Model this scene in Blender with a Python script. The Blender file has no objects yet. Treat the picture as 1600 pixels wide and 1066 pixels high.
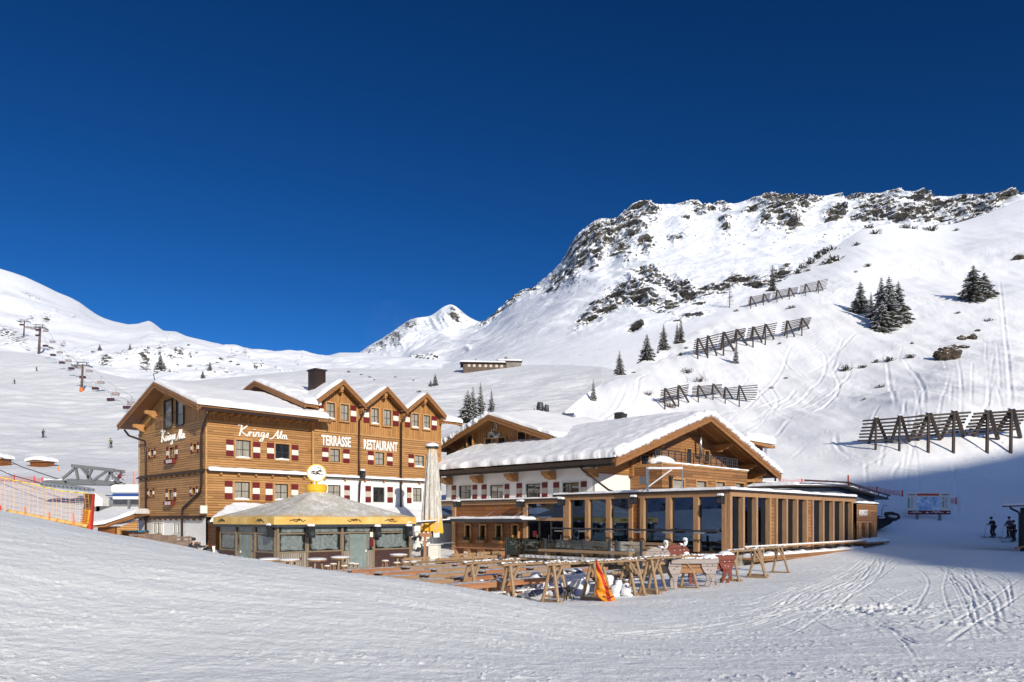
import bpy, bmesh, math, random
import numpy as np
from mathutils import Vector, Matrix
random.seed(7)
R = math.radians
C = bpy.context.scene.collection
SC = bpy.context.scene
# ------------------------------------------------------------------ camera, sky, sun, exposure
F, HY = 1150.0, 812.0            # focal length and horizon row of the 1600 px photograph
cam_d = bpy.data.cameras.new('camera')
cam_d.sensor_width = 36.0
cam_d.lens = 36.0 * F / 1600.0
cam_d.shift_y = (HY - 533.0) / 1600.0
cam_d.clip_start = 0.1
cam_d.clip_end = 9000
cam = bpy.data.objects.new('camera', cam_d)
cam.location = (0, 0, 0)
cam.rotation_euler = (R(90), 0, 0)
C.objects.link(cam)
SC.camera = cam
SUN_EL = R(22.0)
SUN_AZ = Vector((0.444, -0.896)).normalized()
S_DIR = Vector((SUN_AZ.x * math.cos(SUN_EL), SUN_AZ.y * math.cos(SUN_EL), math.sin(SUN_EL)))
sun_d = bpy.data.lights.new('sun', 'SUN')
sun_d.energy = 4.15
sun_d.angle = R(0.5)
sun_d.color = (1.0, 0.90, 0.74)
sun = bpy.data.objects.new('sun', sun_d)
sun.rotation_euler = S_DIR.to_track_quat('Z', 'Y').to_euler()
C.objects.link(sun)
world = bpy.data.worlds.new('World')
SC.world = world
world.use_nodes = True
wt = world.node_tree
wt.nodes.clear()
sky = wt.nodes.new('ShaderNodeTexSky')
sky.sky_type = 'NISHITA'
sky.sun_disc = False
sky.sun_elevation = SUN_EL
sky.sun_rotation = math.atan2(SUN_AZ.x, SUN_AZ.y)
sky.altitude = 2800
sky.air_density = 0.85
sky.dust_density = 0.0
sky.ozone_density = 3.0
hs = wt.nodes.new('ShaderNodeHueSaturation')
hs.inputs['Saturation'].default_value = 1.24
hs.inputs['Hue'].default_value = 0.497
hs.inputs['Value'].default_value = 0.535
bgn = wt.nodes.new('ShaderNodeBackground')
bgn.inputs['Strength'].default_value = 0.105
wo = wt.nodes.new('ShaderNodeOutputWorld')
# deep clear-air blue away from the sun, paler and brighter sky round the sun itself
def wn(t, **kw):
    nd = wt.nodes.new(t)
    for a_, b_ in kw.items(): setattr(nd, a_, b_)
    return nd
gm = wn('ShaderNodeGamma'); gm.inputs[1].default_value = 1.38
wt.links.new(sky.outputs[0], hs.inputs['Color']); wt.links.new(hs.outputs[0], gm.inputs[0])
tcw = wn('ShaderNodeTexCoord'); dt = wn('ShaderNodeVectorMath', operation='DOT_PRODUCT'); dt.inputs[1].default_value = tuple(S_DIR)
wt.links.new(tcw.outputs['Generated'], dt.inputs[0])
rp = wn('ShaderNodeMapRange', interpolation_type='SMOOTHSTEP'); rp.inputs[1].default_value = -0.05; rp.inputs[2].default_value = 0.95; rp.inputs[3].default_value = 0.0; rp.inputs[4].default_value = 1.0
wt.links.new(dt.outputs['Value'], rp.inputs[0])
h2 = wn('ShaderNodeHueSaturation'); h2.inputs['Saturation'].default_value = 0.98; h2.inputs['Value'].default_value = 1.8
wt.links.new(sky.outputs[0], h2.inputs['Color'])
mxw = wn('ShaderNodeMix', data_type='RGBA'); wt.links.new(rp.outputs[0], mxw.inputs[0]); wt.links.new(gm.outputs[0], mxw.inputs[6]); wt.links.new(h2.outputs[0], mxw.inputs[7])
wt.links.new(mxw.outputs[2], bgn.inputs['Color'])
wt.links.new(bgn.outputs[0], wo.inputs['Surface'])
SC.view_settings.view_transform = 'Standard'
SC.view_settings.look = 'None'
SC.view_settings.exposure = 0.14
SC.view_settings.gamma = 1.0
SC.view_settings.use_curve_mapping = False
SC.cycles.max_bounces = 8
SC.cycles.transparent_max_bounces = 12

# ------------------------------------------------------------------ helpers
def P(px, py, Y):
    return Vector(((px - 800.0) / F * Y, Y, (HY - py) / F * Y))

def lerp(a, b, t): return a + (b - a) * t

def _hash(ix, iy, seed):
    h = (ix.astype(np.int64) * 374761393 + iy.astype(np.int64) * 668265263 + seed * 1442695041) & 0x7fffffff
    h = ((h ^ (h >> 13)) * 1274126177) & 0x7fffffff
    h = (h ^ (h >> 16)) & 0xffff
    return h / 65535.0

def vnoise(x, y, seed=0):
    x = np.asarray(x, float); y = np.asarray(y, float)
    ix = np.floor(x); iy = np.floor(y)
    fx = x - ix; fy = y - iy
    fx = fx * fx * fx * (fx * (fx * 6 - 15) + 10); fy = fy * fy * fy * (fy * (fy * 6 - 15) + 10)
    ix = ix.astype(np.int64); iy = iy.astype(np.int64)
    a = _hash(ix, iy, seed); b = _hash(ix + 1, iy, seed); c = _hash(ix, iy + 1, seed); d = _hash(ix + 1, iy + 1, seed)
    return (a + (b - a) * fx) * (1 - fy) + (c + (d - c) * fx) * fy

def fbm(x, y, octv=5, seed=0, gain=0.5, lac=2.03):
    s = 0; amp = 1; tot = 0
    for k in range(octv):
        s = s + amp * (vnoise(x, y, seed + k * 17) * 2 - 1)
        tot += amp; amp *= gain
        x = x * lac + 13.7; y = y * lac - 7.3
    return s / tot

def ridged(x, y, octv=5, seed=0):
    s = 0; amp = 1; tot = 0
    for k in range(octv):
        s = s + amp * (1 - np.abs(vnoise(x, y, seed + k * 31) * 2 - 1) * 2)
        tot += amp; amp *= 0.5
        x = x * 2.07 + 3.1; y = y * 2.07 + 9.2
    return s / tot

# ------------------------------------------------------------------ materials
class NT:
    def __init__(self, name):
        self.m = bpy.data.materials.new(name)
        self.m.use_nodes = True
        self.t = self.m.node_tree
        self.t.nodes.clear()
        self.out = self.t.nodes.new('ShaderNodeOutputMaterial')
        self.b = self.t.nodes.new('ShaderNodeBsdfPrincipled')
        self.t.links.new(self.b.outputs[0], self.out.inputs['Surface'])
        self._c = None
    def n(self, typ, **kw):
        nd = self.t.nodes.new(typ)
        for k, v in kw.items():
            if k.startswith('i_'):
                key = k[2:]
                nd.inputs[int(key) if key.isdigit() else key.replace('_', ' ')].default_value = v
            else:
                setattr(nd, k, v)
        return nd
    def l(self, a, b): self.t.links.new(a, b)
    def coord(self):
        if self._c is None:
            self._c = self.n('ShaderNodeTexCoord')
        return self._c.outputs['Object']
    def geo(self):
        return self.n('ShaderNodeNewGeometry').outputs['Position']
    def mapped(self, scale=(1, 1, 1), src=None):
        mp = self.n('ShaderNodeMapping')
        mp.inputs['Scale'].default_value = scale
        self.l(src or self.coord(), mp.inputs['Vector'])
        return mp.outputs[0]
    def noise(self, scale, vec=None, detail=4, rough=0.55):
        nn = self.n('ShaderNodeTexNoise')
        nn.inputs['Scale'].default_value = scale
        nn.inputs['Detail'].default_value = detail
        nn.inputs['Roughness'].default_value = rough
        self.l(vec if vec is not None else self.coord(), nn.inputs['Vector'])
        return nn.outputs['Fac']
    def math(self, op, a, b=None, c=None):
        nd = self.n('ShaderNodeMath', operation=op)
        for i, v in enumerate((a, b, c)):
            if v is None: continue
            if isinstance(v, (int, float)): nd.inputs[i].default_value = v
            else: self.l(v, nd.inputs[i])
        return nd.outputs[0]
    def ramp(self, fac, stops, interp='LINEAR'):
        r = self.n('ShaderNodeValToRGB')
        r.color_ramp.interpolation = interp
        el = r.color_ramp.elements
        while len(el) < len(stops): el.new(0.5)
        for e, (p, c) in zip(el, stops):
            e.position = p
            e.color = (c[0], c[1], c[2], 1) if hasattr(c, '__len__') else (c, c, c, 1)
        self.l(fac, r.inputs[0])
        return r.outputs['Color']
    def mix(self, fac, a, b, mode='MIX'):
        nd = self.n('ShaderNodeMix', data_type='RGBA', blend_type=mode)
        for s, v in ((nd.inputs[0], fac), (nd.inputs[6], a), (nd.inputs[7], b)):
            if isinstance(v, (int, float)): s.default_value = v
            elif isinstance(v, tuple): s.default_value = (v[0], v[1], v[2], 1)
            else: self.l(v, s)
        return nd.outputs[2]
    def sep(self, v):
        s = self.n('ShaderNodeSeparateXYZ'); self.l(v, s.inputs[0]); return s.outputs
    def comb(self, x, y, z):
        s = self.n('ShaderNodeCombineXYZ')
        for i, v in enumerate((x, y, z)):
            if isinstance(v, (int, float)): s.inputs[i].default_value = v
            else: self.l(v, s.inputs[i])
        return s.outputs[0]
    def color(self, c):
        if isinstance(c, tuple): self.b.inputs['Base Color'].default_value = (c[0], c[1], c[2], 1)
        else: self.l(c, self.b.inputs['Base Color'])
    def rough(self, v):
        if isinstance(v, (int, float)): self.b.inputs['Roughness'].default_value = v
        else: self.l(v, self.b.inputs['Roughness'])
    def bump(self, h, strength=0.5, dist=0.02, prev=None):
        bn = self.n('ShaderNodeBump')
        bn.inputs['Strength'].default_value = strength
        bn.inputs['Distance'].default_value = dist
        self.l(h, bn.inputs['Height'])
        if prev is not None: self.l(prev, bn.inputs['Normal'])
        self.l(bn.outputs[0], self.b.inputs['Normal'])
        return bn.outputs[0]

def simple(name, col, rough=0.6, metal=0.0, var=0.15, nscale=6.0, bump=0.0, bscale=30.0, spec=0.5):
    k = NT(name)
    nz = k.noise(nscale, detail=5)
    lo = tuple(max(0, c * (1 - var)) for c in col); hi = tuple(min(1, c * (1 + var)) for c in col)
    k.color(k.ramp(nz, [(0.3, lo), (0.7, hi)]))
    k.rough(rough)
    k.b.inputs['Metallic'].default_value = metal
    k.b.inputs['Specular IOR Level'].default_value = spec
    if bump: k.bump(k.noise(bscale, detail=3), bump, 0.01)
    return k.m

def wood(name, dark, light, stretch=(1, 1, 12), rough=0.6, scale=3.0, grey=0.0, knots=True):
    """timber beam: grain stretched along the local axis with the LOW scale"""
    k = NT(name)
    v = k.mapped(stretch)
    nz = k.noise(scale, v, detail=6, rough=0.62)
    big = k.noise(0.9, detail=2)
    c = k.ramp(nz, [(0.28, dark), (0.62, light)])
    c2 = k.mix(k.math('MULTIPLY', big, 0.55), c, tuple(x * 0.62 for x in light))
    if grey:
        c2 = k.mix(k.math('MULTIPLY', k.noise(1.7, detail=3), grey), c2, (0.30, 0.27, 0.24))
    k.color(c2)
    k.rough(rough)
    k.bump(nz, 0.35, 0.01)
    return k.m

def siding(name, pitch, dark, light, horizontal=True, rough=0.55, gap=0.10, var=0.5, round_board=True, stain=0.0):
    """boards or half logs: object coords, horizontal (stacked along z) or vertical (side by side along x+y)"""
    k = NT(name)
    x, y, z = k.sep(k.coord())
    along = k.math('ADD', x, y)
    s = z if horizontal else along
    t = along if horizontal else z
    q = k.math('DIVIDE', s, pitch)
    idx = k.math('FLOOR', q)
    fr = k.math('FRACT', q)
    # per-board tone, boards broken into lengths
    seg = k.math('FLOOR', k.math('ADD', k.math('MULTIPLY', t, 0.28), k.math('MULTIPLY', idx, 0.37)))
    wn = k.n('ShaderNodeTexWhiteNoise', noise_dimensions='2D')
    k.l(k.comb(idx, seg, 0), wn.inputs['Vector'])
    grain = k.noise(1.0, k.comb(k.math('MULTIPLY', t, 2.2), k.math('MULTIPLY', s, 38), idx), detail=5, rough=0.65)
    c = k.ramp(grain, [(0.25, dark), (0.7, light)])
    tone = k.math('MULTIPLY', k.math('SUBTRACT', wn.outputs[0], 0.35), var)
    c = k.mix(k.math('MAXIMUM', tone, 0.0), c, tuple(v * 0.5 for v in dark))
    # knots
    kn = k.n('ShaderNodeTexVoronoi', feature='F1')
    kn.inputs['Scale'].default_value = 1.0
    k.l(k.comb(k.math('MULTIPLY', t, 2.6), k.math('MULTIPLY', s, 7.0), k.math('MULTIPLY', idx, 3.3)), kn.inputs['Vector'])
    kf = k.ramp(kn.outputs['Distance'], [(0.07, 1.0), (0.15, 0.0)])
    c = k.mix(k.math('MULTIPLY', kf, 0.6), c, tuple(v * 0.3 for v in dark))
    if stain:
        st = k.noise(0.5, k.comb(k.math('MULTIPLY', along, 1.5), k.math('MULTIPLY', z, 0.6), 0), detail=5)
        c = k.mix(k.math('MULTIPLY', k.ramp(st, [(0.45, 0.0), (0.7, 1.0)]), stain), c, tuple(v * 0.45 for v in light))
    g = k.math('ABSOLUTE', k.math('SUBTRACT', fr, 0.5))
    gapm = k.ramp(g, [(0.5 - gap, 0.0), (0.5 - gap * 0.35, 1.0)])
    c = k.mix(gapm, c, tuple(v * 0.22 for v in dark))
    k.color(c)
    k.rough(rough)
    if round_board:
        hgt = k.math('SUBTRACT', 1.0, k.math('POWER', k.math('MULTIPLY', g, 2.0), 3.0))
    else:
        hgt = k.math('SUBTRACT', 1.0, gapm)
    h2 = k.math('ADD', k.math('MULTIPLY', hgt, 1.0), k.math('MULTIPLY', grain, 0.12))
    k.bump(h2, 0.9, 0.03)
    return k.m

M = {}
def snow_terrain(name, nscale, tint=(0.86, 0.885, 0.93), fine=None, rock=True, streak=None, cap=0.6):
    k = NT(name)
    pos = k.geo()
    big = k.noise(nscale * 0.25, pos, detail=4)
    snow = k.ramp(big, [(0.3, tuple(v * 0.95 for v in tint)), (0.7, tint)])
    col = snow
    if rock:
        at = k.math('MINIMUM', k.n('ShaderNodeAttribute', attribute_name='rock').outputs['Fac'], cap)
        r1 = k.noise(nscale * 4.2, k.mapped((1, 1, 1.4), pos), detail=9, rough=0.74)
        nz = k.sep(k.n('ShaderNodeNewGeometry').outputs['Normal'])[2]
        th = k.math('ADD', at, k.math('MULTIPLY', k.math('SUBTRACT', r1, 0.5), 4.6))
        th = k.math('SUBTRACT', th, k.math('MULTIPLY', k.math('SUBTRACT', nz, 0.62), 0.7))
        msk = k.ramp(th, [(0.50, 0.0), (0.56, 1.0)])
        r2 = k.noise(nscale * 4.0, k.mapped((1, 1, 2.5), pos), detail=6, rough=0.7)
        rc = k.ramp(r2, [(0.32, (0.022, 0.020, 0.020)), (0.5, (0.085, 0.076, 0.066)), (0.68, (0.24, 0.21, 0.17))])
        col = k.mix(msk, snow, rc)
        hh = k.math('ADD', k.math('MULTIPLY', k.noise(nscale * 2.2, pos, detail=6, rough=0.65), 0.6), k.math('MULTIPLY', msk, k.math('MULTIPLY', r2, 1.5)))
    else:
        hh = k.noise(nscale * 2.2, pos, detail=6, rough=0.6)
    k.color(col)
    k.rough(0.62)
    k.b.inputs['Specular IOR Level'].default_value = 0.25
    nrm = k.bump(hh, 0.62, 0.5 / nscale * 0.25)
    if streak:
        sc, strg, dist = streak
        s = k.noise(1.0, k.mapped(sc, pos), detail=4, rough=0.6)
        nrm = k.bump(s, strg, dist, nrm)
    if fine:
        f = k.noise(fine[0], pos, detail=3, rough=0.6)
        nrm = k.bump(f, fine[1], fine[2], nrm)
    return k.m

M['snow_near'] = snow_terrain('snow_near', 1.2, (0.92, 0.95, 0.96), fine=(38.0, 1.0, 0.016), rock=False, streak=((0.28, 6.5, 1.0), 0.6, 0.022))
M['snow_hill'] = snow_terrain('snow_hill', 0.55, streak=((0.25, 0.10, 0.08), 0.35, 0.5))
M['snow_mid'] = snow_terrain('snow_mid', 0.30, (0.78, 0.80, 0.83), streak=((0.20, 0.05, 0.10), 0.5, 0.9))
M['snow_far'] = snow_terrain('snow_far', 0.085, cap=0.335)
M['snow_left'] = snow_terrain('snow_left', 0.085, cap=0.62)
M['snow_peak'] = snow_terrain('snow_peak', 0.05)

def mesh_grid(name, V, mat, attr=None, kind='structure', wrap=False):
    """V: (rows, cols, 3) array"""
    nr, nc, _ = V.shape
    me = bpy.data.meshes.new(name)
    idx = np.arange(nr * nc).reshape(nr, nc)
    a = idx[:-1, :-1].ravel(); b = idx[:-1, 1:].ravel(); c = idx[1:, 1:].ravel(); d = idx[1:, :-1].ravel()
    faces = np.stack([a, b, c, d], 1)
    me.vertices.add(nr * nc)
    me.vertices.foreach_set('co', V.reshape(-1).astype(np.float32))
    me.loops.add(faces.size)
    me.loops.foreach_set('vertex_index', faces.ravel().astype(np.int32))
    me.polygons.add(len(faces))
    me.polygons.foreach_set('loop_start', (np.arange(len(faces)) * 4).astype(np.int32))
    me.polygons.foreach_set('use_smooth', np.ones(len(faces), bool))
    if attr is not None:
        at = me.attributes.new('rock', 'FLOAT', 'POINT')
        at.data.foreach_set('value', attr.ravel().astype(np.float32))
    me.update(calc_edges=True)
    me.validate()
    me.materials.append(mat)
    o = bpy.data.objects.new(name, me)
    C.objects.link(o)
    if kind: o['kind'] = kind
    return o

# ---- near ground: thin plate surface through levelled points, one round sheet about the camera
gp = [(x, 1066, 7.8) for x in (0, 400, 800, 1200, 1600)]
gp += [(0, 880, 13), (0, 800, 22), (200, 915, 13), (200, 842, 20), (400, 940, 12.5), (400, 874, 18), (600, 960, 12), (600, 906, 17),
       (760, 980, 12.5), (760, 922, 18.5), (960, 940, 24.5), (960, 975, 18), (960, 1010, 13),
       (1200, 905, 32.4), (1200, 960, 19), (1200, 1010, 12.5), (1400, 858, 50), (1400, 900, 31), (1400, 960, 18.5), (1400, 1010, 12),
       (1600, 851, 58), (1600, 900, 30), (1600, 960, 17.5), (1600, 1010, 12), (1450, 815, 68), (1450, 795, 76), (1600, 800, 72), (1600, 770, 85),
       (1100, 912, 30), (1370, 851, 54), (1500, 838, 62)]
gw = [P(*q) for q in gp]
gw += [Vector(q) for q in [(-25, 35, 0.15), (-20.1, 35, -0.62), (-14.5, 34, -1.3), (-9.2, 24, -1.55), (-4.2, 22.5, -2.35), (-7, 27, -2.6), (-0.7, 23, -2.7), (-12, 31, -2.4), (-10, 37, -2.75), (-16, 40, -2.1),
    (-24, 44, -1.35), (-19.5, 45, -1.75), (-27, 54, -1.3), (-5.6, 32, -2.8), (-1, 27, -2.8), (5, 28, -2.8),
    (-4, 45, -2.7), (0, 36, -2.8), (4, 34, -2.8), (6, 40, -2.7), (11.6, 38, -2.55), (16, 43, -2.4), (20, 47, -2.2), (25, 52.6, -1.95), (10, 60, -1.5), (-2, 54, -2.4), (-8, 50, -2.3),
    (15, 75, -0.5), (-20, 70, -1.0), (-35, 60, -1.0), (-45, 75, 0.0), (-60, 80, 1.0), (-40, 35, 0.9), (-25, 22, 1.2), (-30, 10, 0.0), (40, 35, -1.6), (30, 8, -1.7), (60, 60, 2), (80, 40, 2),
    (0, -20, -1.0), (-20, -20, -1), (30, -30, -0.5), (0, 0, -1.66), (0, 85, 0), (0, -85, 0), (-85, 0, -3), (85, 0, 4), (-60, -60, -3), (-60, 0, -2), (60, -60, 2)]]
GX = np.array([[p.x, p.y] for p in gw]); GZ = np.array([p.z for p in gw])
def _tps(r2): return np.where(r2 > 1e-9, 0.5 * r2 * np.log(np.maximum(r2, 1e-9)), 0)
n_ = len(GX)
A_ = np.zeros((n_ + 3, n_ + 3))
A_[:n_, :n_] = _tps(((GX[:, None] - GX[None]) ** 2).sum(-1)) + np.eye(n_) * 3.0
A_[:n_, n_] = 1; A_[:n_, n_ + 1:] = GX; A_[n_, :n_] = 1; A_[n_ + 1:, :n_] = GX.T
Wt = np.linalg.solve(A_, np.concatenate([GZ, np.zeros(3)]))
def ground_base(X, Y):
    X = np.asarray(X, float); Y = np.asarray(Y, float)
    sh = X.shape
    x = X.ravel(); y = Y.ravel()
    z = Wt[n_] + Wt[n_ + 1] * x + Wt[n_ + 2] * y
    for i in range(n_):
        z = z + Wt[i] * _tps((x - GX[i, 0]) ** 2 + (y - GX[i, 1]) ** 2)
    return z.reshape(sh)
def gz(x, y): return float(ground_base(np.array([x]), np.array([y]))[0])

def catmull(pts, n=12):
    out = []
    pts = [np.array(p, float) for p in pts]
    pts = [2 * pts[0] - pts[1]] + pts + [2 * pts[-1] - pts[-2]]
    for i in range(1, len(pts) - 2):
        p0, p1, p2, p3 = pts[i - 1:i + 3]
        for t in np.linspace(0, 1, n, endpoint=False):
            out.append(0.5 * ((2 * p1) + (-p0 + p2) * t + (2 * p0 - 5 * p1 + 4 * p2 - p3) * t * t + (-p0 + 3 * p1 - 3 * p2 + p3) * t ** 3))
    out.append(pts[-2])
    return np.array(out)

def groove(X, Y, path, w, depth, lip=0.35):
    """height change carved along a ground path (world x, y): a rut with small lips"""
    path = np.asarray(path)
    dz = np.zeros_like(X)
    x0, y0 = path.min(0) - 4 * w; x1, y1 = path.max(0) + 4 * w
    m = (X > x0) & (X < x1) & (Y > y0) & (Y < y1)
    if not m.any(): return dz
    xs = X[m]; ys = Y[m]
    best = np.full(xs.shape, 1e9); bt = np.zeros(xs.shape); npth = len(path) - 1
    for i in range(len(path) - 1):
        a = path[i]; b = path[i + 1]; d = b - a; L = (d ** 2).sum() + 1e-9
        t = np.clip(((xs - a[0]) * d[0] + (ys - a[1]) * d[1]) / L, 0, 1)
        dd = (xs - a[0] - t * d[0]) ** 2 + (ys - a[1] - t * d[1]) ** 2
        bt = np.where(dd < best, (i + t) / npth, bt); best = np.minimum(best, dd)
    q = np.sqrt(best) / w
    depth = depth * np.clip(np.minimum(bt, 1 - bt) * 6, 0.0, 1) * (0.45 + 1.1 * vnoise(xs * 0.7 / w * 0.3, ys * 0.7 / w * 0.3, 7))
    dz[m] = -depth * np.exp(-q ** 2 * 2.2) + depth * lip * np.exp(-((q - 1.5) ** 2) * 3)
    return dz

def px2ground(px, py):
    """walk the view ray to the smooth ground"""
    dx = (px - 800) / F; dz = (HY - py) / F
    Y = np.linspace(4, 95, 1500)
    z = ground_base(dx * Y, Y)
    below = np.nonzero(dz * Y < z)[0]
    i = below[0] if len(below) else len(Y) - 1
    return np.array([dx * Y[i], Y[i]])

phi = np.concatenate([np.linspace(-180, -42, 50)[:-1], np.linspace(-42, -36.5, 30)[:-1], np.degrees(np.arctan(np.linspace(-0.74, 0.74, 900))), np.linspace(36.5, 42, 30)[1:], np.linspace(42, 180, 50)[1:]])
rr = np.concatenate([[0.0, 2.0, 3.5, 5.0, 6.0], np.exp(np.linspace(math.log(6.8), math.log(60), 430)), np.linspace(61, 100, 34)])
PH, RR_ = np.meshgrid(np.radians(phi), rr)
GXX = RR_ * np.sin(PH); GYY = RR_ * np.cos(PH)
GZZ = ground_base(GXX, GYY)
detail = np.clip(1.2 - RR_ / 70, 0.15, 1)
# groomed and skied surface: streaks run across the view on the left mound, softer lumps everywhere
GZZ += 0.022 * fbm(GXX * 0.3, GYY * 1.4, 4, 3) * detail + 0.006 * fbm(GXX * 0.8, GYY * 9.0, 4, 5) * detail
GZZ += 0.009 * fbm(GXX * 13, GYY * 15, 3, 9) * np.clip(1.3 - RR_ / 34, 0, 1)
GZZ += 0.10 * fbm(GXX * 0.12, GYY * 0.12, 3, 11) + 0.03 * fbm(GXX * 0.22, GYY * 0.7, 3, 15)
crumb = vnoise(GXX * 15, GYY * 15, 71)
GZZ += 0.032 * np.clip(crumb - 0.76, 0, 1) / 0.24 * np.clip(1.2 - RR_ / 35, 0, 1) * (vnoise(GXX * 0.7, GYY * 1.2, 5) > 0.45)
rng = np.random.RandomState(5)
tracks = [[(1330, 862), (1380, 872), (1425, 885), (1450, 905), (1440, 935), (1425, 960)],
          [(1340, 858), (1400, 866), (1440, 873), (1465, 885), (1480, 900), (1510, 925), (1560, 965), (1600, 985)],
          [(1200, 985), (1260, 960), (1310, 930), (1335, 905), (1345, 885)], [(1210, 1000), (1275, 968), (1325, 935), (1352, 905), (1360, 885)],
          [(1000, 990), (1100, 975), (1200, 955), (1290, 930)], [(960, 965), (1080, 955), (1180, 938), (1290, 905), (1360, 885)],
          [(1130, 960), (1250, 952), (1330, 935), (1390, 915)], [(1505, 875), (1508, 900), (1520, 940), (1500, 990)], [(1515, 872), (1525, 905), (1545, 940)],
          [(1480, 960), (1540, 948), (1600, 960)], [(1450, 990), (1520, 955), (1600, 900)], [(1470, 1005), (1540, 965), (1600, 925)],
          [(1280, 930), (1340, 952), (1400, 990), (1440, 1040)], [(1390, 860), (1480, 868), (1560, 862), (1640, 870)],
          [(820, 975), (960, 968), (1080, 962)], [(600, 955), (760, 985), (900, 990)], [(1240, 905), (1300, 895), (1370, 880)],
          [(1160, 925), (1250, 912), (1330, 893), (1390, 880)]]
for j in range(95):
    x = rng.uniform(1180, 1600); y = rng.uniform(880, 985); dx = rng.uniform(60, 170); sg = rng.choice([-1, 1])
    tracks.append([(x, y), (x + dx * .5, y - sg * rng.uniform(3, 14)), (x + dx, y - sg * rng.uniform(8, 34))])
for j in range(34):
    r_ = rng.rand(4)
    tracks.append([(880 + r_[0] * 260, 945 + r_[1] * 60), (1080 + r_[0] * 140, 935 + r_[1] * 50), (1230 + r_[2] * 80, 915 + r_[1] * 32), (1320 + r_[2] * 60, 885 + r_[1] * 16), (1360 + r_[3] * 60, 858 + r_[1] * 8)])
for j in range(16):
    r_ = rng.rand(3)
    tracks.append([(1350 + r_[0] * 60, 858 + r_[1] * 6), (1420 + r_[0] * 60, 866 + r_[1] * 14), (1470 + r_[2] * 90, 895 + r_[1] * 30), (1500 + r_[2] * 90, 940 + r_[1] * 60)])
for tr in tracks:
    w_ = [px2ground(*q) for q in tr]
    cv = catmull(w_, 8)
    GZZ += groove(GXX, GYY, cv, 0.03 + 0.03 * rng.rand(), 0.009 + 0.013 * rng.rand())
# churned patch where the runs meet
for (px, py, s) in ((1370, 950, 2.0), (1400, 958, 1.6), (1340, 948, 1.5), (1490, 975, 1.5)):
    c_ = px2ground(px, py)
    GZZ += np.exp(-(((GXX - c_[0]) / s) ** 2 + ((GYY - c_[1]) / (s * 0.5)) ** 2)) * 0.10 * fbm(GXX * 5.5, GYY * 5.5, 4, 21)
GV = np.stack([GXX, GYY, GZZ], -1)
ground = mesh_grid('ground', GV, M['snow_near'])

# ---- hills and mountains: rows between surveyed profile lines, each a real distance away
def prof(line, px):
    line = sorted(line)
    xs = [q[0] for q in line]
    return np.interp(px, xs, [q[1] for q in line]), np.interp(px, xs, [q[2] for q in line])

def layer(name, px, keys, rows, mat, back=0.35, drop=0.6, disp=None, rockf=None, smooth=True, sky_soft=12):
    px = np.asarray(px, float)
    K = [prof(k, px) for k in keys]
    uni = np.arange(px[0], px[-1] + 1, 4.0)
    def soft(vals, wpx):
        g = np.exp(-np.linspace(-2.5, 2.5, int(wpx / 4) * 2 + 1) ** 2); g /= g.sum()
        u = np.interp(uni, px, vals); h = len(g) // 2
        u = np.convolve(np.concatenate([2 * u[0] - u[h:0:-1], u, 2 * u[-1] - u[-2:-h - 2:-1]]), g, 'valid')
        return np.interp(px, uni, u)
    K = [(soft(py, 110), soft(Y, 110)) if i < len(K) - 1 else (soft(py, sky_soft), soft(Y, 80)) for i, (py, Y) in enumerate(K)]
    kpts = np.array([np.stack([(px - 800) / F * Y, Y, (HY - py) / F * Y], -1) for py, Y in K])  # nk, nc, 3
    nk = len(K)
    segs = []
    pyy = []
    for i in range(nk - 1):
        n = rows[i]
        t = np.linspace(0, 1, n, endpoint=(i == nk - 2))[:, None, None]
        p0 = kpts[max(i - 1, 0)] if i > 0 else 2 * kpts[0] - kpts[1]
        p3 = kpts[min(i + 2, nk - 1)] if i + 2 < nk else 2 * kpts[nk - 1] - kpts[nk - 2]
        p1, p2 = kpts[i], kpts[i + 1]
        if smooth:
            tt = 0.5
            v = (2 * p1 + (p2 - p0) * t + (2 * p0 - 5 * p1 + 4 * p2 - p3) * t * t + (-p0 + 3 * p1 - 3 * p2 + p3) * t ** 3) * 0.5
            lin = p1 + (p2 - p1) * t
            v = v * tt + lin * (1 - tt)
        else:
            v = p1 + (p2 - p1) * t
        segs.append(v)
    V = np.concatenate(segs, 0)
    nf = V.shape[0]
    # far side falls away
    top = kpts[-1]
    dirn = top / np.linalg.norm(top[:, :2], axis=1)[:, None]
    dirn[:, 2] = 0
    Lb = np.linalg.norm(top[:, :2], axis=1) * back
    bk = []
    for t in (0.03, 0.12, 0.35, 1.0):
        q = top + dirn * (Lb * t)[:, None]
        q[:, 2] = top[:, 2] - (Lb * t) * drop * (0.35 + 0.65 * t)
        bk.append(q)
    V = np.concatenate([V, np.array(bk)], 0)
    PX = np.broadcast_to(px, V.shape[:2])
    PYp = HY - V[..., 2] / V[..., 1] * F
    S = np.concatenate([np.linspace(0, 1, nf), np.ones(4)])[:, None] * np.ones_like(PX)
    rk = rockf(PX, PYp, V, S) if rockf else np.zeros(PX.shape)
    if disp is not None:
        dx, dy, dz = disp(PX, PYp, V, S, rk)
        V = V + np.stack([dx, dy, dz], -1)
    o = mesh_grid(name, V, mat, rk)
    return o

def blobs(PX, PY, lst):
    m = np.zeros(PX.shape)
    for (cx, cy, rx, ry, ang, st) in lst:
        ca, sa = math.cos(R(ang)), math.sin(R(ang))
        dx = PX - cx; dy = PY - cy
        u = (dx * ca + dy * sa) / rx; w = (-dx * sa + dy * ca) / ry
        m = np.maximum(m, st * np.exp(-(u * u + w * w) * 0.9))
    return m

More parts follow.
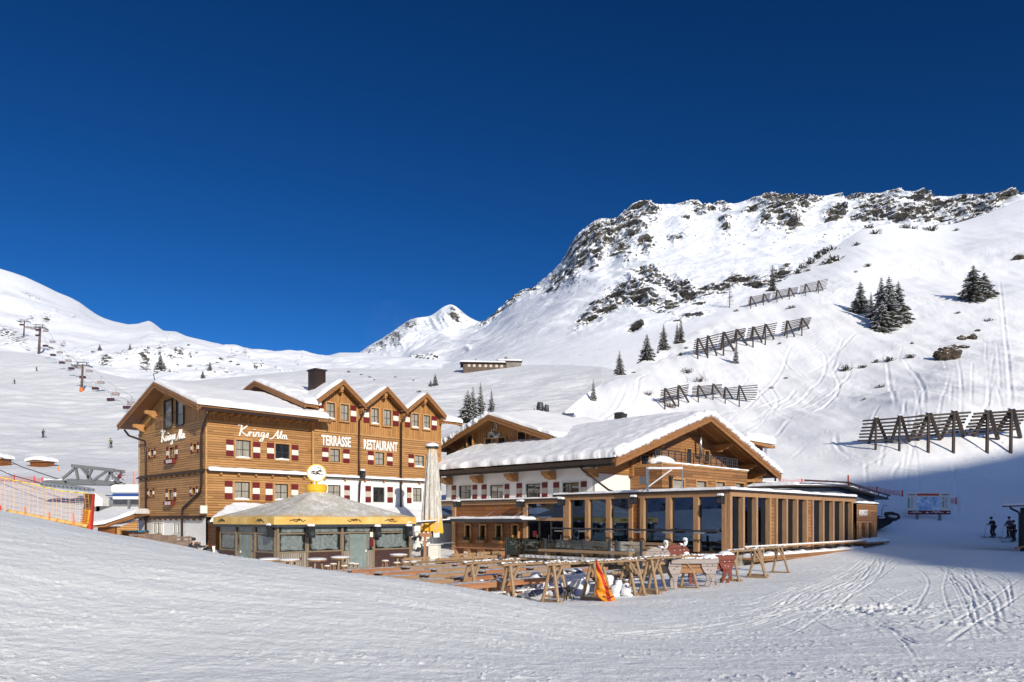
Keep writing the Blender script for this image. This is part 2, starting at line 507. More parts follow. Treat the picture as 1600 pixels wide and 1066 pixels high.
# main mountain
main_sky = [(560, 590, 700), (600, 576, 720), (625, 560, 730), (643, 538, 740), (674, 518, 750), (695, 511, 760), (715, 515, 770), (730, 510, 785), (747, 503, 800), (760, 497, 800), (785, 478, 790), (800, 462, 780), (815, 453, 770), (830, 446, 760), (843, 440, 750), (855, 430, 745), (867, 420, 740),
            (880, 403, 720), (893, 382, 710), (897, 372, 705), (912, 361, 700), (930, 345, 690), (938, 341, 690), (960, 345, 680), (965, 336, 680), (985, 318, 670), (1000, 314, 670), (1012, 316, 668), (1030, 323, 660),
            (1050, 321, 655), (1075, 318, 650), (1085, 321, 650), (1110, 325, 645), (1125, 320, 645), (1150, 319, 640), (1175, 316, 640), (1190, 309, 640), (1210, 306, 635), (1245, 310, 630), (1270, 317, 630), (1295, 309, 620),
            (1310, 313, 620), (1345, 306, 620), (1360, 309, 615), (1385, 305, 610), (1420, 300, 600), (1445, 309, 600), (1500, 308, 600), (1550, 304, 590), (1580, 308, 590), (1600, 306, 590), (1800, 290, 560), (2100, 330, 500)]
main_keys = [[(560, 620, 300), (650, 620, 300), (2100, 600, 300)],
             [(650, 590, 380), (745, 572, 380), (850, 555, 390), (1000, 520, 400), (1200, 470, 410), (1600, 430, 400), (2100, 480, 380)],
             [(650, 575, 560), (745, 540, 560), (850, 492, 520), (930, 462, 510), (1000, 430, 500), (1200, 405, 500), (1600, 370, 490), (2100, 400, 450)],
             main_sky]
main_rocks = [(652, 556, 10, 6, 0, 1.0), (675, 556, 9, 6, 0, .9), (730, 540, 6, 3, 0, .5), (765, 492, 22, 7, -35, .75), (800, 466, 20, 8, -40, .75), (835, 450, 16, 8, -20, .6), (870, 440, 24, 12, -45, .65), (905, 400, 34, 16, -60, .62), (925, 380, 30, 24, -40, .62), (950, 365, 26, 22, 0, .8),
              (985, 345, 26, 22, -20, .95), (1005, 335, 20, 14, 0, .85), (890, 425, 20, 14, -50, .7), (965, 385, 26, 12, 10, .6), (1010, 375, 14, 10, 0, .65), (935, 395, 26, 10, -60, .6),
              (1026, 424, 24, 12, 15, 1.25), (990, 442, 26, 16, -45, .95), (1060, 440, 20, 14, 20, .95), (960, 465, 34, 12, -45, .95), (925, 488, 26, 8, -40, .95), (1000, 465, 30, 12, -5, .85), (1075, 452, 26, 12, 20, 1.0),
              (1050, 470, 20, 8, 0, .6), (1110, 448, 26, 8, -10, .9), (1128, 448, 12, 9, 20, 1.15), (1155, 433, 16, 9, 0, 1.1), (1185, 437, 22, 9, 0, .8), (1222, 425, 14, 8, 0, .8), (995, 508, 12, 4, -30, .75), (1080, 490, 26, 4, -15, .75),
              (915, 500, 10, 5, 0, .7), (1035, 480, 24, 4, 10, .6), (1055, 370, 12, 6, 0, .6), (1068, 348, 8, 3, 0, .6), (1095, 335, 20, 6, 0, .7), (1078, 322, 18, 4, 0, .85), (1130, 335, 10, 6, 0, .7), (1128, 358, 12, 8, 40, .8),
              (1125, 323, 14, 4, 0, .9), (1165, 343, 14, 6, 0, .7), (1200, 315, 26, 7, 0, 1.1), (1215, 335, 26, 18, 20, 1.1), (1235, 325, 28, 12, 0, 1.0), (1225, 352, 14, 14, 0, .95), (1190, 350, 12, 10, -40, .8), (1260, 322, 14, 10, 0, .9),
              (1325, 316, 26, 8, 0, 1.15), (1295, 343, 16, 8, -10, 1.0), (1345, 335, 20, 14, -40, .9), (1378, 312, 16, 8, 0, 1.0), (1370, 335, 26, 14, -30, .85), (1430, 322, 20, 8, 0, 1.05), (1400, 345, 30, 12, 0, .9), (1435, 340, 16, 12, 0, .9),
              (1485, 335, 22, 18, -40, 1.2), (1520, 322, 34, 12, 10, 1.2), (1560, 314, 40, 7, -10, 1.1), (1460, 335, 18, 14, 0, .95), (1510, 338, 18, 8, 0, .9)]
def main_rock(PX, PY, V, S):
    m = blobs(PX, PY, main_rocks)
    m += 0.22 * (S > 0.93) * np.clip(1 - np.abs(PX - 930) / 220, 0, 1)
    n = fbm(V[..., 0] * 0.035, (V[..., 1] + V[..., 2]) * 0.045, 4, 41)
    return np.clip(m * (0.9 + 0.6 * n), 0, 1.3) * 0.78
def main_disp(PX, PY, V, S, rk):
    e = np.sin(np.clip(S, 0, 1) * math.pi * 0.5) ** 0.5
    sh = V[..., 0] * 0.9 + V[..., 1] * 0.35
    n1 = ridged(sh * 0.0085, (V[..., 1] * 0.4 + V[..., 2]) * 0.0032, 4, 51) - 0.3
    n2 = fbm(V[..., 0] * 0.03, V[..., 1] * 0.02 + V[..., 2] * 0.03, 5, 55)
    n3 = ridged(V[..., 0] * 0.10, V[..., 1] * 0.03 + V[..., 2] * 0.11, 4, 58)
    d = (n1 * 19 + n2 * 6.0) * e * np.clip((1 - S) * 14, 0.12, 1)
    r = np.clip(rk * 2.2, 0, 1)
    d2 = r * (n3 * 12 - 1)
    up = r * n2 * 5
    return d * 0.1, -(d * 0.75 + d2), d * 0.35 + up * 0.6 + (S > 0.985) * fbm(V[..., 0] * 0.08, V[..., 0] * 0 + 3.3, 3, 77) * 2.2
mts = layer('mountain', np.concatenate([np.arange(590, 1660, 1.4), np.arange(1660, 2101, 12)]), main_keys, [10, 130, 150], M['snow_far'], disp=main_disp, rockf=main_rock)

# far peak
peak_sky = [(500, 575, 1300), (540, 562, 1300), (566, 549, 1300), (577, 540, 1300), (590, 534, 1300), (600, 527, 1300), (612, 520, 1300), (625, 510, 1300), (640, 500, 1300), (650, 497, 1300), (673, 494, 1300), (683, 487, 1300), (693, 479, 1300),
            (703, 475, 1300), (712, 478, 1300), (725, 490, 1300), (733, 496, 1300), (745, 502, 1300), (770, 508, 1300), (820, 525, 1300), (900, 560, 1300)]
def peak_rock(PX, PY, V, S):
    m = blobs(PX, PY, [(595, 538, 12, 5, -20, .8), (618, 530, 16, 9, -20, 1.0), (640, 508, 12, 7, -30, .9), (628, 520, 14, 5, -30, .8), (650, 540, 10, 8, -50, .6), (657, 554, 12, 6, 0, 1.0), (676, 555, 10, 6, 0, .9), (712, 497, 9, 5, 40, 1.0), (708, 485, 7, 4, 50, .7), (583, 548, 14, 4, -20, .7), (722, 492, 8, 3, 45, .6)])
    m += 0.25 * (PX < 660) * (S > 0.8)
    return np.clip(m, 0, 1.2) * 0.78
def peak_disp(PX, PY, V, S, rk):
    n = fbm(V[..., 0] * 0.012, V[..., 2] * 0.014 + V[..., 1] * 0.004, 5, 61)
    rr_ = ridged(V[..., 0] * 0.02 + V[..., 2] * 0.01, V[..., 2] * 0.01, 4, 66)
    e = np.clip((1 - S) * 8, 0.1, 1) * np.clip(S * 4, 0, 1)
    return n * 0, -(n * 16 + rr_ * 14) * e - rk * 14 * rr_, n * 4 * e
layer('mountain', np.arange(500, 901, 1.3), [[(500, 620, 900), (900, 620, 900)], [(500, 585, 1120), (566, 562, 1150), (703, 520, 1180), (760, 540, 1180), (900, 580, 1100)], peak_sky], [40, 90], M['snow_peak'], disp=peak_disp, rockf=peak_rock)

# left mountain with its hummocky foot
left_sky = [(-900, 380, 500), (-500, 330, 560), (-300, 325, 600), (-120, 370, 640), (-50, 400, 660), (0, 420, 680), (20, 426, 690), (40, 433, 700), (70, 447, 720), (90, 457, 730), (110, 465, 740), (125, 473, 740), (137, 482, 750), (150, 491, 760), (162, 497, 760), (177, 502, 770),
            (200, 507, 780), (215, 506, 780), (225, 503, 780), (233, 501, 780), (240, 505, 780), (255, 517, 760), (275, 518, 750), (300, 529, 730), (315, 533, 720), (340, 537, 710), (360, 543, 700), (380, 549, 690), (400, 552, 680), (420, 557, 670), (450, 556, 650), (490, 558, 620), (515, 555, 600),
            (530, 551, 590), (560, 551, 580), (580, 553, 575), (600, 556, 560), (640, 558, 550), (680, 562, 540), (720, 567, 530), (745, 573, 520), (800, 582, 500)]
left_keys = [[(-900, 640, 300), (800, 610, 330)],
             [(-900, 560, 360), (0, 560, 420), (60, 560, 420), (150, 575, 400), (300, 588, 390), (500, 582, 390), (800, 600, 390)],
             [(-900, 500, 420), (0, 512, 520), (60, 535, 490), (130, 540, 480), (215, 536, 470), (250, 531, 470), (320, 538, 470), (400, 562, 470), (500, 566, 470), (620, 566, 450), (800, 590, 440)],
             left_sky]
lr = [(12, 520, 20, 10, 30, 1.0), (32, 535, 14, 8, 20, .9), (20, 540, 22, 4, 10, .6), (6, 512, 10, 6, 0, .8), (73, 494, 7, 5, 0, 1.1), (50, 491, 6, 5, 60, .8), (88, 487, 4, 5, 0, .5), (116, 496, 8, 3, 0, .8), (45, 458, 14, 3, 25, .8), (60, 466, 8, 2, 20, .8), (4, 452, 8, 3, 10, .7),
      (100, 535, 4, 7, 0, .8), (46, 515, 6, 14, 60, .6), (138, 550, 14, 4, -10, .8), (170, 554, 12, 6, -15, 1.1), (187, 546, 8, 4, 0, .8), (202, 541, 10, 6, -50, .8), (226, 552, 10, 7, 30, .95), (255, 537, 12, 5, -20, .7), (283, 541, 10, 4, 0, 1.0), (330, 555, 20, 3, 0, .7), (352, 566, 12, 5, 40, .9), (275, 572, 14, 4, 0, .7),
      (365, 553, 8, 3, 0, .9), (385, 555, 10, 2, 0, .6), (330, 570, 14, 8, 20, .6), (250, 530, 14, 2, -10, .6), (125, 560, 16, 4, 0, .6)]
def left_rock(PX, PY, V, S):
    m = blobs(PX, PY, lr)
    sc = fbm(PX * 0.09, PY * 0.16, 3, 81)
    band = np.exp(-((PY - (548 + np.clip(PX - 200, 0, 400) * 0.08)) / 16.0) ** 2) * (PX > 90) * (PX < 520)
    m = np.maximum(m, band * np.clip(sc - 0.15, 0, 1) * 1.6)
    return np.clip(m, 0, 1.2) * 0.8
def left_disp(PX, PY, V, S, rk):
    n = fbm(V[..., 0] * 0.011, V[..., 1] * 0.011, 4, 91)
    n2 = fbm(V[..., 0] * 0.035, V[..., 1] * 0.035, 4, 93)
    rr_ = ridged(V[..., 0] * 0.05, V[..., 1] * 0.03 + V[..., 2] * 0.05, 4, 96)
    e = np.clip((1 - S) * 6, 0.04, 1)
    foot = np.clip(1 - (V[..., 1] - 520) / 120, 0, 1)
    return n * 0, -(rk * rr_ * 9), (n * 8 * (0.6 + foot * 0.6) + n2 * 3.2 * foot) * e + rk * n2 * 4
layer('mountain', np.concatenate([np.arange(-900, -20, 14), np.arange(-20, 800, 1.8)]), left_keys, [20, 80, 90], M['snow_left'], disp=left_disp, rockf=left_rock, sky_soft=7)

# middle slope: piste on the left, rolling plateau behind the roofs
mid_keys = [[(-900, 870, 56), (-300, 850, 62), (1050, 850, 62)],
            [(-900, 790, 80), (-300, 768, 90), (0, 756, 90), (200, 762, 90), (400, 760, 90), (700, 760, 85), (1050, 800, 80)],
            [(-900, 700, 110), (-300, 700, 130), (0, 713, 130), (200, 722, 130), (400, 715, 130), (700, 682, 120), (850, 690, 110), (1050, 740, 95)],
            [(-900, 600, 200), (-300, 618, 230), (0, 632, 230), (200, 640, 230), (400, 620, 210), (600, 622, 190), (700, 632, 180), (850, 640, 160), (1050, 690, 120)],
            [(-900, 470, 330), (-300, 510, 380), (-40, 543, 400), (0, 548, 400), (60, 554, 370), (100, 564, 350), (140, 577, 330), (200, 592, 310), (300, 595, 300), (380, 588, 290), (440, 582, 290), (520, 576, 290), (620, 577, 290), (730, 577, 280), (760, 575, 275), (815, 571, 270), (850, 570, 260), (900, 571, 245), (940, 573, 230), (1050, 600, 180)]]
def mid_rock(PX, PY, V, S):
    m = blobs(PX, PY, [(668, 618, 10, 3, -10, .55), (560, 578, 14, 3, -10, .6), (530, 585, 8, 2, 0, .5)])
    return m * 0.6
def mid_disp(PX, PY, V, S, rk):
    e = np.clip((1 - S) * 6, 0.05, 1)
    n = fbm(V[..., 0] * 0.02, V[..., 1] * 0.02, 4, 101)
    n2 = fbm(V[..., 0] * 0.09 + V[..., 1] * 0.03, V[..., 1] * 0.16, 4, 103)
    wav = fbm((V[..., 0] + V[..., 1] * 0.5) * 0.12, (V[..., 1] - V[..., 0] * 0.3) * 0.35, 3, 105)
    return n * 0, n * 0, (n * 2.2 + n2 * 0.5 + wav * 0.35) * e * np.clip(S * 5, 0, 1)
mid = layer('hills', np.concatenate([np.arange(-900, -20, 14), np.arange(-20, 1050, 1.8)]), mid_keys, [12, 30, 90, 110], M['snow_mid'], disp=mid_disp, rockf=mid_rock)

# right hillside
hill_sky = [(860, 665, 92), (885, 640, 100), (920, 612, 115), (945, 597, 125), (970, 585, 133), (1000, 567, 142), (1040, 545, 153), (1080, 520, 165), (1130, 492, 178), (1165, 471, 190), (1200, 452, 205), (1240, 429, 222), (1270, 408, 235),
            (1310, 383, 250), (1335, 365, 262), (1350, 357, 268), (1370, 351, 274), (1400, 349, 280), (1440, 351, 288), (1480, 352, 295), (1500, 348, 300), (1520, 341, 306), (1545, 333, 312), (1570, 322, 322), (1600, 312, 330), (1700, 280, 350), (2000, 240, 340), (2600, 330, 240)]
hill_keys = [[(860, 845, 66), (1250, 842, 62), (1380, 850, 60), (2000, 860, 56), (2600, 870, 50)],
             [(860, 720, 84), (1000, 720, 84), (1200, 725, 84), (1300, 728, 82), (1400, 738, 79), (1600, 752, 82), (2000, 740, 80), (2600, 760, 70)],
             [(860, 690, 88), (940, 655, 100), (1050, 635, 118), (1150, 630, 120), (1300, 640, 112), (1400, 660, 98), (1500, 650, 98), (1600, 640, 100), (2000, 600, 105), (2600, 650, 90)],
             [(860, 675, 90), (920, 626, 110), (1000, 590, 128), (1080, 560, 145), (1200, 560, 148), (1300, 550, 150), (1400, 545, 148), (1500, 535, 148), (1600, 530, 148), (2000, 480, 160), (2600, 540, 130)],
             [(860, 668, 91), (920, 616, 113), (1000, 575, 137), (1080, 535, 156), (1200, 478, 186), (1300, 455, 192), (1400, 440, 200), (1500, 430, 205), (1600, 415, 210), (2000, 350, 230), (2600, 430, 180)],
             hill_sky]
def hill_rock(PX, PY, V, S):
    m = blobs(PX, PY, [(1560, 314, 30, 6, 0, .9), (1520, 333, 14, 6, 0, 0.8), (1595, 402, 12, 4, 0, 1.0)])
    return m * 0.6
def hill_disp(PX, PY, V, S, rk):
    e = np.clip((1 - S) * 5, 0.05, 1) * np.clip(S * 8, 0, 1)
    n = fbm(V[..., 0] * 0.035, V[..., 1] * 0.03, 4, 111)
    n2 = fbm(V[..., 0] * 0.30, V[..., 1] * 0.12, 4, 113)
    gul = fbm(V[..., 0] * 0.16, V[..., 1] * 0.02, 3, 115)
    return n * 0, n * 0, (n * 2.3 + n2 * 0.20 + gul * 0.7 + 0.12 * fbm(V[..., 0] * 0.9, V[..., 1] * 0.5, 3, 118) * (fbm(V[..., 0] * 0.05, V[..., 1] * 0.05, 2, 119) > 0.05)) * e
HPX = np.concatenate([np.arange(860, 1640, 1.5), np.arange(1640, 2601, 12)])
hill = layer('hills', HPX, hill_keys, [16, 50, 80, 90, 80], M['snow_hill'], disp=hill_disp, rockf=hill_rock, back=0.5, sky_soft=44)

from mathutils.bvhtree import BVHTree
def bvh_of(o):
    me = o.data
    return BVHTree.FromPolygons([v.co for v in me.vertices], [p.vertices for p in me.polygons])
BV = {'ground': bvh_of(ground), 'hill': bvh_of(hill), 'mid': bvh_of(mid)}
def hit(px, py, *names):
    d = Vector(((px - 800) / F, 1, (HY - py) / F)).normalized()
    best = None
    for n in (names or ('ground', 'hill', 'mid')):
        loc, nrm, i, dist = BV[n].ray_cast(Vector((0, 0, 0)), d)
        if loc is not None and (best is None or dist < best[1]): best = (loc, dist)
    return best[0] if best else None
def drop(x, y, *names):
    best = None
    for n in (names or ('ground', 'hill', 'mid')):
        loc, nrm, i, dist = BV[n].ray_cast(Vector((x, y, 500)), Vector((0, 0, -1)))
        if loc is not None and (best is None or loc.z > best): best = loc.z
    return best if best is not None else 0.0

# carve the ski turns into the hillside
hm = hill.data
co = np.empty(len(hm.vertices) * 3, np.float32); hm.vertices.foreach_get('co', co); co = co.reshape(-1, 3)
turns = [[(1190, 590), (1180, 560), (1200, 545), (1225, 560), (1215, 590), (1190, 615), (1160, 640), (1100, 660), (1000, 690)],
         [(1260, 530), (1235, 545), (1228, 570), (1255, 585), (1290, 570), (1310, 545), (1320, 520)], [(1240, 575), (1262, 590), (1300, 585), (1315, 560)],
         [(1255, 540), (1275, 545), (1290, 560), (1285, 590), (1265, 610), (1235, 635), (1180, 655), (1080, 672), (1000, 680)],
         [(1295, 560), (1310, 595), (1305, 620), (1280, 640), (1240, 655), (1200, 680)], [(1340, 520), (1310, 550), (1300, 575)],
         [(1245, 605), (1230, 625), (1190, 650), (1130, 670)], [(1150, 590), (1175, 600), (1195, 625), (1215, 645), (1270, 665)],
         [(1095, 575), (1105, 590), (1140, 600), (1160, 605)], [(1305, 675), (1310, 700), (1335, 715), (1400, 730), (1500, 740), (1600, 752)],
         [(1240, 650), (1200, 690), (1190, 720)], [(1560, 420), (1570, 520), (1578, 600), (1580, 640)],
         [(940, 650), (990, 625), (1000, 590), (1020, 580)], [(900, 690), (960, 640), (980, 600)], [(1320, 430), (1380, 410), (1450, 420), (1520, 400), (1600, 390)],
         [(1290, 470), (1340, 440), (1400, 425)], [(1230, 620), (1180, 640), (1100, 650)], [(1330, 560), (1325, 590), (1300, 615), (1250, 640), (1150, 664)],
         [(1200, 600), (1215, 625), (1205, 650)], [(1410, 560), (1440, 600), (1445, 640)], [(1400, 640), (1390, 600), (1385, 560)]]
dz = np.zeros(len(co))
for tr in turns:
    cv = catmull([np.array(hit(x, y, 'hill') or P(x, y, 100))[:2] for x, y in tr], 8)
    dz += groove(co[:, 0].astype(float), co[:, 1].astype(float), cv, 0.30, 0.10, 0.45)
rt = np.random.RandomState(9)
for j in range(60):
    x = rt.uniform(1020, 1600); y = rt.uniform(520, 740)
    L_ = rt.uniform(30, 110); dr_ = rt.uniform(-0.9, -0.2) if x < 1350 else rt.uniform(-2.5, 2.5)
    pts_ = [(x, y), (x + L_ * .4, y + L_ * .4 * dr_ + rt.uniform(-5, 5)), (x + L_ * .8, y + L_ * .8 * dr_)] if x < 1350 else [(x, y), (x + 6 * dr_, y + L_ * .5), (x + 10 * dr_, y + L_)]
    hp_ = [hit(a_, b_, 'hill') for a_, b_ in pts_]
    if all(h_ is not None for h_ in hp_):
        dz += groove(co[:, 0].astype(float), co[:, 1].astype(float), catmull([np.array(h_)[:2] for h_ in hp_], 6), 0.22, 0.05, 0.4)
co[:, 2] += dz
hm.vertices.foreach_set('co', co.ravel())
hm.update()
BV['hill'] = bvh_of(hill)

# high ground outside the frame: the ridge that shades the valley floor, and the valley's other side
def ridge_mesh(name, pts, half, mat, seed, rocky=0.0):
    pts = np.array(pts, float)
    cv = catmull(pts, 14)
    d = np.gradient(cv[:, :2], axis=0); d /= np.linalg.norm(d, axis=1)[:, None] + 1e-9
    nrm = np.stack([-d[:, 1], d[:, 0]], -1)
    ts = np.linspace(-1, 1, 41)
    V = np.zeros((len(cv), 41, 3))
    for j, t in enumerate(ts):
        w = half * t
        V[:, j, 0] = cv[:, 0] + nrm[:, 0] * w
        V[:, j, 1] = cv[:, 1] + nrm[:, 1] * w
        V[:, j, 2] = -3 + (cv[:, 2] + 3) * (1 - abs(t)) ** 0.9
    n = fbm(V[..., 0] * 0.05, V[..., 1] * 0.05, 4, seed)
    rg = ridged(V[..., 0] * 0.02, V[..., 1] * 0.02, 5, seed + 3)
    edge = np.clip(1 - np.abs(ts)[None, :], 0, 1)
    V[..., 2] += n * half * 0.03 * edge * (np.abs(ts)[None, :] > 0.02) + (rg - .4) * half * 0.06 * edge * (np.abs(ts)[None, :] > 0.02)
    rk = np.clip(rg * 0.9 + n * 0.5 - 0.15 + rocky, 0, 1) * 0.8
    return mesh_grid(name, V, mat, rk)
SHADE = [(30, -60, -2), (27, 0, -2), (25, 20, -2), (23.5, 35, -2), (26.5, 53, -1.8), (33, 76, 3.4), (43, 83, 4.6), (66, 95, 9), (100, 112, 26), (150, 140, 60)]   # where the shade of the far ridge ends
CASTER = [(x + S_DIR.x * 300, y + S_DIR.y * 300, z + S_DIR.z * 300) for x, y, z in SHADE]
ridge_mesh('hills', CASTER, 150, M['snow_hill'], 201)
ridge_mesh('mountain', [(-620, 360, 250), (-451, 119, 250), (-331, -41, 240), (-211, -201, 210), (-90, -360, 150), (60, -500, 115), (300, -600, 105)], 190, M['snow_far'], 211, 0.35)
ridge_mesh('mountain', [(760, 640, 300), (620, 420, 260), (520, 250, 210), (480, 60, 150), (520, -150, 110)], 170, M['snow_far'], 221)
# ------------------------------------------------------------------ building frame (a along the long facades, b away from the terrace)
UX, UY = 0.6990, 0.7151
TH = math.atan2(UY, UX)
def Wd(a, b, z=0.0): return Vector((a * UX - b * UY, a * UY + b * UX, z))
def ab(x, y): return (x * UX + y * UY, -x * UY + y * UX)
def onb(px, py, b):
    dx = (px - 800) / F; Y = b / (-dx * UY + UX)
    return Y * (dx * UX + UY), (HY - py) / F * Y
def ona(px, py, a):
    dx = (px - 800) / F; Y = a / (dx * UX + UY)
    return Y * (-dx * UY + UX), (HY - py) / F * Y
def rect_b(b, x0, y0, x1, y1):
    a0, a1 = onb(x0, 0, b)[0], onb(x1, 0, b)[0]
    xm = (x0 + x1) / 2
    return a0, a1, onb(xm, y1, b)[1], onb(xm, y0, b)[1]
def rect_a(a, x0, y0, x1, y1):
    b0, b1 = ona(x1, 0, a)[0], ona(x0, 0, a)[0]
    xm = (x0 + x1) / 2
    return b0, b1, ona(xm, y1, a)[1], ona(xm, y0, a)[1]

class MB:
    def __init__(s): s.v = []; s.f = []; s.m = []
    def add(s, vs, fs, m=0):
        o = len(s.v); s.v += [tuple(p) for p in vs]
        for f in fs: s.f.append(tuple(i + o for i in f)); s.m.append(m)
        return s
    def box(s, x0, x1, y0, y1, z0, z1, m=0):
        if x0 > x1: x0, x1 = x1, x0
        if y0 > y1: y0, y1 = y1, y0
        if z0 > z1: z0, z1 = z1, z0
        return s.add([(x0, y0, z0), (x1, y0, z0), (x1, y1, z0), (x0, y1, z0), (x0, y0, z1), (x1, y0, z1), (x1, y1, z1), (x0, y1, z1)],
                     [(0, 3, 2, 1), (4, 5, 6, 7), (0, 1, 5, 4), (1, 2, 6, 5), (2, 3, 7, 6), (3, 0, 4, 7)], m)
    def beam(s, p, q, w, h, m=0, up=(0, 0, 1)):
        p = Vector(p); q = Vector(q); d = (q - p).normalized(); u = Vector(up)
        if abs(d.dot(u)) > 0.98: u = Vector((1, 0, 0))
        r = d.cross(u).normalized(); u = r.cross(d).normalized()
        c = []
        for e in (p, q):
            for (i, j) in ((-1, -1), (1, -1), (1, 1), (-1, 1)): c.append(e + r * (i * w / 2) + u * (j * h / 2))
        return s.add(c, [(0, 3, 2, 1), (4, 5, 6, 7), (0, 1, 5, 4), (1, 2, 6, 5), (2, 3, 7, 6), (3, 0, 4, 7)], m)
    def tube(s, pts, r, n=7, m=0, cap=True):
        pts = [Vector(p) for p in pts]; rs = r if hasattr(r, '__len__') else [r] * len(pts)
        rings = []; prev = None
        for i, p in enumerate(pts):
            d = (pts[min(i + 1, len(pts) - 1)] - pts[max(i - 1, 0)]).normalized()
            if prev is None:
                prev = Vector((0, 0, 1)) if abs(d.z) < 0.9 else Vector((1, 0, 0))
            x = (prev - d * prev.dot(d)).normalized(); y = d.cross(x); prev = x
            rings.append([p + (x * math.cos(2 * math.pi * k / n) + y * math.sin(2 * math.pi * k / n)) * rs[i] for k in range(n)])
        vs = [q for rg in rings for q in rg]; fs = []
        for i in range(len(pts) - 1):
            for k in range(n):
                a = i * n + k; b = i * n + (k + 1) % n
                fs.append((a, b, b + n, a + n))
        if cap: fs.append(tuple(range(n - 1, -1, -1))); fs.append(tuple(range((len(pts) - 1) * n, len(pts) * n)))
        return s.add(vs, fs, m)
    def prism(s, poly, vec, m=0):
        n = len(poly); vec = Vector(vec)
        vs = [Vector(p) for p in poly] + [Vector(p) + vec for p in poly]
        fs = [tuple(range(n)), tuple(range(2 * n - 1, n - 1, -1))] + [(i, i + n, (i + 1) % n + n, (i + 1) % n) for i in range(n)]
        return s.add(vs, fs, m)
    def lathe(s, prof_, c=(0, 0, 0), n=16, m=0):
        vs = []; fs = []
        for (r, z) in prof_:
            for k in range(n):
                t = 2 * math.pi * k / n; vs.append((c[0] + r * math.cos(t), c[1] + r * math.sin(t), c[2] + z))
        for i in range(len(prof_) - 1):
            for k in range(n):
                a = i * n + k; b = i * n + (k + 1) % n; fs.append((a, b, b + n, a + n))
        fs.append(tuple(range(n - 1, -1, -1))); fs.append(tuple(range((len(prof_) - 1) * n, len(prof_) * n)))
        return s.add(vs, fs, m)
    def blob(s, c, r, seed=0, sq=(1, 1, 1), n=2, amp=0.2, m=0, freq=1.7):
        bm = bmesh.new(); bmesh.ops.create_icosphere(bm, subdivisions=n, radius=1.0)
        vs = [v.co.copy() for v in bm.verts]; fs = [tuple(v.index for v in f.verts) for f in bm.faces]; bm.free()
        X = np.array([[v.x, v.y, v.z] for v in vs])
        d = 1 + amp * fbm(X[:, 0] * freq + seed * 3.7 + X[:, 2] * .7, X[:, 1] * freq + X[:, 2] * freq, 3, seed)
        return s.add([(c[0] + x[0] * r * sq[0] * k, c[1] + x[1] * r * sq[1] * k, c[2] + x[2] * r * sq[2] * k) for x, k in zip(X, d)], fs, m)
    def build(s, name, mats, parent=None, smooth=False, bevel=0.0, label=None):
        org = Vector(parent['org']) if parent is not None and 'org' in parent else Vector((0, 0, 0))
        if parent is not None and parent.parent is not None and 'org' in parent.parent: org = Vector(parent.parent['org'])
        me = bpy.data.meshes.new(name)
        me.from_pydata([tuple(Vector(v) - org) for v in s.v], [], s.f)
        mats = mats if isinstance(mats, (list, tuple)) else [mats]
        for m in mats: me.materials.append(m)
        me.polygons.foreach_set('material_index', s.m)
        bm = bmesh.new(); bm.from_mesh(me); bmesh.ops.recalc_face_normals(bm, faces=bm.faces)
        if bevel: bmesh.ops.bevel(bm, geom=list(bm.edges), offset=bevel, segments=1, affect='EDGES', clamp_overlap=True)
        bm.to_mesh(me); bm.free()
        if smooth: me.polygons.foreach_set('use_smooth', [True] * len(me.polygons))
        o = bpy.data.objects.new(name, me); C.objects.link(o)
        if parent is not None: o.parent = parent
        if label: o['label'] = label
        return o

def tag(o, label, cat, group=None, kind=None):
    o['label'] = label; o['category'] = cat
    if group: o['group'] = group
    if kind: o['kind'] = kind
    return o
def root(name, label, cat, loc=(0, 0, 0), rz=0.0, group=None):
    o = bpy.data.objects.new(name, None); C.objects.link(o)
    o.empty_display_size = 0.3
    o.location = loc; o.rotation_euler = (0, 0, rz)
    return tag(o, label, cat, group)
def broot(name, label, cat, a, b, z, group=None):
    """root of a thing on the building grid; its parts are then given in grid coordinates"""
    o = root(name, label, cat, Wd(a, b, z), TH, group)
    o['org'] = (a, b, z)
    return o
def copy_tree(o, parent=None):
    c = o.copy(); C.objects.link(c)
    if parent is not None: c.parent = parent
    for ch in [x for x in o.children]: copy_tree(ch, c)
    return c

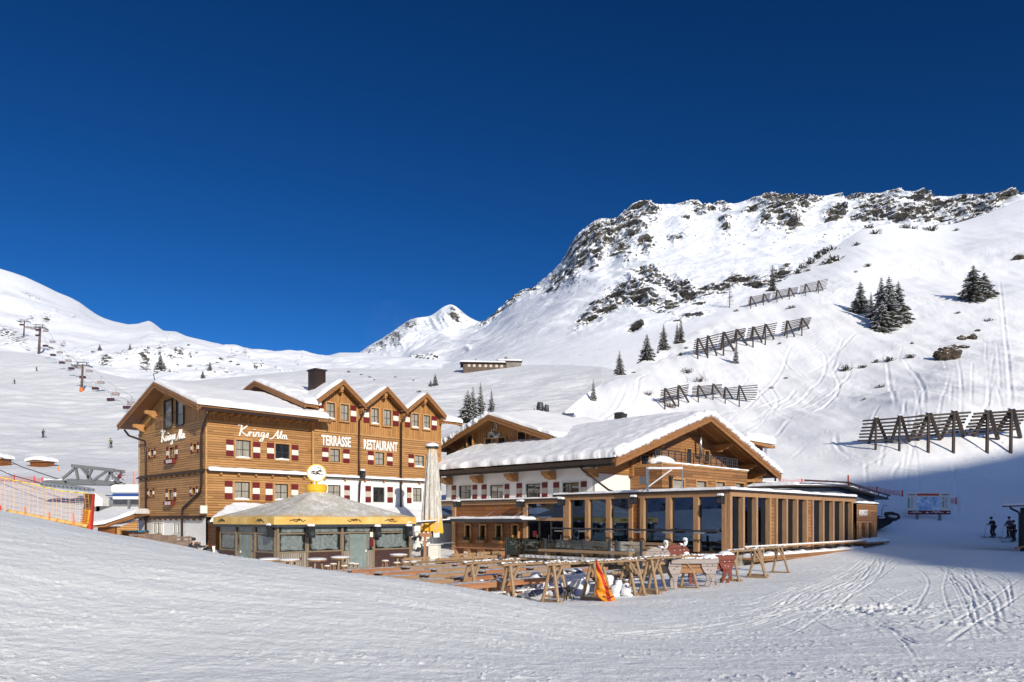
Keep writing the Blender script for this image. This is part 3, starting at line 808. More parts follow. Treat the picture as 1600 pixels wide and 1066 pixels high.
def slab_snow(name, fn, ns, nt, ls, lt, h0, parent, free=(1, 1, 1, 1), r=0.45, seed=1, hmin=0.35, wob=0.12, mat=None, lump=0.06, creep=0.0):
    """snow lying on a roof: fn(s,t) gives the roof surface point; free edges (s0,s1,t0,t1) round off"""
    S, T = np.meshgrid(np.linspace(0, 1, ns), np.linspace(0, 1, nt), indexing='ij')
    # denser near edges
    def ease(q): return q - 0.11 * np.sin(2 * math.pi * q)
    S = ease(S); T = ease(T)
    B = np.array([[fn(S[i, j], T[i, j]) for j in range(nt)] for i in range(ns)])
    ds = np.full(S.shape, 9.0)
    if free[0]: ds = np.minimum(ds, S * ls)
    if free[1]: ds = np.minimum(ds, (1 - S) * ls)
    if free[2]: ds = np.minimum(ds, T * lt)
    if free[3]: ds = np.minimum(ds, (1 - T) * lt)
    nz = fbm(B[..., 0] * 0.9 + B[..., 1] * 0.4, B[..., 1] * 0.9, 3, seed)
    q = np.clip((ds + 0.02) / (r * (1 + 0.4 * nz)), 0, 1)
    h = h0 * (hmin + (1 - hmin) * np.sqrt(1 - (1 - q) ** 2)) * (1 + 0.18 * fbm(B[..., 0] * 0.35, B[..., 1] * 0.35, 3, seed + 5))
    h = h + lump * fbm(B[..., 0] * 1.6, B[..., 1] * 1.6, 3, seed + 9)
    V = B.copy(); V[..., 2] += h
    w2 = wob * fbm(B[..., 0] * 1.3, B[..., 1] * 1.3, 3, seed + 13)
    edge = np.clip(1 - ds / r, 0, 1)
    V[..., 0] += w2 * edge; V[..., 1] += w2 * edge; V[..., 2] += w2 * edge * 0.5
    idx = lambda i, j: i * nt + j
    vs = [tuple(p) for p in V.reshape(-1, 3)]
    fs = [(idx(i, j), idx(i + 1, j), idx(i + 1, j + 1), idx(i, j + 1)) for i in range(ns - 1) for j in range(nt - 1)]
    rim = [(i, 0) for i in range(ns)] + [(ns - 1, j) for j in range(1, nt)] + [(i, nt - 1) for i in range(ns - 2, -1, -1)] + [(0, j) for j in range(nt - 2, 0, -1)]
    b0 = len(vs)
    for (i, j) in rim:
        p = B[i, j]; t = V[i, j]
        vs.append((lerp(p[0], t[0], 0.6), lerp(p[1], t[1], 0.6), p[2] + 0.004))
    n = len(rim)
    for k in range(n):
        k2 = (k + 1) % n
        fs.append((idx(*rim[k]), idx(*rim[k2]), b0 + k2, b0 + k))
    mb = MB(); mb.add(vs, fs)
    return mb.build(name, mat or M['snow_roof'], parent, smooth=True)

def wall_b(mb, b, a0, a1, z0, z1, holes, depth=0.18, m=0, top=None):
    """front sheet in the plane b, with real openings and reveals running back by depth; top(a) optional gable height"""
    xs = sorted({a0, a1, *[h[0] for h in holes], *[h[1] for h in holes]}); zs = sorted({z0, z1, *[h[2] for h in holes], *[h[3] for h in holes]})
    for i in range(len(xs) - 1):
        for j in range(len(zs) - 1):
            xm = (xs[i] + xs[i + 1]) / 2; zm = (zs[j] + zs[j + 1]) / 2
            if any(h[0] < xm < h[1] and h[2] < zm < h[3] for h in holes): continue
            mb.add([(xs[i], b, zs[j]), (xs[i + 1], b, zs[j]), (xs[i + 1], b, zs[j + 1]), (xs[i], b, zs[j + 1])], [(0, 1, 2, 3)], m)
    for h in holes:
        p = [(h[0], h[2]), (h[1], h[2]), (h[1], h[3]), (h[0], h[3])]
        for k in range(4):
            q0 = p[k]; q1 = p[(k + 1) % 4]
            mb.add([(q0[0], b, q0[1]), (q1[0], b, q1[1]), (q1[0], b + depth, q1[1]), (q0[0], b + depth, q0[1])], [(0, 1, 2, 3)], m)
def wall_a(mb, a, b0, b1, z0, z1, holes, depth=0.18, m=0):
    t = MB(); wall_b(t, 0, b0, b1, z0, z1, holes, depth, m)
    mb.add([(a + v[1], v[0], v[2]) for v in t.v], t.f, m)

# ---- materials of the buildings
M['snow_roof'] = snow_terrain('snow_roof', 1.0, (0.87, 0.89, 0.93), fine=(9.0, 0.25, 0.02), rock=False)
M['log'] = siding('log_siding', 0.155, (0.31, 0.145, 0.046), (0.62, 0.34, 0.13), gap=0.08, var=0.75, stain=0.28)
M['board_v'] = siding('vertical_boards', 0.16, (0.34, 0.15, 0.04), (0.60, 0.32, 0.11), horizontal=False, gap=0.07, var=0.7, round_board=False, stain=0.2)
M['batten_v'] = siding('batten_boards', 0.24, (0.30, 0.13, 0.035), (0.52, 0.26, 0.085), horizontal=False, gap=0.16, var=0.4)
M['old_board'] = siding('old_boards', 0.21, (0.23, 0.10, 0.035), (0.47, 0.24, 0.10), gap=0.05, var=0.9, round_board=False, stain=0.45)
M['dark_board'] = siding('dark_boards', 0.24, (0.17, 0.055, 0.014), (0.37, 0.14, 0.035), gap=0.04, var=0.8, round_board=False, stain=0.5)
M['beam'] = wood('beam', (0.28, 0.12, 0.035), (0.50, 0.25, 0.085), stretch=(1, 1, 1), scale=3.5)
M['fascia'] = wood('fascia', (0.20, 0.085, 0.03), (0.36, 0.17, 0.06), stretch=(1, 1, 4), scale=2.5)
M['post'] = wood('post', (0.26, 0.125, 0.045), (0.52, 0.29, 0.13), stretch=(6, 6, 0.5), scale=3.0, grey=0.25)
M['casing'] = wood('casing', (0.36, 0.18, 0.06), (0.60, 0.34, 0.14), stretch=(5, 5, 5), scale=1.5)
M['plaster'] = simple('plaster', (0.82, 0.82, 0.80), rough=0.9, var=0.04, nscale=1.5, bump=0.3, bscale=20)
M['red'] = simple('red_paint', (0.135, 0.007, 0.009), rough=0.55, var=0.2)
M['white_paint'] = simple('white_paint', (0.72, 0.71, 0.66), rough=0.6, var=0.06, nscale=4)
M['cream'] = simple('cream_paint', (0.50, 0.45, 0.37), rough=0.6, var=0.12, nscale=8)
M['letter'] = simple('letter_white', (0.86, 0.86, 0.84), rough=0.5, var=0.02)
M['sash'] = simple('sash_dark', (0.035, 0.03, 0.028), rough=0.45)
M['pipe'] = simple('pipe_brown', (0.055, 0.035, 0.028), rough=0.4, metal=0.5)
M['trim_dark'] = simple('trim_dark', (0.05, 0.04, 0.035), rough=0.5, metal=0.3)
M['soffit'] = siding('soffit', 0.2, (0.20, 0.085, 0.025), (0.38, 0.18, 0.06), horizontal=False, gap=0.05, var=0.3, round_board=False)
M['black'] = simple('black_plastic', (0.012, 0.012, 0.014), rough=0.5)
M['steel'] = simple('steel', (0.55, 0.57, 0.6), rough=0.32, metal=0.9, var=0.08)
M['grey_metal'] = simple('grey_metal', (0.22, 0.24, 0.26), rough=0.45, metal=0.5)
M['anthracite'] = simple('anthracite', (0.055, 0.065, 0.08), rough=0.5, metal=0.3)

def glass_pane(name, base, curtain=None, rough=0.04):
    k = NT(name)
    x, y, z = k.sep(k.coord())
    if curtain:
        w = k.noise(1.0, k.comb(k.math('MULTIPLY', k.math('ADD', x, y), 11.0), k.math('MULTIPLY', z, 0.7), 0), detail=2)
        side = k.noise(1.0, k.comb(k.math('MULTIPLY', k.math('ADD', x, y), 0.9), 0, 0), detail=0)
        c = k.ramp(w, [(0.3, tuple(v * 0.55 for v in curtain)), (0.7, curtain)])
        c = k.mix(k.ramp(side, [(0.30, 1.0), (0.36, 0.0)]), c, base)
        k.color(c)
    else:
        n = k.noise(0.9, detail=3)
        k.color(k.ramp(n, [(0.35, base), (0.7, tuple(min(1, v * 2.0 + 0.003) for v in base))]))
    k.rough(rough)
    k.b.inputs['Specular IOR Level'].default_value = 0.9
    k.b.inputs['Coat Weight'].default_value = 0.6
    k.b.inputs['Coat Roughness'].default_value = 0.02
    k.bump(k.noise(0.8, detail=1), 0.05, 0.02)
    return k.m
M['pane'] = glass_pane('pane', (0.012, 0.013, 0.014))
M['pane_curtain'] = glass_pane('pane_curtain', (0.018, 0.018, 0.02), (0.42, 0.40, 0.34))
def clear_glass(name, tint=(0.75, 0.85, 0.83), alpha=0.25, rough=0.02, gloss=(1, 1, 1), ior=1.7):
    k = NT(name)
    k.t.nodes.remove(k.b)
    tr = k.n('ShaderNodeBsdfTransparent'); tr.inputs[0].default_value = (*tint, 1)
    gl = k.n('ShaderNodeBsdfGlossy'); gl.inputs['Roughness'].default_value = rough; gl.inputs['Color'].default_value = (*gloss, 1)
    fr = k.n('ShaderNodeFresnel'); fr.inputs[0].default_value = ior
    mx = k.n('ShaderNodeMixShader')
    f2 = k.math('ADD', fr.outputs[0], alpha * 0.4)
    k.l(f2, mx.inputs[0]); k.l(tr.outputs[0], mx.inputs[1]); k.l(gl.outputs[0], mx.inputs[2])
    k.l(mx.outputs[0], k.out.inputs[0])
    return k.m
M['glass'] = clear_glass('clear_glass', (0.30, 0.38, 0.38), 0.35)
M['rail_glass'] = clear_glass('rail_glass', (0.93, 0.97, 0.95), -0.12)

def window(bld, axis, c, u0, u1, z0, z1, curtain=True, recess=0.10, case=0.09, cross=True, snow=False, casing='casing', cols=1, proud=0.05, sidecase=True):
    """window part (casing) > sash, pane, snow.  axis 'b': facade plane b=c seen from -b; axis 'a': plane a=c seen from -a"""
    def bx(mb, p0, p1, q0, q1, r0, r1, m=0):
        if axis == 'b': mb.box(p0, p1, q0, q1, r0, r1, m)
        else: mb.box(q0, q1, p0, p1, r0, r1, m)
    mb = MB(); w = case
    bx(mb, u0 - w, u0, c - proud, c + recess, z0 - w, z1 + w); bx(mb, u1, u1 + w, c - proud, c + recess, z0 - w, z1 + w)
    bx(mb, u0, u1, c - proud, c + recess, z1, z1 + w); bx(mb, u0, u1, c - proud - 0.03, c + recess, z0 - w, z0)
    wd = mb.build('window', M[casing], bld)
    s = MB(); f = 0.055; d0, d1 = c + recess - 0.05, c + recess + 0.01
    bx(s, u0, u0 + f, d0, d1, z0, z1); bx(s, u1 - f, u1, d0, d1, z0, z1); bx(s, u0 + f, u1 - f, d0, d1, z1 - f, z1); bx(s, u0 + f, u1 - f, d0, d1, z0, z0 + f)
    um = (u0 + u1) / 2; zm = lerp(z0, z1, 0.48)
    if cross:
        bx(s, um - 0.022, um + 0.022, d0 + 0.012, d1, z0 + f, z1 - f)
        bx(s, u0 + f, um - 0.022, d0 + 0.014, d1, zm - 0.018, zm + 0.018); bx(s, um + 0.022, u1 - f, d0 + 0.014, d1, zm - 0.018, zm + 0.018)
    s.build('sash', M['sash'], wd)
    g = MB(); bx(g, u0 + 0.01, u1 - 0.01, d1 - 0.028, d1 - 0.016, z0 + 0.01, z1 - 0.01)
    g.build('pane', M['pane_curtain' if curtain else 'pane'], wd)
    if snow:
        sn = MB(); n = 9
        for i in range(n):
            x = lerp(u0 + 0.03, u1 - 0.03, (i + 0.5) / n); h = 0.07 + 0.05 * math.sin(math.pi * (i + .5) / n) + random.uniform(-.015, .02)
            cc = (x, c + 0.02, z0 + h * 0.3) if axis == 'b' else (c + 0.02, x, z0 + h * 0.3)
            sn.blob(cc, 1.0, seed=i, sq=((u1 - u0) / n * 0.9, 0.11, h) if axis == 'b' else (0.11, (u1 - u0) / n * 0.9, h), n=1, amp=0.1)
        sn.build('snow', M['snow_roof'], wd, smooth=True)
    return wd
def shutter(bld, axis, c, u0, u1, z0, z1, th=0.035, name='shutter', mid='white_paint'):
    mb = MB(); h = (z1 - z0) / 3.0
    for k, m in ((0, 0), (1, 1), (2, 0)):
        a0 = z0 + k * h; a1 = z0 + (k + 1) * h
        if axis == 'b': mb.box(u0, u1, c - th - 0.012, c - 0.012, a0, a1, m)
        else: mb.box(c - th - 0.012, c - 0.012, u0, u1, a0, a1, m)
        for q in range(3):
            zz = lerp(a0, a1, (q + 0.5) / 3)
            if axis == 'b': mb.box(u0 + 0.03, u1 - 0.03, c - th - 0.02, c - th - 0.012, zz - h * 0.13, zz + h * 0.13, m)
            else: mb.box(c - th - 0.02, c - th - 0.012, u0 + 0.03, u1 - 0.03, zz - h * 0.13, zz + h * 0.13, m)
    return mb.build(name, [M['red'], M[mid]], bld)
def lettering(text, size, mat, loc, rot, parent, xs=1.0, ext=0.02, bold=0.0, align='CENTER', name='lettering', space=1.0):
    cu = bpy.data.curves.new(name, 'FONT'); cu.body = text; cu.size = size; cu.extrude = ext; cu.offset = bold; cu.align_x = align; cu.space_character = space
    cu.materials.append(mat)
    o = bpy.data.objects.new(name, cu); C.objects.link(o)
    o.parent = parent
    org = Vector(parent['org']) if 'org' in parent else Vector((0, 0, 0))
    if parent.parent is not None and 'org' in parent.parent: org = Vector(parent.parent['org'])
    bpy.context.view_layer.update()
    me = bpy.data.meshes.new_from_object(o.evaluated_get(bpy.context.evaluated_depsgraph_get()))
    bpy.data.objects.remove(o)
    if not me.materials: me.materials.append(mat)
    o = bpy.data.objects.new(name, me); C.objects.link(o); o.parent = parent
    o.location = Vector(loc) - org; o.rotation_euler = rot; o.scale = (xs, 1, 1)
    return o
ROT_B = (R(90), 0, 0)            # text reading on a facade of constant b
ROT_A = (R(90), 0, R(-90))       # text reading on a facade of constant a, seen from -a
SCRIPT_K = [  # 'Krings Alm' brush script as strokes, unit box about 10 x 3
    ([(0.0, 2.6), (0.35, 2.9), (0.75, 2.6)], 1), ([(0.75, 2.75), (0.55, 1.6), (0.25, 0.3)], 1.3), ([(1.75, 2.8), (1.25, 2.2), (0.62, 1.55), (1.05, 1.0), (1.75, 0.35)], 1.2),
    ([(1.75, 0.4), (2.1, 1.25), (2.25, 1.35), (2.55, 1.2)], 1), ([(2.25, 1.35), (2.12, 0.35)], 1.1), ([(2.15, 0.8), (2.4, 1.3), (2.7, 1.3)], 1.0), ([(3.0, 1.4), (2.85, 0.75), (3.0, 0.38), (3.3, 0.8)], 1.1), ([(3.1, 1.9), (3.14, 2.05)], 1.5),
    ([(3.45, 1.4), (3.3, 0.4)], 1.1), ([(3.38, 0.9), (3.75, 1.4), (3.98, 1.3), (3.85, 0.5), (4.2, 0.55)], 1), ([(4.95, 1.35), (4.6, 1.4), (4.35, 0.95), (4.5, 0.5), (4.9, 0.95)], 1), ([(5.0, 1.4), (4.85, 0.3), (4.55, -0.5), (4.1, -0.55), (4.4, -0.05), (5.2, 0.5)], 1),
    ([(5.2, 0.5), (5.75, 1.45), (5.7, 0.9), (5.65, 0.45), (5.25, 0.4)], 1),
    ([(6.0, 0.1), (6.6, 0.3), (7.3, 1.4), (7.75, 2.2)], 1), ([(7.75, 2.2), (7.6, 1.2), (7.65, 0.2)], 1.3), ([(6.9, 0.95), (7.9, 0.95)], 0.9), ([(7.75, 0.3), (8.3, 1.3), (8.45, 2.15), (8.2, 1.6), (8.15, 0.5), (8.45, 0.4)], 1),
    ([(8.6, 1.2), (8.5, 0.25)], 1.1), ([(8.55, 0.8), (8.9, 1.2), (9.0, 0.9), (8.9, 0.25)], 1), ([(8.95, 0.8), (9.3, 1.2), (9.4, 0.9), (9.3, 0.35), (9.7, 0.4)], 1)]
def script_sign(bld, axis, c, u0, z0, w, h, skew=0.0):
    mb = MB()
    for st, k in SCRIPT_K:
        cv = catmull(st, 5)
        pts = []
        for (x, y) in cv:
            uu = x / 9.8 * w; zz = z0 + y / 3.0 * h - skew * x / 9.8
            pts.append((u0 + uu, c - 0.05, zz) if axis == 'b' else (c - 0.05, u0 - uu, zz))
        mb.tube(pts, 0.038 * k * w / 3.5 * 1.05, n=5)
    return mb.build('lettering', M['letter'], bld)
def gable_roof(bld, along, s0, s1, t0, tr, t1, ze, zr, th=0.22, mat='soffit', name='roof', fas=0.34):
    """two pitched slabs + bargeboards. along='a': ridge runs along a at b=tr, eaves b=t0,t1"""
    def pt(s, t, z): return (s, t, z) if along == 'a' else (t, s, z)
    mb = MB()
    for t in (t0, t1):
        mb.prism([pt(s0, t, ze), pt(s1, t, ze), pt(s1, tr, zr), pt(s0, tr, zr)], (0, 0, -th))
    rf = mb.build(name, M[mat], bld)
    for s, e in ((s0, -1), (s1, 1)):
        for t in (t0, t1):
            f = MB()
            o = 0.05 * e
            f.prism([pt(s + o, t, ze + 0.03), pt(s + o, tr, zr + 0.03), pt(s + o, tr, zr - fas), pt(s + o, t, ze - fas)], Vector(pt(0.06 * e, 0, 0)) if along == 'a' else Vector((0, 0.06 * e, 0)))
            f.prism([pt(s + o * 2.3, t, ze + 0.05), pt(s + o * 2.3, tr, zr + 0.05), pt(s + o * 2.3, tr, zr - fas * 0.42), pt(s + o * 2.3, t, ze - fas * 0.42)], Vector(pt(0.04 * e, 0, 0)) if along == 'a' else Vector((0, 0.04 * e, 0)))
            f.build('bargeboard', M['fascia'], rf)
    return rf
# ================================================================== the wooden lodge on the left
A0, A1, AM, AF, AB = 19.5, 38.5, 26.84, 45.8, 57.4
FB = 45.62                                                       # front plane of the taller half
lodge = broot('alpine_lodge', 'tall honey-coloured timber lodge with red and white shutters and three small front gables', 'lodge', A0, AF, -2.4)
# window openings read on the facades
win_L = [rect_b(AF, 368.3, 688, 391.5, 716), rect_b(AF, 430, 694, 452, 719), rect_b(AF, 366, 753, 390, 781), rect_b(AF, 429, 756.5, 450, 782)]
win_Rup = [rect_b(FB, x0, y0, x1, y1) for x0, y0, x1, y1 in ((508.5, 630, 521.5, 655), (530.5, 632.5, 543, 658), (578.5, 638.5, 590, 663), (597.5, 641, 609.3, 665.5), (641.8, 647, 652.5, 668.8), (660, 649.5, 670, 671))]
win_Rm = [rect_b(FB, x0, y0, x1, y1) for x0, y0, x1, y1 in ((515.5, 701.5, 531, 722), (586, 707, 600, 726.5), (648, 712, 662, 730))]
win_Rg = [rect_b(FB, x0, y0, x1, y1) for x0, y0, x1, y1 in ((511.5, 758, 532, 779), (582.5, 761.5, 600.5, 785), (644.5, 762.5, 658.5, 784))]
w1 = MB()
wall_b(w1, AF, A0, AM, 0.16, 6.22, win_L)
w1.box(A0, A1, AF + 0.02, AF + 0.021, -2.4, -2.39)
w1.build('wall', M['log'], lodge)
w2 = MB()
wall_b(w2, FB, AM, A1, 3.06, 6.22, win_Rm)
w2.box(AM - 0.01, AM + 0.10, FB - 0.03, AF, 0.2, 6.22)
w2.build('wall', M['log'], lodge)
w3 = MB(); wall_b(w3, FB, AM + 0.001, A1, -2.4, 3.0, win_Rg); w3.build('wall', M['plaster'], lodge, label='white plastered ground floor wall')
# gable facade
ga = [rect_a(A0, 265, 699.5, 273, 715), rect_a(A0, 264, 766, 271, 780), rect_a(A0, 235.5, 703, 240.5, 713.5), rect_a(A0, 302, 694, 307.5, 705), rect_a(A0, 233.5, 765.5, 238.5, 775), rect_a(A0, 300.5, 762.5, 306, 772)]
w4 = MB(); wall_a(w4, A0, AF, AB, 0.16, 6.22, ga)
w4.build('wall', M['log'], lodge)
gd = [rect_a(A0, 258, 626, 269.5, 669), rect_a(A0, 277, 625, 287.5, 665)]
w5 = MB()
def gabletop(mb, a, b0, b1, z0, holes, zr, br, slope, depth=0.18):
    wall_a(mb, a, b0, b1, z0, max(z0 + 0.05, max([h[3] for h in holes] + [z0 + 0.1]) + 0.02), holes, depth)
w5.prism([(A0 + 0.02, AF, 6.2), (A0 + 0.02, AB, 6.2), (A0 + 0.02, AB, 6.95), (A0 + 0.02, 51.6, 8.95), (A0 + 0.02, AF, 6.95)], (0.25, 0, 0))
w5.build('wall', M['board_v'], lodge, label='vertical board gable top')
w6 = MB()
gw_ = [rect_a(A0, 241, 817.5, 255, 833.5), rect_a(A0, 272, 818.5, 286, 833.5)]
wall_a(w6, A0, AF, AB, -2.4, 0.1, gw_)
w6.box(A0, A1, AB - 0.2, AB, -2.4, 6.2); w6.box(A1 - 0.2, A1, FB + 0.02, AB, -2.4, 6.9)
w6.build('wall', M['plaster'], lodge, label='white plastered base wall')
w7 = MB()  # vertical boards band under the eaves, front of the low half and of the dormers
w7.box(A0 + 0.01, AM, AF + 0.004, AF + 0.1, 6.22, 7.1)
w7.prism([(AM - 0.02, FB - 0.02, 6.2), (A1, FB - 0.02, 6.2), (A1, FB - 0.02, 8.1), (AM - 0.02, FB - 0.02, 8.1)], (0, 0.22, 0))
DA = [28.87, 32.64, 36.41]
for d in DA:
    w7.prism([(d - 1.8, FB - 0.019, 8.1), (d + 1.8, FB - 0.019, 8.1), (d + 1.8, FB - 0.019, 8.25), (d, FB - 0.019, 9.6), (d - 1.8, FB - 0.019, 8.25)], (0, 0.22, 0))
w7.build('wall', M['board_v'], lodge, label='vertical boards under the front gables')
# upstairs windows are set proud of the boards
for i, r in enumerate(win_L): window(lodge, 'b', AF, *r, curtain=(i != 1), snow=True, case=0.10)
for i, r in enumerate(win_Rm): window(lodge, 'b', FB, *r, snow=(i == 2), case=0.09)
for i, r in enumerate(win_Rg): window(lodge, 'b', FB, *r, curtain=(i != 1), casing='plaster', case=0.05)
for i, r in enumerate(win_Rup): window(lodge, 'b', FB - 0.13, *r, recess=0.09, case=0.10, snow=i in (0, 2, 4, 5))
for (c, x0, y0, x1, y1) in [(AF, 353.3, 687, 364.5, 712.5), (AF, 395.4, 690.5, 406.2, 716), (AF, 417, 692, 427.6, 717), (AF, 455.6, 695.5, 465.8, 719.5), (AF, 351, 751.5, 362.6, 780), (AF, 394.6, 753.7, 405.3, 781), (AF, 414.7, 755, 425.4, 782.5), (AF, 455, 757, 465.5, 783),
                            (FB, 503.2, 699.5, 512.6, 721.3), (FB, 536.2, 702.2, 545.6, 723.7), (FB, 574.7, 704.8, 583.2, 726), (FB, 604.7, 707.6, 613, 727.5), (FB, 638, 710, 646, 729.8), (FB, 666, 712, 674, 731),
                            (FB, 499.7, 757, 508.4, 782), (FB, 537.6, 758.5, 546.4, 782), (FB, 570.7, 759.4, 579.3, 785.3), (FB, 605, 761, 613.5, 785.6), (FB, 635.6, 761.6, 642.6, 786.5),
                            (FB - 0.05, 497.5, 631, 505.5, 653.5), (FB - 0.05, 547.6, 634, 556.3, 659), (FB - 0.05, 568, 636, 576.3, 660.3), (FB - 0.05, 614, 642.5, 622.3, 665.6), (FB - 0.05, 632.6, 644.5, 640, 667.3), (FB - 0.05, 674.5, 650.6, 682, 672)]:
    shutter(lodge, 'b', c, *rect_b(c, x0, y0, x1, y1), mid='cream' if y0 > 756.9 and x0 > 470 else 'white_paint')
for i, r in enumerate(ga):
    big = i < 2
    window(lodge, 'a', A0, *r, curtain=big, cross=big, case=0.05, recess=0.12)
    w = 0.42 if big else 0.24
    shutter(lodge, 'a', A0, r[0] - w - 0.08, r[0] - 0.08, r[2] - 0.12, r[3] + 0.1)
    shutter(lodge, 'a', A0, r[1] + 0.08, r[1] + 0.08 + w, r[2] - 0.12, r[3] + 0.1)
    if big:
        fb_ = MB(); fb_.box(A0 - 0.30, A0 - 0.02, r[0] - 0.25, r[1] + 0.25, r[2] - 0.42, r[2] - 0.16, 0)
        for q in range(4): fb_.box(A0 - 0.315, A0 - 0.301, r[0] - 0.22 + q * 0.26, r[0] - 0.1 + q * 0.26, r[2] - 0.40, r[2] - 0.18, 1)
        fb_.build('flower_box', [M['red'], M['white_paint']], lodge)
for r in gd:
    window(lodge, 'a', A0 - 0.03, *r, curtain=True, cross=False, case=0.06, casing='sash', recess=0.06)
for r in gw_:
    window(lodge, 'a', A0, *r, curtain=False, casing='white_paint', case=0.07, recess=0.05)
    for k in (0.27, 0.73):
        q = MB(); um = lerp(r[0], r[1], k); q.box(A0 - 0.03, A0 + 0.02, um - 0.22, um + 0.22, r[2] + 0.02, r[3] - 0.02); q.build('shutter', M['white_paint'], lodge, label='white louvred shutter')
# small french balcony in the gable
bal = MB()
b0, b1 = rect_a(A0, 250, 650, 276, 670)[:2]
zb = ona(262, 672, A0)[1]
for t in (0.0, 0.42, 0.84): bal.tube([(A0 - 0.32, b0, zb + 0.15 + t), (A0 - 0.32, b1, zb + 0.15 + t)], 0.02, 5)
n = 12
for i in range(n + 1):
    y = lerp(b0, b1, i / n); bal.tube([(A0 - 0.32, y, zb + 0.12), (A0 - 0.32, y, zb + 1.0)], 0.012, 4)
for y in (b0, b1): bal.tube([(A0, y, zb + 0.99), (A0 - 0.32, y, zb + 0.99)], 0.02, 5); bal.tube([(A0, y, zb + 0.15), (A0 - 0.32, y, zb + 0.15)], 0.02, 5)
bal.build('balcony_railing', M['sash'], lodge)
# belt courses with beam ends and snow
bt = MB()
bt.prism([(A0 - 0.22, AF - 0.02, 3.02), (A0 - 0.22, AB, 3.02), (A0 - 0.005, AB, 3.16), (A0 - 0.005, AF - 0.02, 3.16)], (0, 0, -0.05))
bt.prism([(A0 - 0.22, AF - 0.02, 0.10), (A0 - 0.22, AB, 0.10), (A0 - 0.005, AB, 0.24), (A0 - 0.005, AF - 0.02, 0.24)], (0, 0, -0.05))
bt.prism([(A0, AF - 0.28, 3.04), (AM, AF - 0.28, 3.04), (AM, AF - 0.005, 3.16), (A0, AF - 0.005, 3.16)], (0, 0, -0.05))
bt.prism([(AM + 0.11, FB - 0.28, 3.0), (A1, FB - 0.28, 3.0), (A1, FB - 0.005, 3.12), (AM + 0.11, FB - 0.005, 3.12)], (0, 0, -0.05))
bt.build('belt_flashing', M['trim_dark'], lodge)
be = MB()
for i in range(12):
    y = lerp(AF + 0.7, AB - 0.5, i / 11)
    for z in (2.86, -0.06): be.box(A0 - 0.16, A0 - 0.004, y - 0.07, y + 0.07, z, z + 0.13)
for i in range(6): x = lerp(A0 + 0.9, AM - 0.6, i / 5); be.box(x - 0.07, x + 0.07, AF - 0.2, AF - 0.004, 2.84, 2.98)
for i in range(7): x = lerp(AM + 0.9, A1 - 0.6, i / 6); be.box(x - 0.07, x + 0.07, FB - 0.2, FB - 0.004, 2.80, 2.94)
be.build('beam_ends', M['beam'], lodge)
slab_snow('belt_snow', lambda s, t: (lerp(A0 + 0.1, AM + 0.02, s), lerp(AF - 0.33, AF - 0.06, t), 3.06 + 0.11 * t), 46, 5, 7.3, 0.3, 0.17, lodge, r=0.1, seed=31, wob=0.05, lump=0.05)
slab_snow('belt_snow', lambda s, t: (lerp(AM + 0.15, A1, s), lerp(FB - 0.32, FB - 0.06, t), 3.02 + 0.1 * t), 60, 5, 11.5, 0.3, 0.12, lodge, r=0.1, seed=33, wob=0.05, lump=0.07)
cs = MB(); cs.box(A0 - 0.02, A0 + 0.08, AF - 0.02, AF - 0.003, 0.2, 6.2); cs.box(A0 - 0.02, A0 - 0.003, AF - 0.003, AF + 0.08, 0.2, 6.2)
cs.box(A0 - 0.02, A0 - 0.003, AB - 0.08, AB + 0.02, 0.2, 6.2); cs.box(AM - 0.02, AM + 0.1, FB - 0.05, FB - 0.032, 0.2, 6.2); cs.build('corner_board', M['casing'], lodge)
bd = MB(); bd.box(A0 - 0.03, AM, AF - 0.035, AF - 0.003, 6.16, 6.26); bd.box(AM, A1, FB - 0.05, FB - 0.022, 6.16, 6.26); bd.box(A0 - 0.035, A0 - 0.003, AF, AB, 6.16, 6.26); bd.build('drip_board', M['casing'], lodge)
# roof of the low half
rl = gable_roof(lodge, 'a', 18.6, 27.6, 44.6, 51.6, 58.8, 6.93, 9.18)
for z_, b_ in ((6.6, 56.3), (7.35, 54.0), (8.65, 51.6), (7.55, 48.2)):   # stepped purlin ends
    mb = MB(); mb.prism([(18.72, b_ - 0.12, z_ + 0.25), (A0, b_ - 0.12, z_ + 0.25), (A0, b_ - 0.12, z_ - 0.32), (19.2, b_ - 0.12, z_ - 0.2), (18.95, b_ - 0.12, z_ - 0.02), (18.72, b_ - 0.12, z_ + 0.03)], (0, 0.24, 0)); mb.build('purlin_end', M['beam'], rl)
rw = MB()
for i in range(15):
    x = 19.2 + i * 0.52
    if x < 27: rw.box(x - 0.05, x + 0.05, 44.7, AF, 6.56, 6.70)
rw.build('rafter_ends', M['beam'], rl)
gt = MB(); gt.box(18.7, 26.6, 44.42, 44.58, 6.66, 6.82); gt.build('gutter', M['pipe'], rl)
def roofA(s, t):
    b = lerp(44.5, 58.9, t); d = abs(b - 51.6)
    return (lerp(18.5, 27.5, s), b, 9.24 - 0.321 * math.sqrt(d * d + 0.25))
slab_snow('roof_snow', roofA, 60, 70, 9, 14.4, 0.36, rl, free=(1, 0, 1, 1), seed=3, r=0.5, wob=0.10)
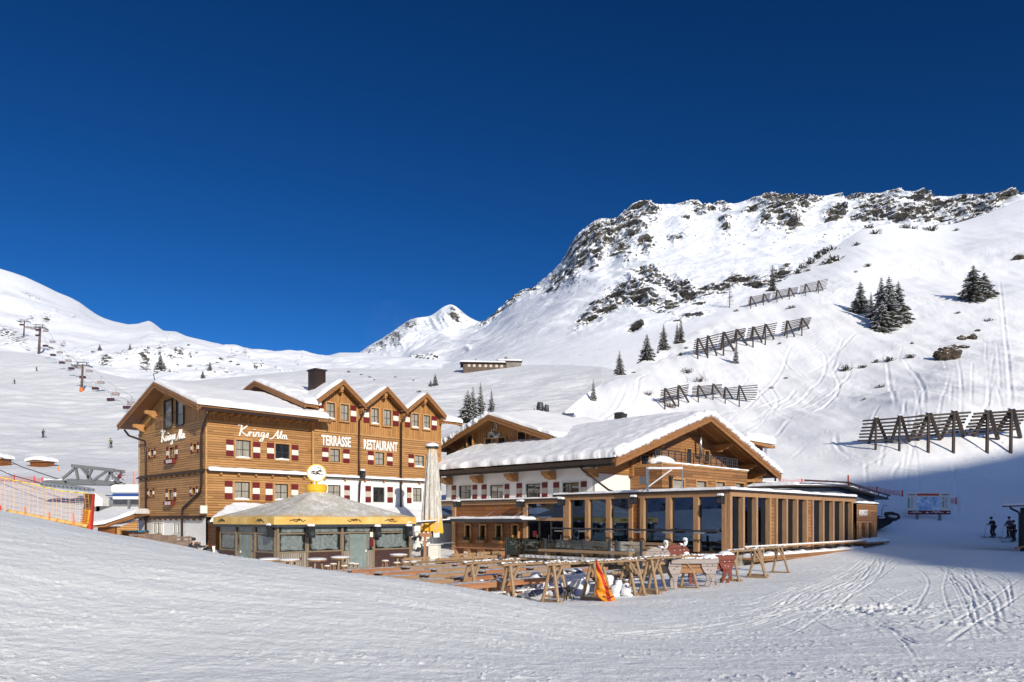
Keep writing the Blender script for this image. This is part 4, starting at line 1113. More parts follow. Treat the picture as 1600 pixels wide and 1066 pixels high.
# roof of the tall half with three dormers
rh = gable_roof(lodge, 'a', 26.05, 40.2, 47.6, 52.3, 59.4, 8.75, 10.35)
for (x0, x1) in ((26.05, 26.88), (38.42, 40.2)):
    q = MB(); q.prism([(x0, 45.1, 7.9), (x1, 45.1, 7.9), (x1, 47.6, 8.75), (x0, 47.6, 8.75)], (0, 0, -0.2)); q.build('eave', M['soffit'], rh)
    q = MB(); xe = x0 - 0.11 if x0 < 30 else x1 + 0.0
    q.prism([(xe, 45.1, 7.94), (xe, 47.62, 8.79), (xe, 47.62, 8.45), (xe, 45.1, 7.6)], (0.11, 0, 0)); q.build('bargeboard', M['fascia'], rh)
    slab_snow('roof_snow', lambda s, t, x0=x0, x1=x1: (lerp(x0 - 0.08, x1 + (0.1 if x0 > 30 else 0.3), s), lerp(45.0, 48.2, t), lerp(7.90, 8.99, t)), 12, 26, x1 - x0, 3.2, 0.38, rh, free=(x0 < 30, x0 > 30, 1, 0), seed=int(x0), r=0.4)
def roofB(s, t):
    b = lerp(47.7, 59.5, t); d = abs(b - 52.3)
    return (lerp(25.95, 40.25, s), b, 10.42 - 0.340 * math.sqrt(d * d + 0.3))
slab_snow('roof_snow', roofB, 80, 64, 14.3, 14, 0.42, rh, free=(1, 1, 0, 1), seed=8, r=0.55, wob=0.1)
for i, d in enumerate(DA):
    dm = gable_roof(lodge, 'b', 44.95, 52.0, d - 1.98, d, d + 1.98, 8.28, 9.84, th=0.12, name='dormer_roof', fas=0.30, mat='soffit')
    q = MB(); q.box(d - 0.13, d + 0.13, 45.0, FB - 0.03, 9.18, 9.42); q.box(d - 0.10, d + 0.10, 45.06, FB - 0.03, 9.05, 9.18); q.build('purlin_end', M['beam'], dm)
    def dsn(s, t, d=d):
        x = lerp(d - 2.02, d + 2.02, t); k = abs(x - d)
        return (x, lerp(44.95, 52.0, s), 9.92 - 0.80 * math.sqrt(k * k + 0.06))
    slab_snow('dormer_snow', dsn, 26, 30, 7, 4.0, 0.26, dm, free=(1, 0, 0, 0), seed=20 + i, r=0.35, wob=0.05, hmin=0.12)
for x in (AM + 0.15, 30.75, 34.52, 38.35): br = MB(); br.box(x - 0.14, x + 0.14, 45.05, FB - 0.03, 7.86, 8.1); br.box(x - 0.11, x + 0.11, 45.2, FB - 0.03, 7.70, 7.86); br.build('bracket', M['beam'], rh)
# the eave corner where low roof meets the tall gable
ch = MB(); ca, cz = onb(494, 610, 47.5)
ch.box(ca - 0.42, ca + 0.42, 46.9, 47.9, 8.2, onb(494, 578, 47.4)[1] - 0.1); chm = ch.build('chimney', M['pipe'], lodge)
c2 = MB(); c2.box(ca - 0.5, ca + 0.5, 46.82, 47.98, onb(494, 578, 47.4)[1] - 0.1, onb(494, 578, 47.4)[1]); c2.build('chimney_cap', M['trim_dark'], chm)
c3 = MB(); c3.box(33.9, 35.0, 53.0, 53.8, 9.9, 10.75); c3m = c3.build('chimney', M['trim_dark'], lodge)
c4 = MB(); c4.tube([(34.25, 53.4, 10.75), (34.25, 53.4, 11.15)], 0.15, 10); c4.tube([(34.65, 53.4, 10.75), (34.65, 53.4, 11.1)], 0.15, 10); c4.build('flue', simple('terracotta', (0.35, 0.12, 0.08)), c3m)
# back gables peeping over the ridge
for xx in (28.9, 32.7, 36.5):
    q = MB(); q.prism([(xx - 1.3, 53.6, 9.95), (xx + 0.05, 53.6, 10.95), (xx + 1.4, 53.6, 9.95)], (0, 0.5, 0)); q.build('back_dormer', M['trim_dark'], lodge)
# snow bonnet on the small gable end + ridge hook
hk = MB(); hk.tube([(18.55, 51.6, 9.3), (18.45, 51.6, 9.75), (18.7, 51.5, 9.85)], 0.03, 5); hk.build('lightning_rod', M['sash'], rl)
# downpipes
def pipe(pts, r=0.075, name='downpipe'):
    q = MB(); q.tube(pts, r, 8); return q.build(name, M['pipe'], lodge, smooth=True)
bq = ona(231, 700, A0)[0]
pipe([(18.85, 58.4, 6.6), (18.95, 57.8, 6.15), (19.3, bq, 5.6), (19.36, bq, 4.9), (19.36, bq, -1.6)])
pipe([(19.1, 44.6, 6.6), (19.1, 44.75, 6.3), (19.35, 45.9, 5.75), (19.35, 46.1, 5.3), (19.35, 46.1, 2.2), (19.35, 46.3, 1.75), (19.35, 49.0, 0.75), (19.35, 49.1, 0.4), (19.35, 49.1, -2.2)])
pipe([(onb(565.5, 700, 45.4)[0], 45.0, 8.1), (onb(564, 700, 45.4)[0], 45.2, 7.6), (onb(562, 700, 45.4)[0], 45.45, 7.2), (onb(562, 700, 45.4)[0], 45.47, 3.2), (onb(562, 700, 45.4)[0], 45.2, 3.0), (onb(561, 700, 45.4)[0], 45.3, 2.6), (onb(561, 700, 45.4)[0], 45.45, 0.6)])
pipe([(onb(630, 700, 45.4)[0], 45.0, 8.0), (onb(627, 700, 45.4)[0], 45.4, 7.4), (onb(627, 700, 45.4)[0], 45.45, 0.6)])
q = MB(); q.box(onb(567, 0, 45.3)[0] , onb(573, 0, 45.3)[0], 44.95, 45.2, 8.1, 8.55); q.build('rain_hopper', M['pipe'], lodge)
# lettering
sg = rect_b(AF, 370, 668, 447, 690)
script_sign(lodge, 'b', AF, sg[0] + 0.05, 5.3, sg[1] - sg[0] + 0.1, 0.86, skew=-0.06)
sb = rect_a(A0, 252.5, 672, 290, 695)
script_sign(lodge, 'a', A0, sb[1] - 0.05, 5.25, sb[1] - sb[0], 0.95, skew=-0.0)
ta = rect_b(FB, 501.5, 680, 547.5, 695); 
lettering('TERRASSE', 0.98, M['letter'], ((ta[0] + ta[1]) / 2, FB - 0.05, 5.25), ROT_B, lodge, xs=0.545, bold=0.028, space=1.02)
tb = rect_b(FB, 567, 686, 620.5, 701)
lettering('RESTAURANT', 0.98, M['letter'], ((tb[0] + tb[1]) / 2, FB - 0.05, 5.2), ROT_B, lodge, xs=0.50, bold=0.028, space=1.02)
# loudspeaker on the lodge wall
def speaker(name, label, axis_pts, size=(0.34, 0.3, 0.5), rz=TH, snow=True, group='loudspeakers under snow caps'):
    o = root(name, label, 'loudspeaker', axis_pts, rz, group)
    q = MB(); w, d, h = size
    q.prism([(-w / 2, -d / 2, -h / 2), (w / 2, -d / 2, -h / 2), (w / 2, -d / 2 + 0.03, h / 2), (-w / 2, -d / 2 + 0.03, h / 2)], (0, d, 0.0)); q.build('cabinet', M['black'], o, bevel=0.015)
    g = MB(); g.tube([(0, -d / 2 - 0.004, -h * 0.15), (0, -d / 2 - 0.02, -h * 0.15)], w * 0.36, 14); g.build('speaker_cone', M['anthracite'], o)
    b = MB(); b.beam((0, d / 2, 0), (0, d / 2 + 0.15, 0.02), 0.05, 0.05); b.build('bracket', M['sash'], o)
    if snow:
        s = MB()
        for k in range(3): s.blob(((k - 1) * w * 0.28, 0, h / 2 + 0.03), 1, seed=k, sq=(w * 0.3, d * 0.52, 0.09), n=2, amp=0.15)
        s.build('snow', M['snow_roof'], o, smooth=True)
    return o
p = Wd(*onb(566, 740, 45.35)[:1], 45.3, onb(567, 741, 45.35)[1]); speaker('loudspeaker', 'black loudspeaker with snow cap on the lodge facade beside the downpipe', p)
q = root('floodlight', 'pale floodlight box on the corner of the timber lodge', 'floodlight', Wd(19.2, 45.4, 0.62), TH)
m_ = MB(); m_.box(-0.22, 0.22, -0.06, 0.06, -0.25, 0.25); m_.build('lamp_head', M['white_paint'], q, bevel=0.02)
m_ = MB(); m_.beam((0, 0.06, -0.1), (0.3, 0.3, -0.2), 0.05, 0.05); m_.build('bracket', M['sash'], q)

# annex with a snowed-in lean-to roof in front of the lodge
annex = broot('lean_to', 'low white annex with a snow-covered lean-to roof along the lodge front', 'annex', 20, 44, -2.4)
q = MB(); q.box(20.2, 38.2, 43.7, 45.6, -2.6, -0.15); q.build('wall', M['plaster'], annex)
q = MB(); q.prism([(18.6, 43.2, -0.15), (38.4, 43.2, -0.15), (38.4, 45.58, 0.75), (21.0, 45.58, 0.75)], (0, 0, -0.1)); q.prism([(18.6, 43.2, -0.15), (21.0, 45.58, 0.75), (19.55, 45.75, -0.1)], (0, 0, -0.1)); ar = q.build('roof', M['trim_dark'], annex)
slab_snow('roof_snow', lambda s, t: (lerp(18.65 + 2.2 * t, 38.4, s), lerp(43.2, 45.55, t), lerp(-0.14, 0.76, t)), 90, 18, 19, 2.5, 0.30, ar, free=(1, 1, 1, 0), seed=44, lump=0.12, wob=0.15)
q = MB(); ww = rect_b(43.7, 326, 838, 340, 866); q.box(19.6, 20.15, 44.6, 45.75, -2.6, 0.0); q.build('side_cupboard', M['dark_board'], annex)
# ================================================================== the wide restaurant building in the middle
rest = broot('restaurant_building', 'white and timber restaurant building under one broad snow-laden roof with deep carved eaves', 'restaurant', 38.9, 30.3, -2.4)
WA, WB = 38.9, 30.3
bw = [rect_a(WA, 717.5, 759, 736.5, 779.5), rect_a(WA, 766, 758, 786.5, 778.5), rect_a(WA, 822, 756, 844.5, 779), rect_a(WA, 879.5, 754, 905, 779)]
q = MB(); wall_a(q, WA, WB, 45.5, -2.4, 3.75, bw)
q.box(WA, 42.9, WB - 0.001, WB + 0.2, -2.4, 3.75)
q.prism([(WA, WB, 3.75), (42.9, WB, 3.75), (42.9, WB, 5.2), (WA, WB, 3.95)], (0, 0.2, 0))
q.build('wall', M['plaster'], rest)
for i, r in enumerate(bw): window(rest, 'a', WA, *r, curtain=(i == 1), casing='white_paint', case=0.04)
for x0, y0, x1, y1 in ((706.2, 758.8, 712.6, 780.9), (738.8, 757.8, 745.6, 780), (753, 757.3, 760.4, 780.4), (789, 756.4, 796, 780.4), (807.5, 755, 815.8, 779.4), (847.2, 753.7, 855.6, 779.4), (865, 753.7, 873.8, 779.4), (908, 752.2, 917, 779)):
    shutter(rest, 'a', WA, *rect_a(WA, x0, y0, x1, y1), mid='cream')
# timber gable end, set back under the deep verge
GB = 29.95
q = MB(); q.prism([(42.9, GB, 3.5), (60.3, GB, 3.5), (60.3, GB, 4.1), (49.55, GB, 7.6), (42.9, GB, 5.4)], (0, 0.25, 0)); q.box(42.9, 60.3, GB, GB + 0.25, -2.4, 3.5)
q.box(60.1, 60.3, GB, 47, -2.4, 4.2); q.box(42.7, 42.9, WB, GB, 3.0, 5.2)
q.build('wall', M['old_board'], rest, label='reclaimed timber gable wall')
q = MB(); q.prism([(39.2, WB - 0.06, 3.1), (42.9, WB - 0.06, 3.1), (42.9, WB - 0.06, 5.1), (39.2, WB - 0.06, 3.95)], (0, 0.05, 0)); q.build('cladding', M['log'], rest)
for r, ccc in ((rect_b(GB, 1070.5, 702, 1078, 724), 1), (rect_b(GB, 1099, 705, 1106, 722), 0), (rect_b(GB, 999, 712, 1011, 726), 0), (rect_b(GB, 1018, 706, 1030, 726), 0)):
    window(rest, 'b', GB - 0.13, *r, curtain=False, case=0.07, recess=0.08)
q = MB(); q.tube([(onb(1094.5, 0, 29.4)[0], 29.4, onb(1094.5, 677, 29.4)[1]), (onb(1095, 0, 29.4)[0], 29.4, onb(1095, 709, 29.4)[1]), (onb(1098, 0, 29.7)[0], 29.9, onb(1098, 715, 29.7)[1])], 0.12, 12); q.build('flue', M['steel'], rest, smooth=True)
# roof
br_ = gable_roof(rest, 'b', 27.8, 47.4, 37.7, 49.55, 61.4, 3.85, 7.80, th=0.25, mat='soffit', name='roof', fas=0.5)
q = MB()
for i in range(13):
    b = 28.3 + i * 0.9
    if b < 32: 
        for sgn in (-1, 1):
            e0 = (49.55 + sgn * 11.5, b, 3.60 + 0.115); e1 = (49.55 + sgn * 0.4, b, 7.50); q.beam(e0, e1, 0.12, 0.2)
q.build('rafters', M['beam'], br_)
def purlin(a, z, b0=28.2, b1=31.4, w=0.28):
    q = MB()
    q.prism([(a - w / 2, b1, z), (a - w / 2, b0, z), (a - w / 2, b0, z - 0.18), (a - w / 2, b0 + 0.25, z - 0.22), (a - w / 2, b0 + 0.35, z - 0.36), (a - w / 2, b0 + 0.75, z - 0.42), (a - w / 2, b0 + 0.85, z - 0.58), (a - w / 2, b1, z - 0.66)], (w, 0, 0))
    return q.build('purlin_end', M['beam'], br_)
for a in (41.2, 45.4, 53.7, 57.9): purlin(a, 3.85 + (11.85 - abs(a - 49.55)) * 0.333 - 0.42)
purlin(49.55, 7.3)
for a in (59.6,): purlin(a, 3.95, 28.2)
q = MB(); q.beam((58.6, 28.4, 3.4), (57.2, 31.3, 1.6), 0.18, 0.2); q.beam((59.6, 28.6, 3.3), (56.4, 28.9, 3.2), 0.2, 0.22); q.build('brace', M['beam'], br_)
q = MB(); q.beam((44.5, 28.6, 5.2), (44.7, 31.3, 4.3), 0.16, 0.18); q.build('brace', M['beam'], br_)
q = MB(); q.box(37.45, 37.68, 27.9, 47.2, 3.55, 3.80); q.box(37.7, 37.76, 27.9, 47.2, 3.40, 3.58); gut = q.build('gutter', M['trim_dark'], br_)
for px_, in ((693,), (741,), (795,), (853.5,), (920,)):
    b = ona(px_, 0, 38.2)[0]
    q = MB(); q.prism([(37.95, b - 0.3, 3.36), (38.9, b - 0.3, 3.36), (38.9, b - 0.3, 2.78), (38.3, b - 0.3, 2.9), (38.2, b - 0.3, 3.05), (38.0, b - 0.3, 3.1)], (0, 0.6, 0)); q.build('bracket', M['beam'], br_)
q = MB(); q.tube([(37.6, ona(906, 0, 37.6)[0], 3.5), (37.75, ona(908, 0, 37.6)[0], 3.25), (38.75, ona(957, 0, 38.8)[0] + 0.3, 1.95), (38.8, ona(959.5, 0, 38.8)[0], 1.8)], 0.07, 8); q.tube([(39.6, 30.2, 1.85), (39.6, 30.2, -1.0)], 0.07, 8)
q.build('downpipe', M['pipe'], rest, smooth=True)
def roofR(s, t):
    a = lerp(37.55, 61.6, t); d = abs(a - 49.55)
    return (a, lerp(27.65, 47.4, s), 7.93 - 0.333 * math.sqrt(d * d + 0.35))
slab_snow('roof_snow', roofR, 110, 120, 19.7, 24, 0.50, br_, free=(1, 0, 1, 1), seed=61, r=0.5, wob=0.36, lump=0.10)
# scalloped cornice of snow hanging over the verge
cr = MB()
rs = random.Random(4)
for i in range(54):
    t = i / 53.0; a = lerp(37.9, 61.3, t); d = abs(a - 49.55); z = 7.93 - 0.333 * math.sqrt(d * d + 0.3)
    cr.blob((a, 27.68 + rs.uniform(-.05, .06), z + 0.14), 1, seed=i, sq=(0.42, 0.17 + rs.random() * 0.08, 0.20 + rs.random() * 0.10), n=2, amp=0.18)
cr.build('snow_cornice', M['snow_roof'], br_, smooth=True)
# cross gable
cg = gable_roof(rest, 'a', 43.0, 56.0, 37.6, 44.7, 51.8, 6.40, 8.80, th=0.2, mat='soffit', name='cross_roof', fas=0.42)
CA = 44.1
q = MB(); q.prism([(CA, 37.9, 5.2), (CA, 51.5, 5.2), (CA, 51.5, 6.3), (CA, 44.7, 8.6), (CA, 37.9, 6.3)], (0.25, 0, 0)); q.build('wall', M['batten_v'], rest, label='board and batten cross gable wall')
for x0, y0, x1, y1, cc in ((760, 686, 769.5, 697, 0), (780.5, 684, 791, 697, 0), (811, 675, 822.8, 697, 1), (832, 682, 846, 697, 0), (731.5, 681, 739.5, 697, 0)):
    window(rest, 'a', CA - 0.13, *rect_a(CA, x0, y0, x1, y1), curtain=False, case=0.09, recess=0.08, cross=False)
def roofC(s, t):
    b = lerp(37.4, 52.0, t); d = abs(b - 44.7)
    e = min(1, s * 2.2); return (lerp(42.9, 57.0, s), b, 8.90 - 0.338 * math.sqrt(d * d + 0.3) + 0.75 * e * e * (3 - 2 * e) * max(0, 1 - d / 7.2))
slab_snow('roof_snow', roofC, 60, 70, 14, 14.6, 0.40, cg, free=(1, 0, 1, 1), seed=71, r=0.5, wob=0.2, lump=0.07)
cr = MB()
for i in range(26):
    t = i / 25.0; b = lerp(45.2, 51.9, t); z = 8.85 - 0.338 * abs(b - 44.7)
    cr.blob((42.95 + rs.uniform(-.05, .08), b, z + 0.15), 1, seed=i + 60, sq=(0.2, 0.3, 0.24 + rs.random() * 0.12), n=2, amp=0.2)
cr.build('snow_cornice', M['snow_roof'], cg, smooth=True)
q = MB(); q.prism([(43.1, 50.2, 6.75), (CA, 50.2, 6.75), (CA, 50.2, 6.3), (43.4, 50.2, 6.5)], (0, 0.3, 0)); q.build('purlin_end', M['beam'], cg)
# painted emblem on the cross gable: a pale rooster-like crest over a scrolled word
em = root('roof_emblem', 'white and dark painted scroll emblem fixed high on the cross gable', 'emblem', Wd(*[CA - 0.1, ona(773, 672, CA)[0]], ona(773, 672, CA)[1]), TH)
q = MB(); rs2 = random.Random(3)
for i in range(9):
    t = i / 8.0; q.blob((0, 0.62 - t * 1.2, -0.42 + 0.12 * math.sin(t * 6)), 1, seed=i, sq=(0.03, 0.11, 0.20), n=1, amp=0.3)
for pts in ([(-0.0, 0.1, 0.0), (-0.0, -0.1, 0.35), (-0.0, -0.15, 0.62), (-0.0, -0.3, 0.45), (-0.0, -0.3, 0.1)], [(0, 0.35, -0.1), (0, 0.1, 0.05), (0, -0.2, 0.0)], [(0, 0.66, -0.62), (0, 0, -0.70), (0, -0.66, -0.55)], [(0, 0.6, -0.15), (0, 0.45, -0.25), (0, 0.5, -0.35)]): q.tube(pts, 0.045, 5)
q.build('lettering', M['white_paint'], em)
q = MB(); q.tube([(-0.02, 0.15, -0.02), (-0.02, -0.05, 0.25), (-0.02, -0.12, 0.5)], 0.04, 5)
for i in range(8): q.box(-0.06, -0.03, 0.58 - i * 0.16, 0.53 - i * 0.16, -0.55, -0.32)
q.build('emblem_dark_strokes', M['sash'], em)  # dark strokes and bars set over the white emblem
# things on the roof
def vent(a, b, z, r, h, label):
    o = root('roof_vent', label, 'vent', Wd(a, b, z), TH, 'drum vents on the restaurant roof')
    q = MB(); q.lathe([(r * .55, 0), (r * .6, h * .12), (r, h * .3), (r, h * .55), (r * .72, h)], n=18); q.build('drum', M['anthracite'], o, smooth=False); 
    q = MB(); q.lathe([(r * .9, h * .44), (r * 1.05, h * .46), (r * 1.05, h * .5), (r * .9, h * .52)], n=18); q.build('band', M['black'], o); return o
def pa(px, py, a): b, z = ona(px, py, a); return (a, b, z)
vent(*pa(844, 646, 52), 0.36, 1.05, 'larger dark drum vent on the snowy restaurant roof'); vent(*pa(854, 646, 52), 0.24, 0.8, 'smaller dark drum vent beside the larger one on the roof')
o = root('roof_hood', 'arched metal extractor hood with snow on the restaurant roof', 'hood', Wd(*pa(890, 657, 53)), TH + R(30))
q = MB(); q.prism([(-0.9, -0.5, 0)] + [(-0.9 + 0.9 * (1 - math.cos(t)), -0.5, 0.75 * math.sin(t)) for t in np.linspace(0.15, math.pi * 0.98, 9)], (0, 1.1, 0)); q.build('hood', M['steel'], o)
q = MB(); q.box(0.85, 1.3, -0.45, 0.5, -0.3, 0.28); q.build('duct', M['grey_metal'], o)
q = MB()
for i in range(5): q.blob((-0.2 + i * 0.36, 0.0, 0.72 - abs(i - 1) * 0.10), 1, seed=i, sq=(0.35, 0.6, 0.17), n=2)
q.build('snow', M['snow_roof'], o, smooth=True)
o = root('roof_chimney', 'short dark box chimney capped with snow on the restaurant ridge', 'chimney', Wd(*pa(970, 653, 51.5)), TH)
q = MB(); q.box(-0.4, 0.4, -0.4, 0.4, -0.4, 0.42); q.build('stack', M['trim_dark'], o)
q = MB(); q.blob((0.25, -0.05, 0.42), 1, seed=3, sq=(0.6, 0.5, 0.16), n=2); q.blob((0.6, -0.3, 0.1), 1, seed=5, sq=(0.3, 0.3, 0.25), n=2); q.build('snow', M['snow_roof'], o, smooth=True)
# low roof end behind the ridge, under a thick snow cushion
o = broot('outbuilding', 'small timber outbuilding roof behind the restaurant with a thick rounded snow cushion', 'outbuilding', 63, 31, 3)
q = MB(); q.box(62.8, 67, 32, 36, 0, 6.9); q.build('wall', M['old_board'], o)
q = MB(); q.prism([(62.0, 31.0, 7.15), (67.5, 31.0, 7.0), (67.5, 36.5, 7.4), (62.0, 36.5, 7.6)], (0, 0, -0.25)); rr2 = q.build('roof', M['beam'], o)
slab_snow('roof_snow', lambda s, t: (lerp(61.9, 67.6, s), lerp(30.9, 36.5, t), 7.1 + 0.45 * t), 26, 20, 5.6, 5.5, 0.95, rr2, seed=91, r=1.1)

# reclaimed-board terrace box in front of the gable, with balcony railing on top
bx = broot('balcony_block', 'reclaimed board balcony block in front of the restaurant gable with dark railing on top', 'balcony', 42.9, 27.67, -2)
BB = 27.67
hb = [rect_b(BB, 1051.5, 749.5, 1068.5, 768), rect_b(BB, 1088, 752, 1103.5, 768), rect_b(BB, 1118.5, 753.5, 1132.5, 767.5), rect_b(BB, 1149, 755.5, 1162.5, 767.5)]
hb = [(r[0], r[1], 1.75, r[3]) for r in hb]
q = MB(); wall_b(q, BB, 42.9, 55.2, 1.0, 3.82, hb); q.box(42.9, 43.1, BB + 0.01, WB, 1.0, 3.82); q.box(55.0, 55.2, BB + 0.01, WB + 1, 1.0, 3.82); q.box(43.1, 55.0, BB + 0.4, WB + 1.0, 3.4, 3.45); q.build('wall', M['old_board'], bx)
for r in hb: window(bx, 'b', BB, *r, curtain=True, cross=False, case=0.10, recess=0.15)
q = MB(); q.box(42.84, 42.9, BB - 0.05, WB, 3.62, 3.84); q.box(42.84, 55.25, BB - 0.06, BB - 0.002, 3.78, 3.88); q.build('capping', M['casing'], bx)
slab_snow('snow', lambda s, t: (lerp(42.8, 55.3, s), lerp(BB - 0.1, BB + 0.4, t), 3.88), 60, 6, 12.5, 0.5, 0.13, bx, r=0.15, seed=95, lump=0.05)
q = MB(); q.blob((44.2, BB + 0.9, 3.95), 1, seed=5, sq=(1.3, 0.8, 0.55), n=3, amp=0.1); q.build('snow_heap', M['snow_roof'], bx, smooth=True)
q = MB()
for z in (4.05, 4.35, 4.65, 4.85): q.tube([(43.2, BB + 0.75, z), (55.0, BB + 0.75, z)], 0.022 if z < 4.8 else 0.035, 5)
for i in range(15): a = lerp(43.2, 55, i / 14); q.box(a - 0.025, a + 0.025, BB + 0.72, BB + 0.78, 3.45, 4.85)
for i in range(36): a = lerp(43.3, 54.9, i / 35); q.tube([(a, BB + 0.75, 3.6), (a, BB + 0.75, 4.8)], 0.010, 4)
q.build('railing', M['anthracite'], bx)
q = MB(); r = onb(1046, 0, BB)[0]; q.box(r - 0.12, r + 0.15, BB - 0.2, BB - 0.004, 2.75, 3.0); q.box(r - 0.07, r + 0.1, BB - 0.16, BB - 0.004, 1.6, 2.75); q.build('downpipe', M['trim_dark'], bx)
q = MB(); r = onb(1172, 0, BB)[0]; q.box(r - 0.1, r + 0.15, BB - 0.2, BB - 0.004, 1.6, 2.9); q.build('downpipe', M['trim_dark'], bx)

# ================================================================== glazed pavilion
pav = broot('glass_pavilion', 'flat-roofed glazed dining pavilion with closely set larch posts and snow along its roof edge', 'pavilion', 36, 19, -2.6)
PA, PB, ZT, ZF = 36.0, 19.0, 1.6, -1.78
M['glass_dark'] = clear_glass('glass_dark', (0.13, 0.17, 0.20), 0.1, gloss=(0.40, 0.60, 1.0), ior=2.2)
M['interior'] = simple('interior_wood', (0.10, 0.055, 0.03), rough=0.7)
M['curtain'] = simple('curtain', (0.45, 0.62, 0.52), rough=0.9)
M['stone'] = simple('stone_base', (0.20, 0.185, 0.165), rough=0.9, var=0.5, nscale=3.0, bump=0.8, bscale=5)
AE = 54.1
q = MB(); q.box(PA - 0.12, AE, PB - 0.12, 31.4, ZT - 0.10, ZT); rfp = q.build('roof', M['trim_dark'], pav)
q = MB(); q.box(PA - 0.02, AE, PB - 0.02, PB + 0.16, ZT - 0.36, ZT - 0.10); q.box(PA - 0.02, PA + 0.16, PB + 0.16, 31.4, ZT - 0.36, ZT - 0.10); q.build('fascia_beam', M['post'], pav)
slab_snow('roof_snow', lambda s, t: (lerp(PA - 0.15, AE, s), lerp(PB - 0.15, 26.5, t), ZT), 110, 50, 18, 7.5, 0.17, rfp, r=0.22, seed=101, lump=0.06, wob=0.06)
slab_snow('roof_snow', lambda s, t: (lerp(PA - 0.15, 39.0, s), lerp(26.45, 31.4, t), ZT), 24, 30, 3, 5, 0.13, rfp, free=(1, 0, 0, 1), r=0.2, seed=103, lump=0.05, wob=0.05)
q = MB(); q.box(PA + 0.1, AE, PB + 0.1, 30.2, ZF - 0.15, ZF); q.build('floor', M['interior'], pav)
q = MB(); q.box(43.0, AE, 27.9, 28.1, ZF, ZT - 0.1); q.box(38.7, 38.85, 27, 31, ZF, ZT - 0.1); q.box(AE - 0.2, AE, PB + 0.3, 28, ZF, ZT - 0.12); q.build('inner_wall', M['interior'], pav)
posts_f = [(913.8, 919.8), (946.5, 953.5), (982, 988), (999.5, 1006), (1039.8, 1048), (1083, 1091), (1127.5, 1134.5)]
def b_of(px): return ona(px, 0, PA - 0.05)[0]
for x0, x1 in posts_f + [(880, 889.3)]:
    b1, b0 = b_of(x0), b_of(x1)
    q = MB(); q.box(PA - 0.06, PA + 0.24, b0, b1, ZF, ZT - 0.36); q.build('post', M['post'], pav, bevel=0.012)
q = MB(); q.box(PA - 0.02, PA + 0.2, PB - 0.02, PB + 0.2, ZF - 0.1, ZT - 0.36); q.build('post', M['post'], pav, bevel=0.012)
fins = [(1157.5, 1165.6), (1178.5, 1186), (1200.6, 1206), (1211, 1216), (1226, 1232.5), (1241.5, 1249.5), (1258, 1263.5), (1268, 1272), (1283, 1290), (1299, 1305.6), (1315, 1320.6), (1328, 1334.7)]
def a_of(px): return onb(px, 0, PB - 0.02)[0]
av = []
for x0, x1 in fins:
    am = (a_of(x0) + a_of(x1)) / 2 + 0.05; av.append(am)
    q = MB(); q.box(am - 0.09, am + 0.09, PB - 0.04, PB + 0.34, ZF - 0.1, ZT - 0.36); q.build('post', M['post'], pav, bevel=0.01)
for (x0, x1) in ((1206, 1211), (1263.5, 1268)):
    q = MB(); q.box(a_of(x0), a_of(x1), PB + 0.02, PB + 0.2, ZF - 0.1, ZT - 0.36); q.build('panel', M['old_board'], pav)
q = MB(); q.box(PA + 0.05, PA + 0.2, b_of(999.5) , b_of(988), ZF, ZT - 0.36); q.build('panel', M['dark_board'], pav)
edges = [880] + [e for p in posts_f for e in p] + [1136]
fr = [(889.3, 913.8), (919.8, 946.5), (953.5, 982), (1006, 1039.8), (1048, 1083), (1091, 1127.5)]
for x0, x1 in fr:
    q = MB(); q.box(PA + 0.14, PA + 0.155, b_of(x1) + 0.0, b_of(x0), ZF + 0.04, ZT - 0.38); q.build('pane', M['glass_dark'], pav)
q = MB(); q.box(PA + 0.10, PA + 0.2, PB + 0.3, 31.3, ZF, ZF + 0.07); q.box(PA + 0.12, AE, PB + 0.2, PB + 0.3, ZF, ZF + 0.07); q.build('frame', M['sash'], pav)
ae = [PA + 0.2] + av
for i in range(len(ae) - 1):
    if i in (3, 7): continue
    q = MB(); q.box(ae[i] + 0.1, ae[i + 1] - 0.09, PB + 0.24, PB + 0.255, ZF + 0.04, ZT - 0.38); q.build('pane', M['glass_dark'], pav)
for b_, a_ in ((29.6, 36.6), (29.2, 36.7), (26.9, 36.7), (26.6, 36.6), (22.4, 36.8), (22.2, 36.7)):
    q = MB(); q.tube([(a_, b_ + 0.05 * math.sin(k), ZF + 0.02 + k * 0.3) for k in range(11)], 0.09, 7); q.build('curtain', M['curtain'], pav)
for a_ in (41.5, 41.8, 47.2, 47.5, 51.6): q = MB(); q.tube([(a_, 19.75, ZF), (a_, 19.75, 1.2)], 0.1, 7); q.build('curtain', M['curtain'], pav)
q = MB(); q.box(PA - 0.05, AE + 4.3, PB - 0.05, PB + 0.3, -3.2, ZF - 0.12); q.box(PA - 0.05, PA + 0.3, PB + 0.3, 31.4, -3.2, ZF - 0.12); q.build('base', M['stone'], pav)
q = MB(); q.box(PA + 1.2, AE, PB - 0.55, PB - 0.052, ZF - 0.42, ZF - 0.30); q.box(PA + 1.2, AE, PB - 0.60, PB - 0.552, ZF - 0.52, ZF - 0.24); q.build('ledge', M['old_board'], pav)
slab_snow('ledge_snow', lambda s, t: (lerp(PA + 1.3, AE, s), lerp(PB - 0.55, PB - 0.06, t), ZF - 0.30), 120, 7, 17, 0.5, 0.22, pav, r=0.2, seed=107, lump=0.10, wob=0.05)
q = MB(); q.tube([(PA + 0.2, PB - 0.75, -1.50), (AE + 0.1, PB - 0.75, -1.50)], 0.06, 8)
for i in range(8): a = lerp(PA + 1.8, AE - 0.5, i / 7); q.beam((a, PB - 0.75, -1.5), (a, PB - 0.06, -1.75), 0.05, 0.05)
hr = q.build('handrail', M['post'], pav)
q = MB()
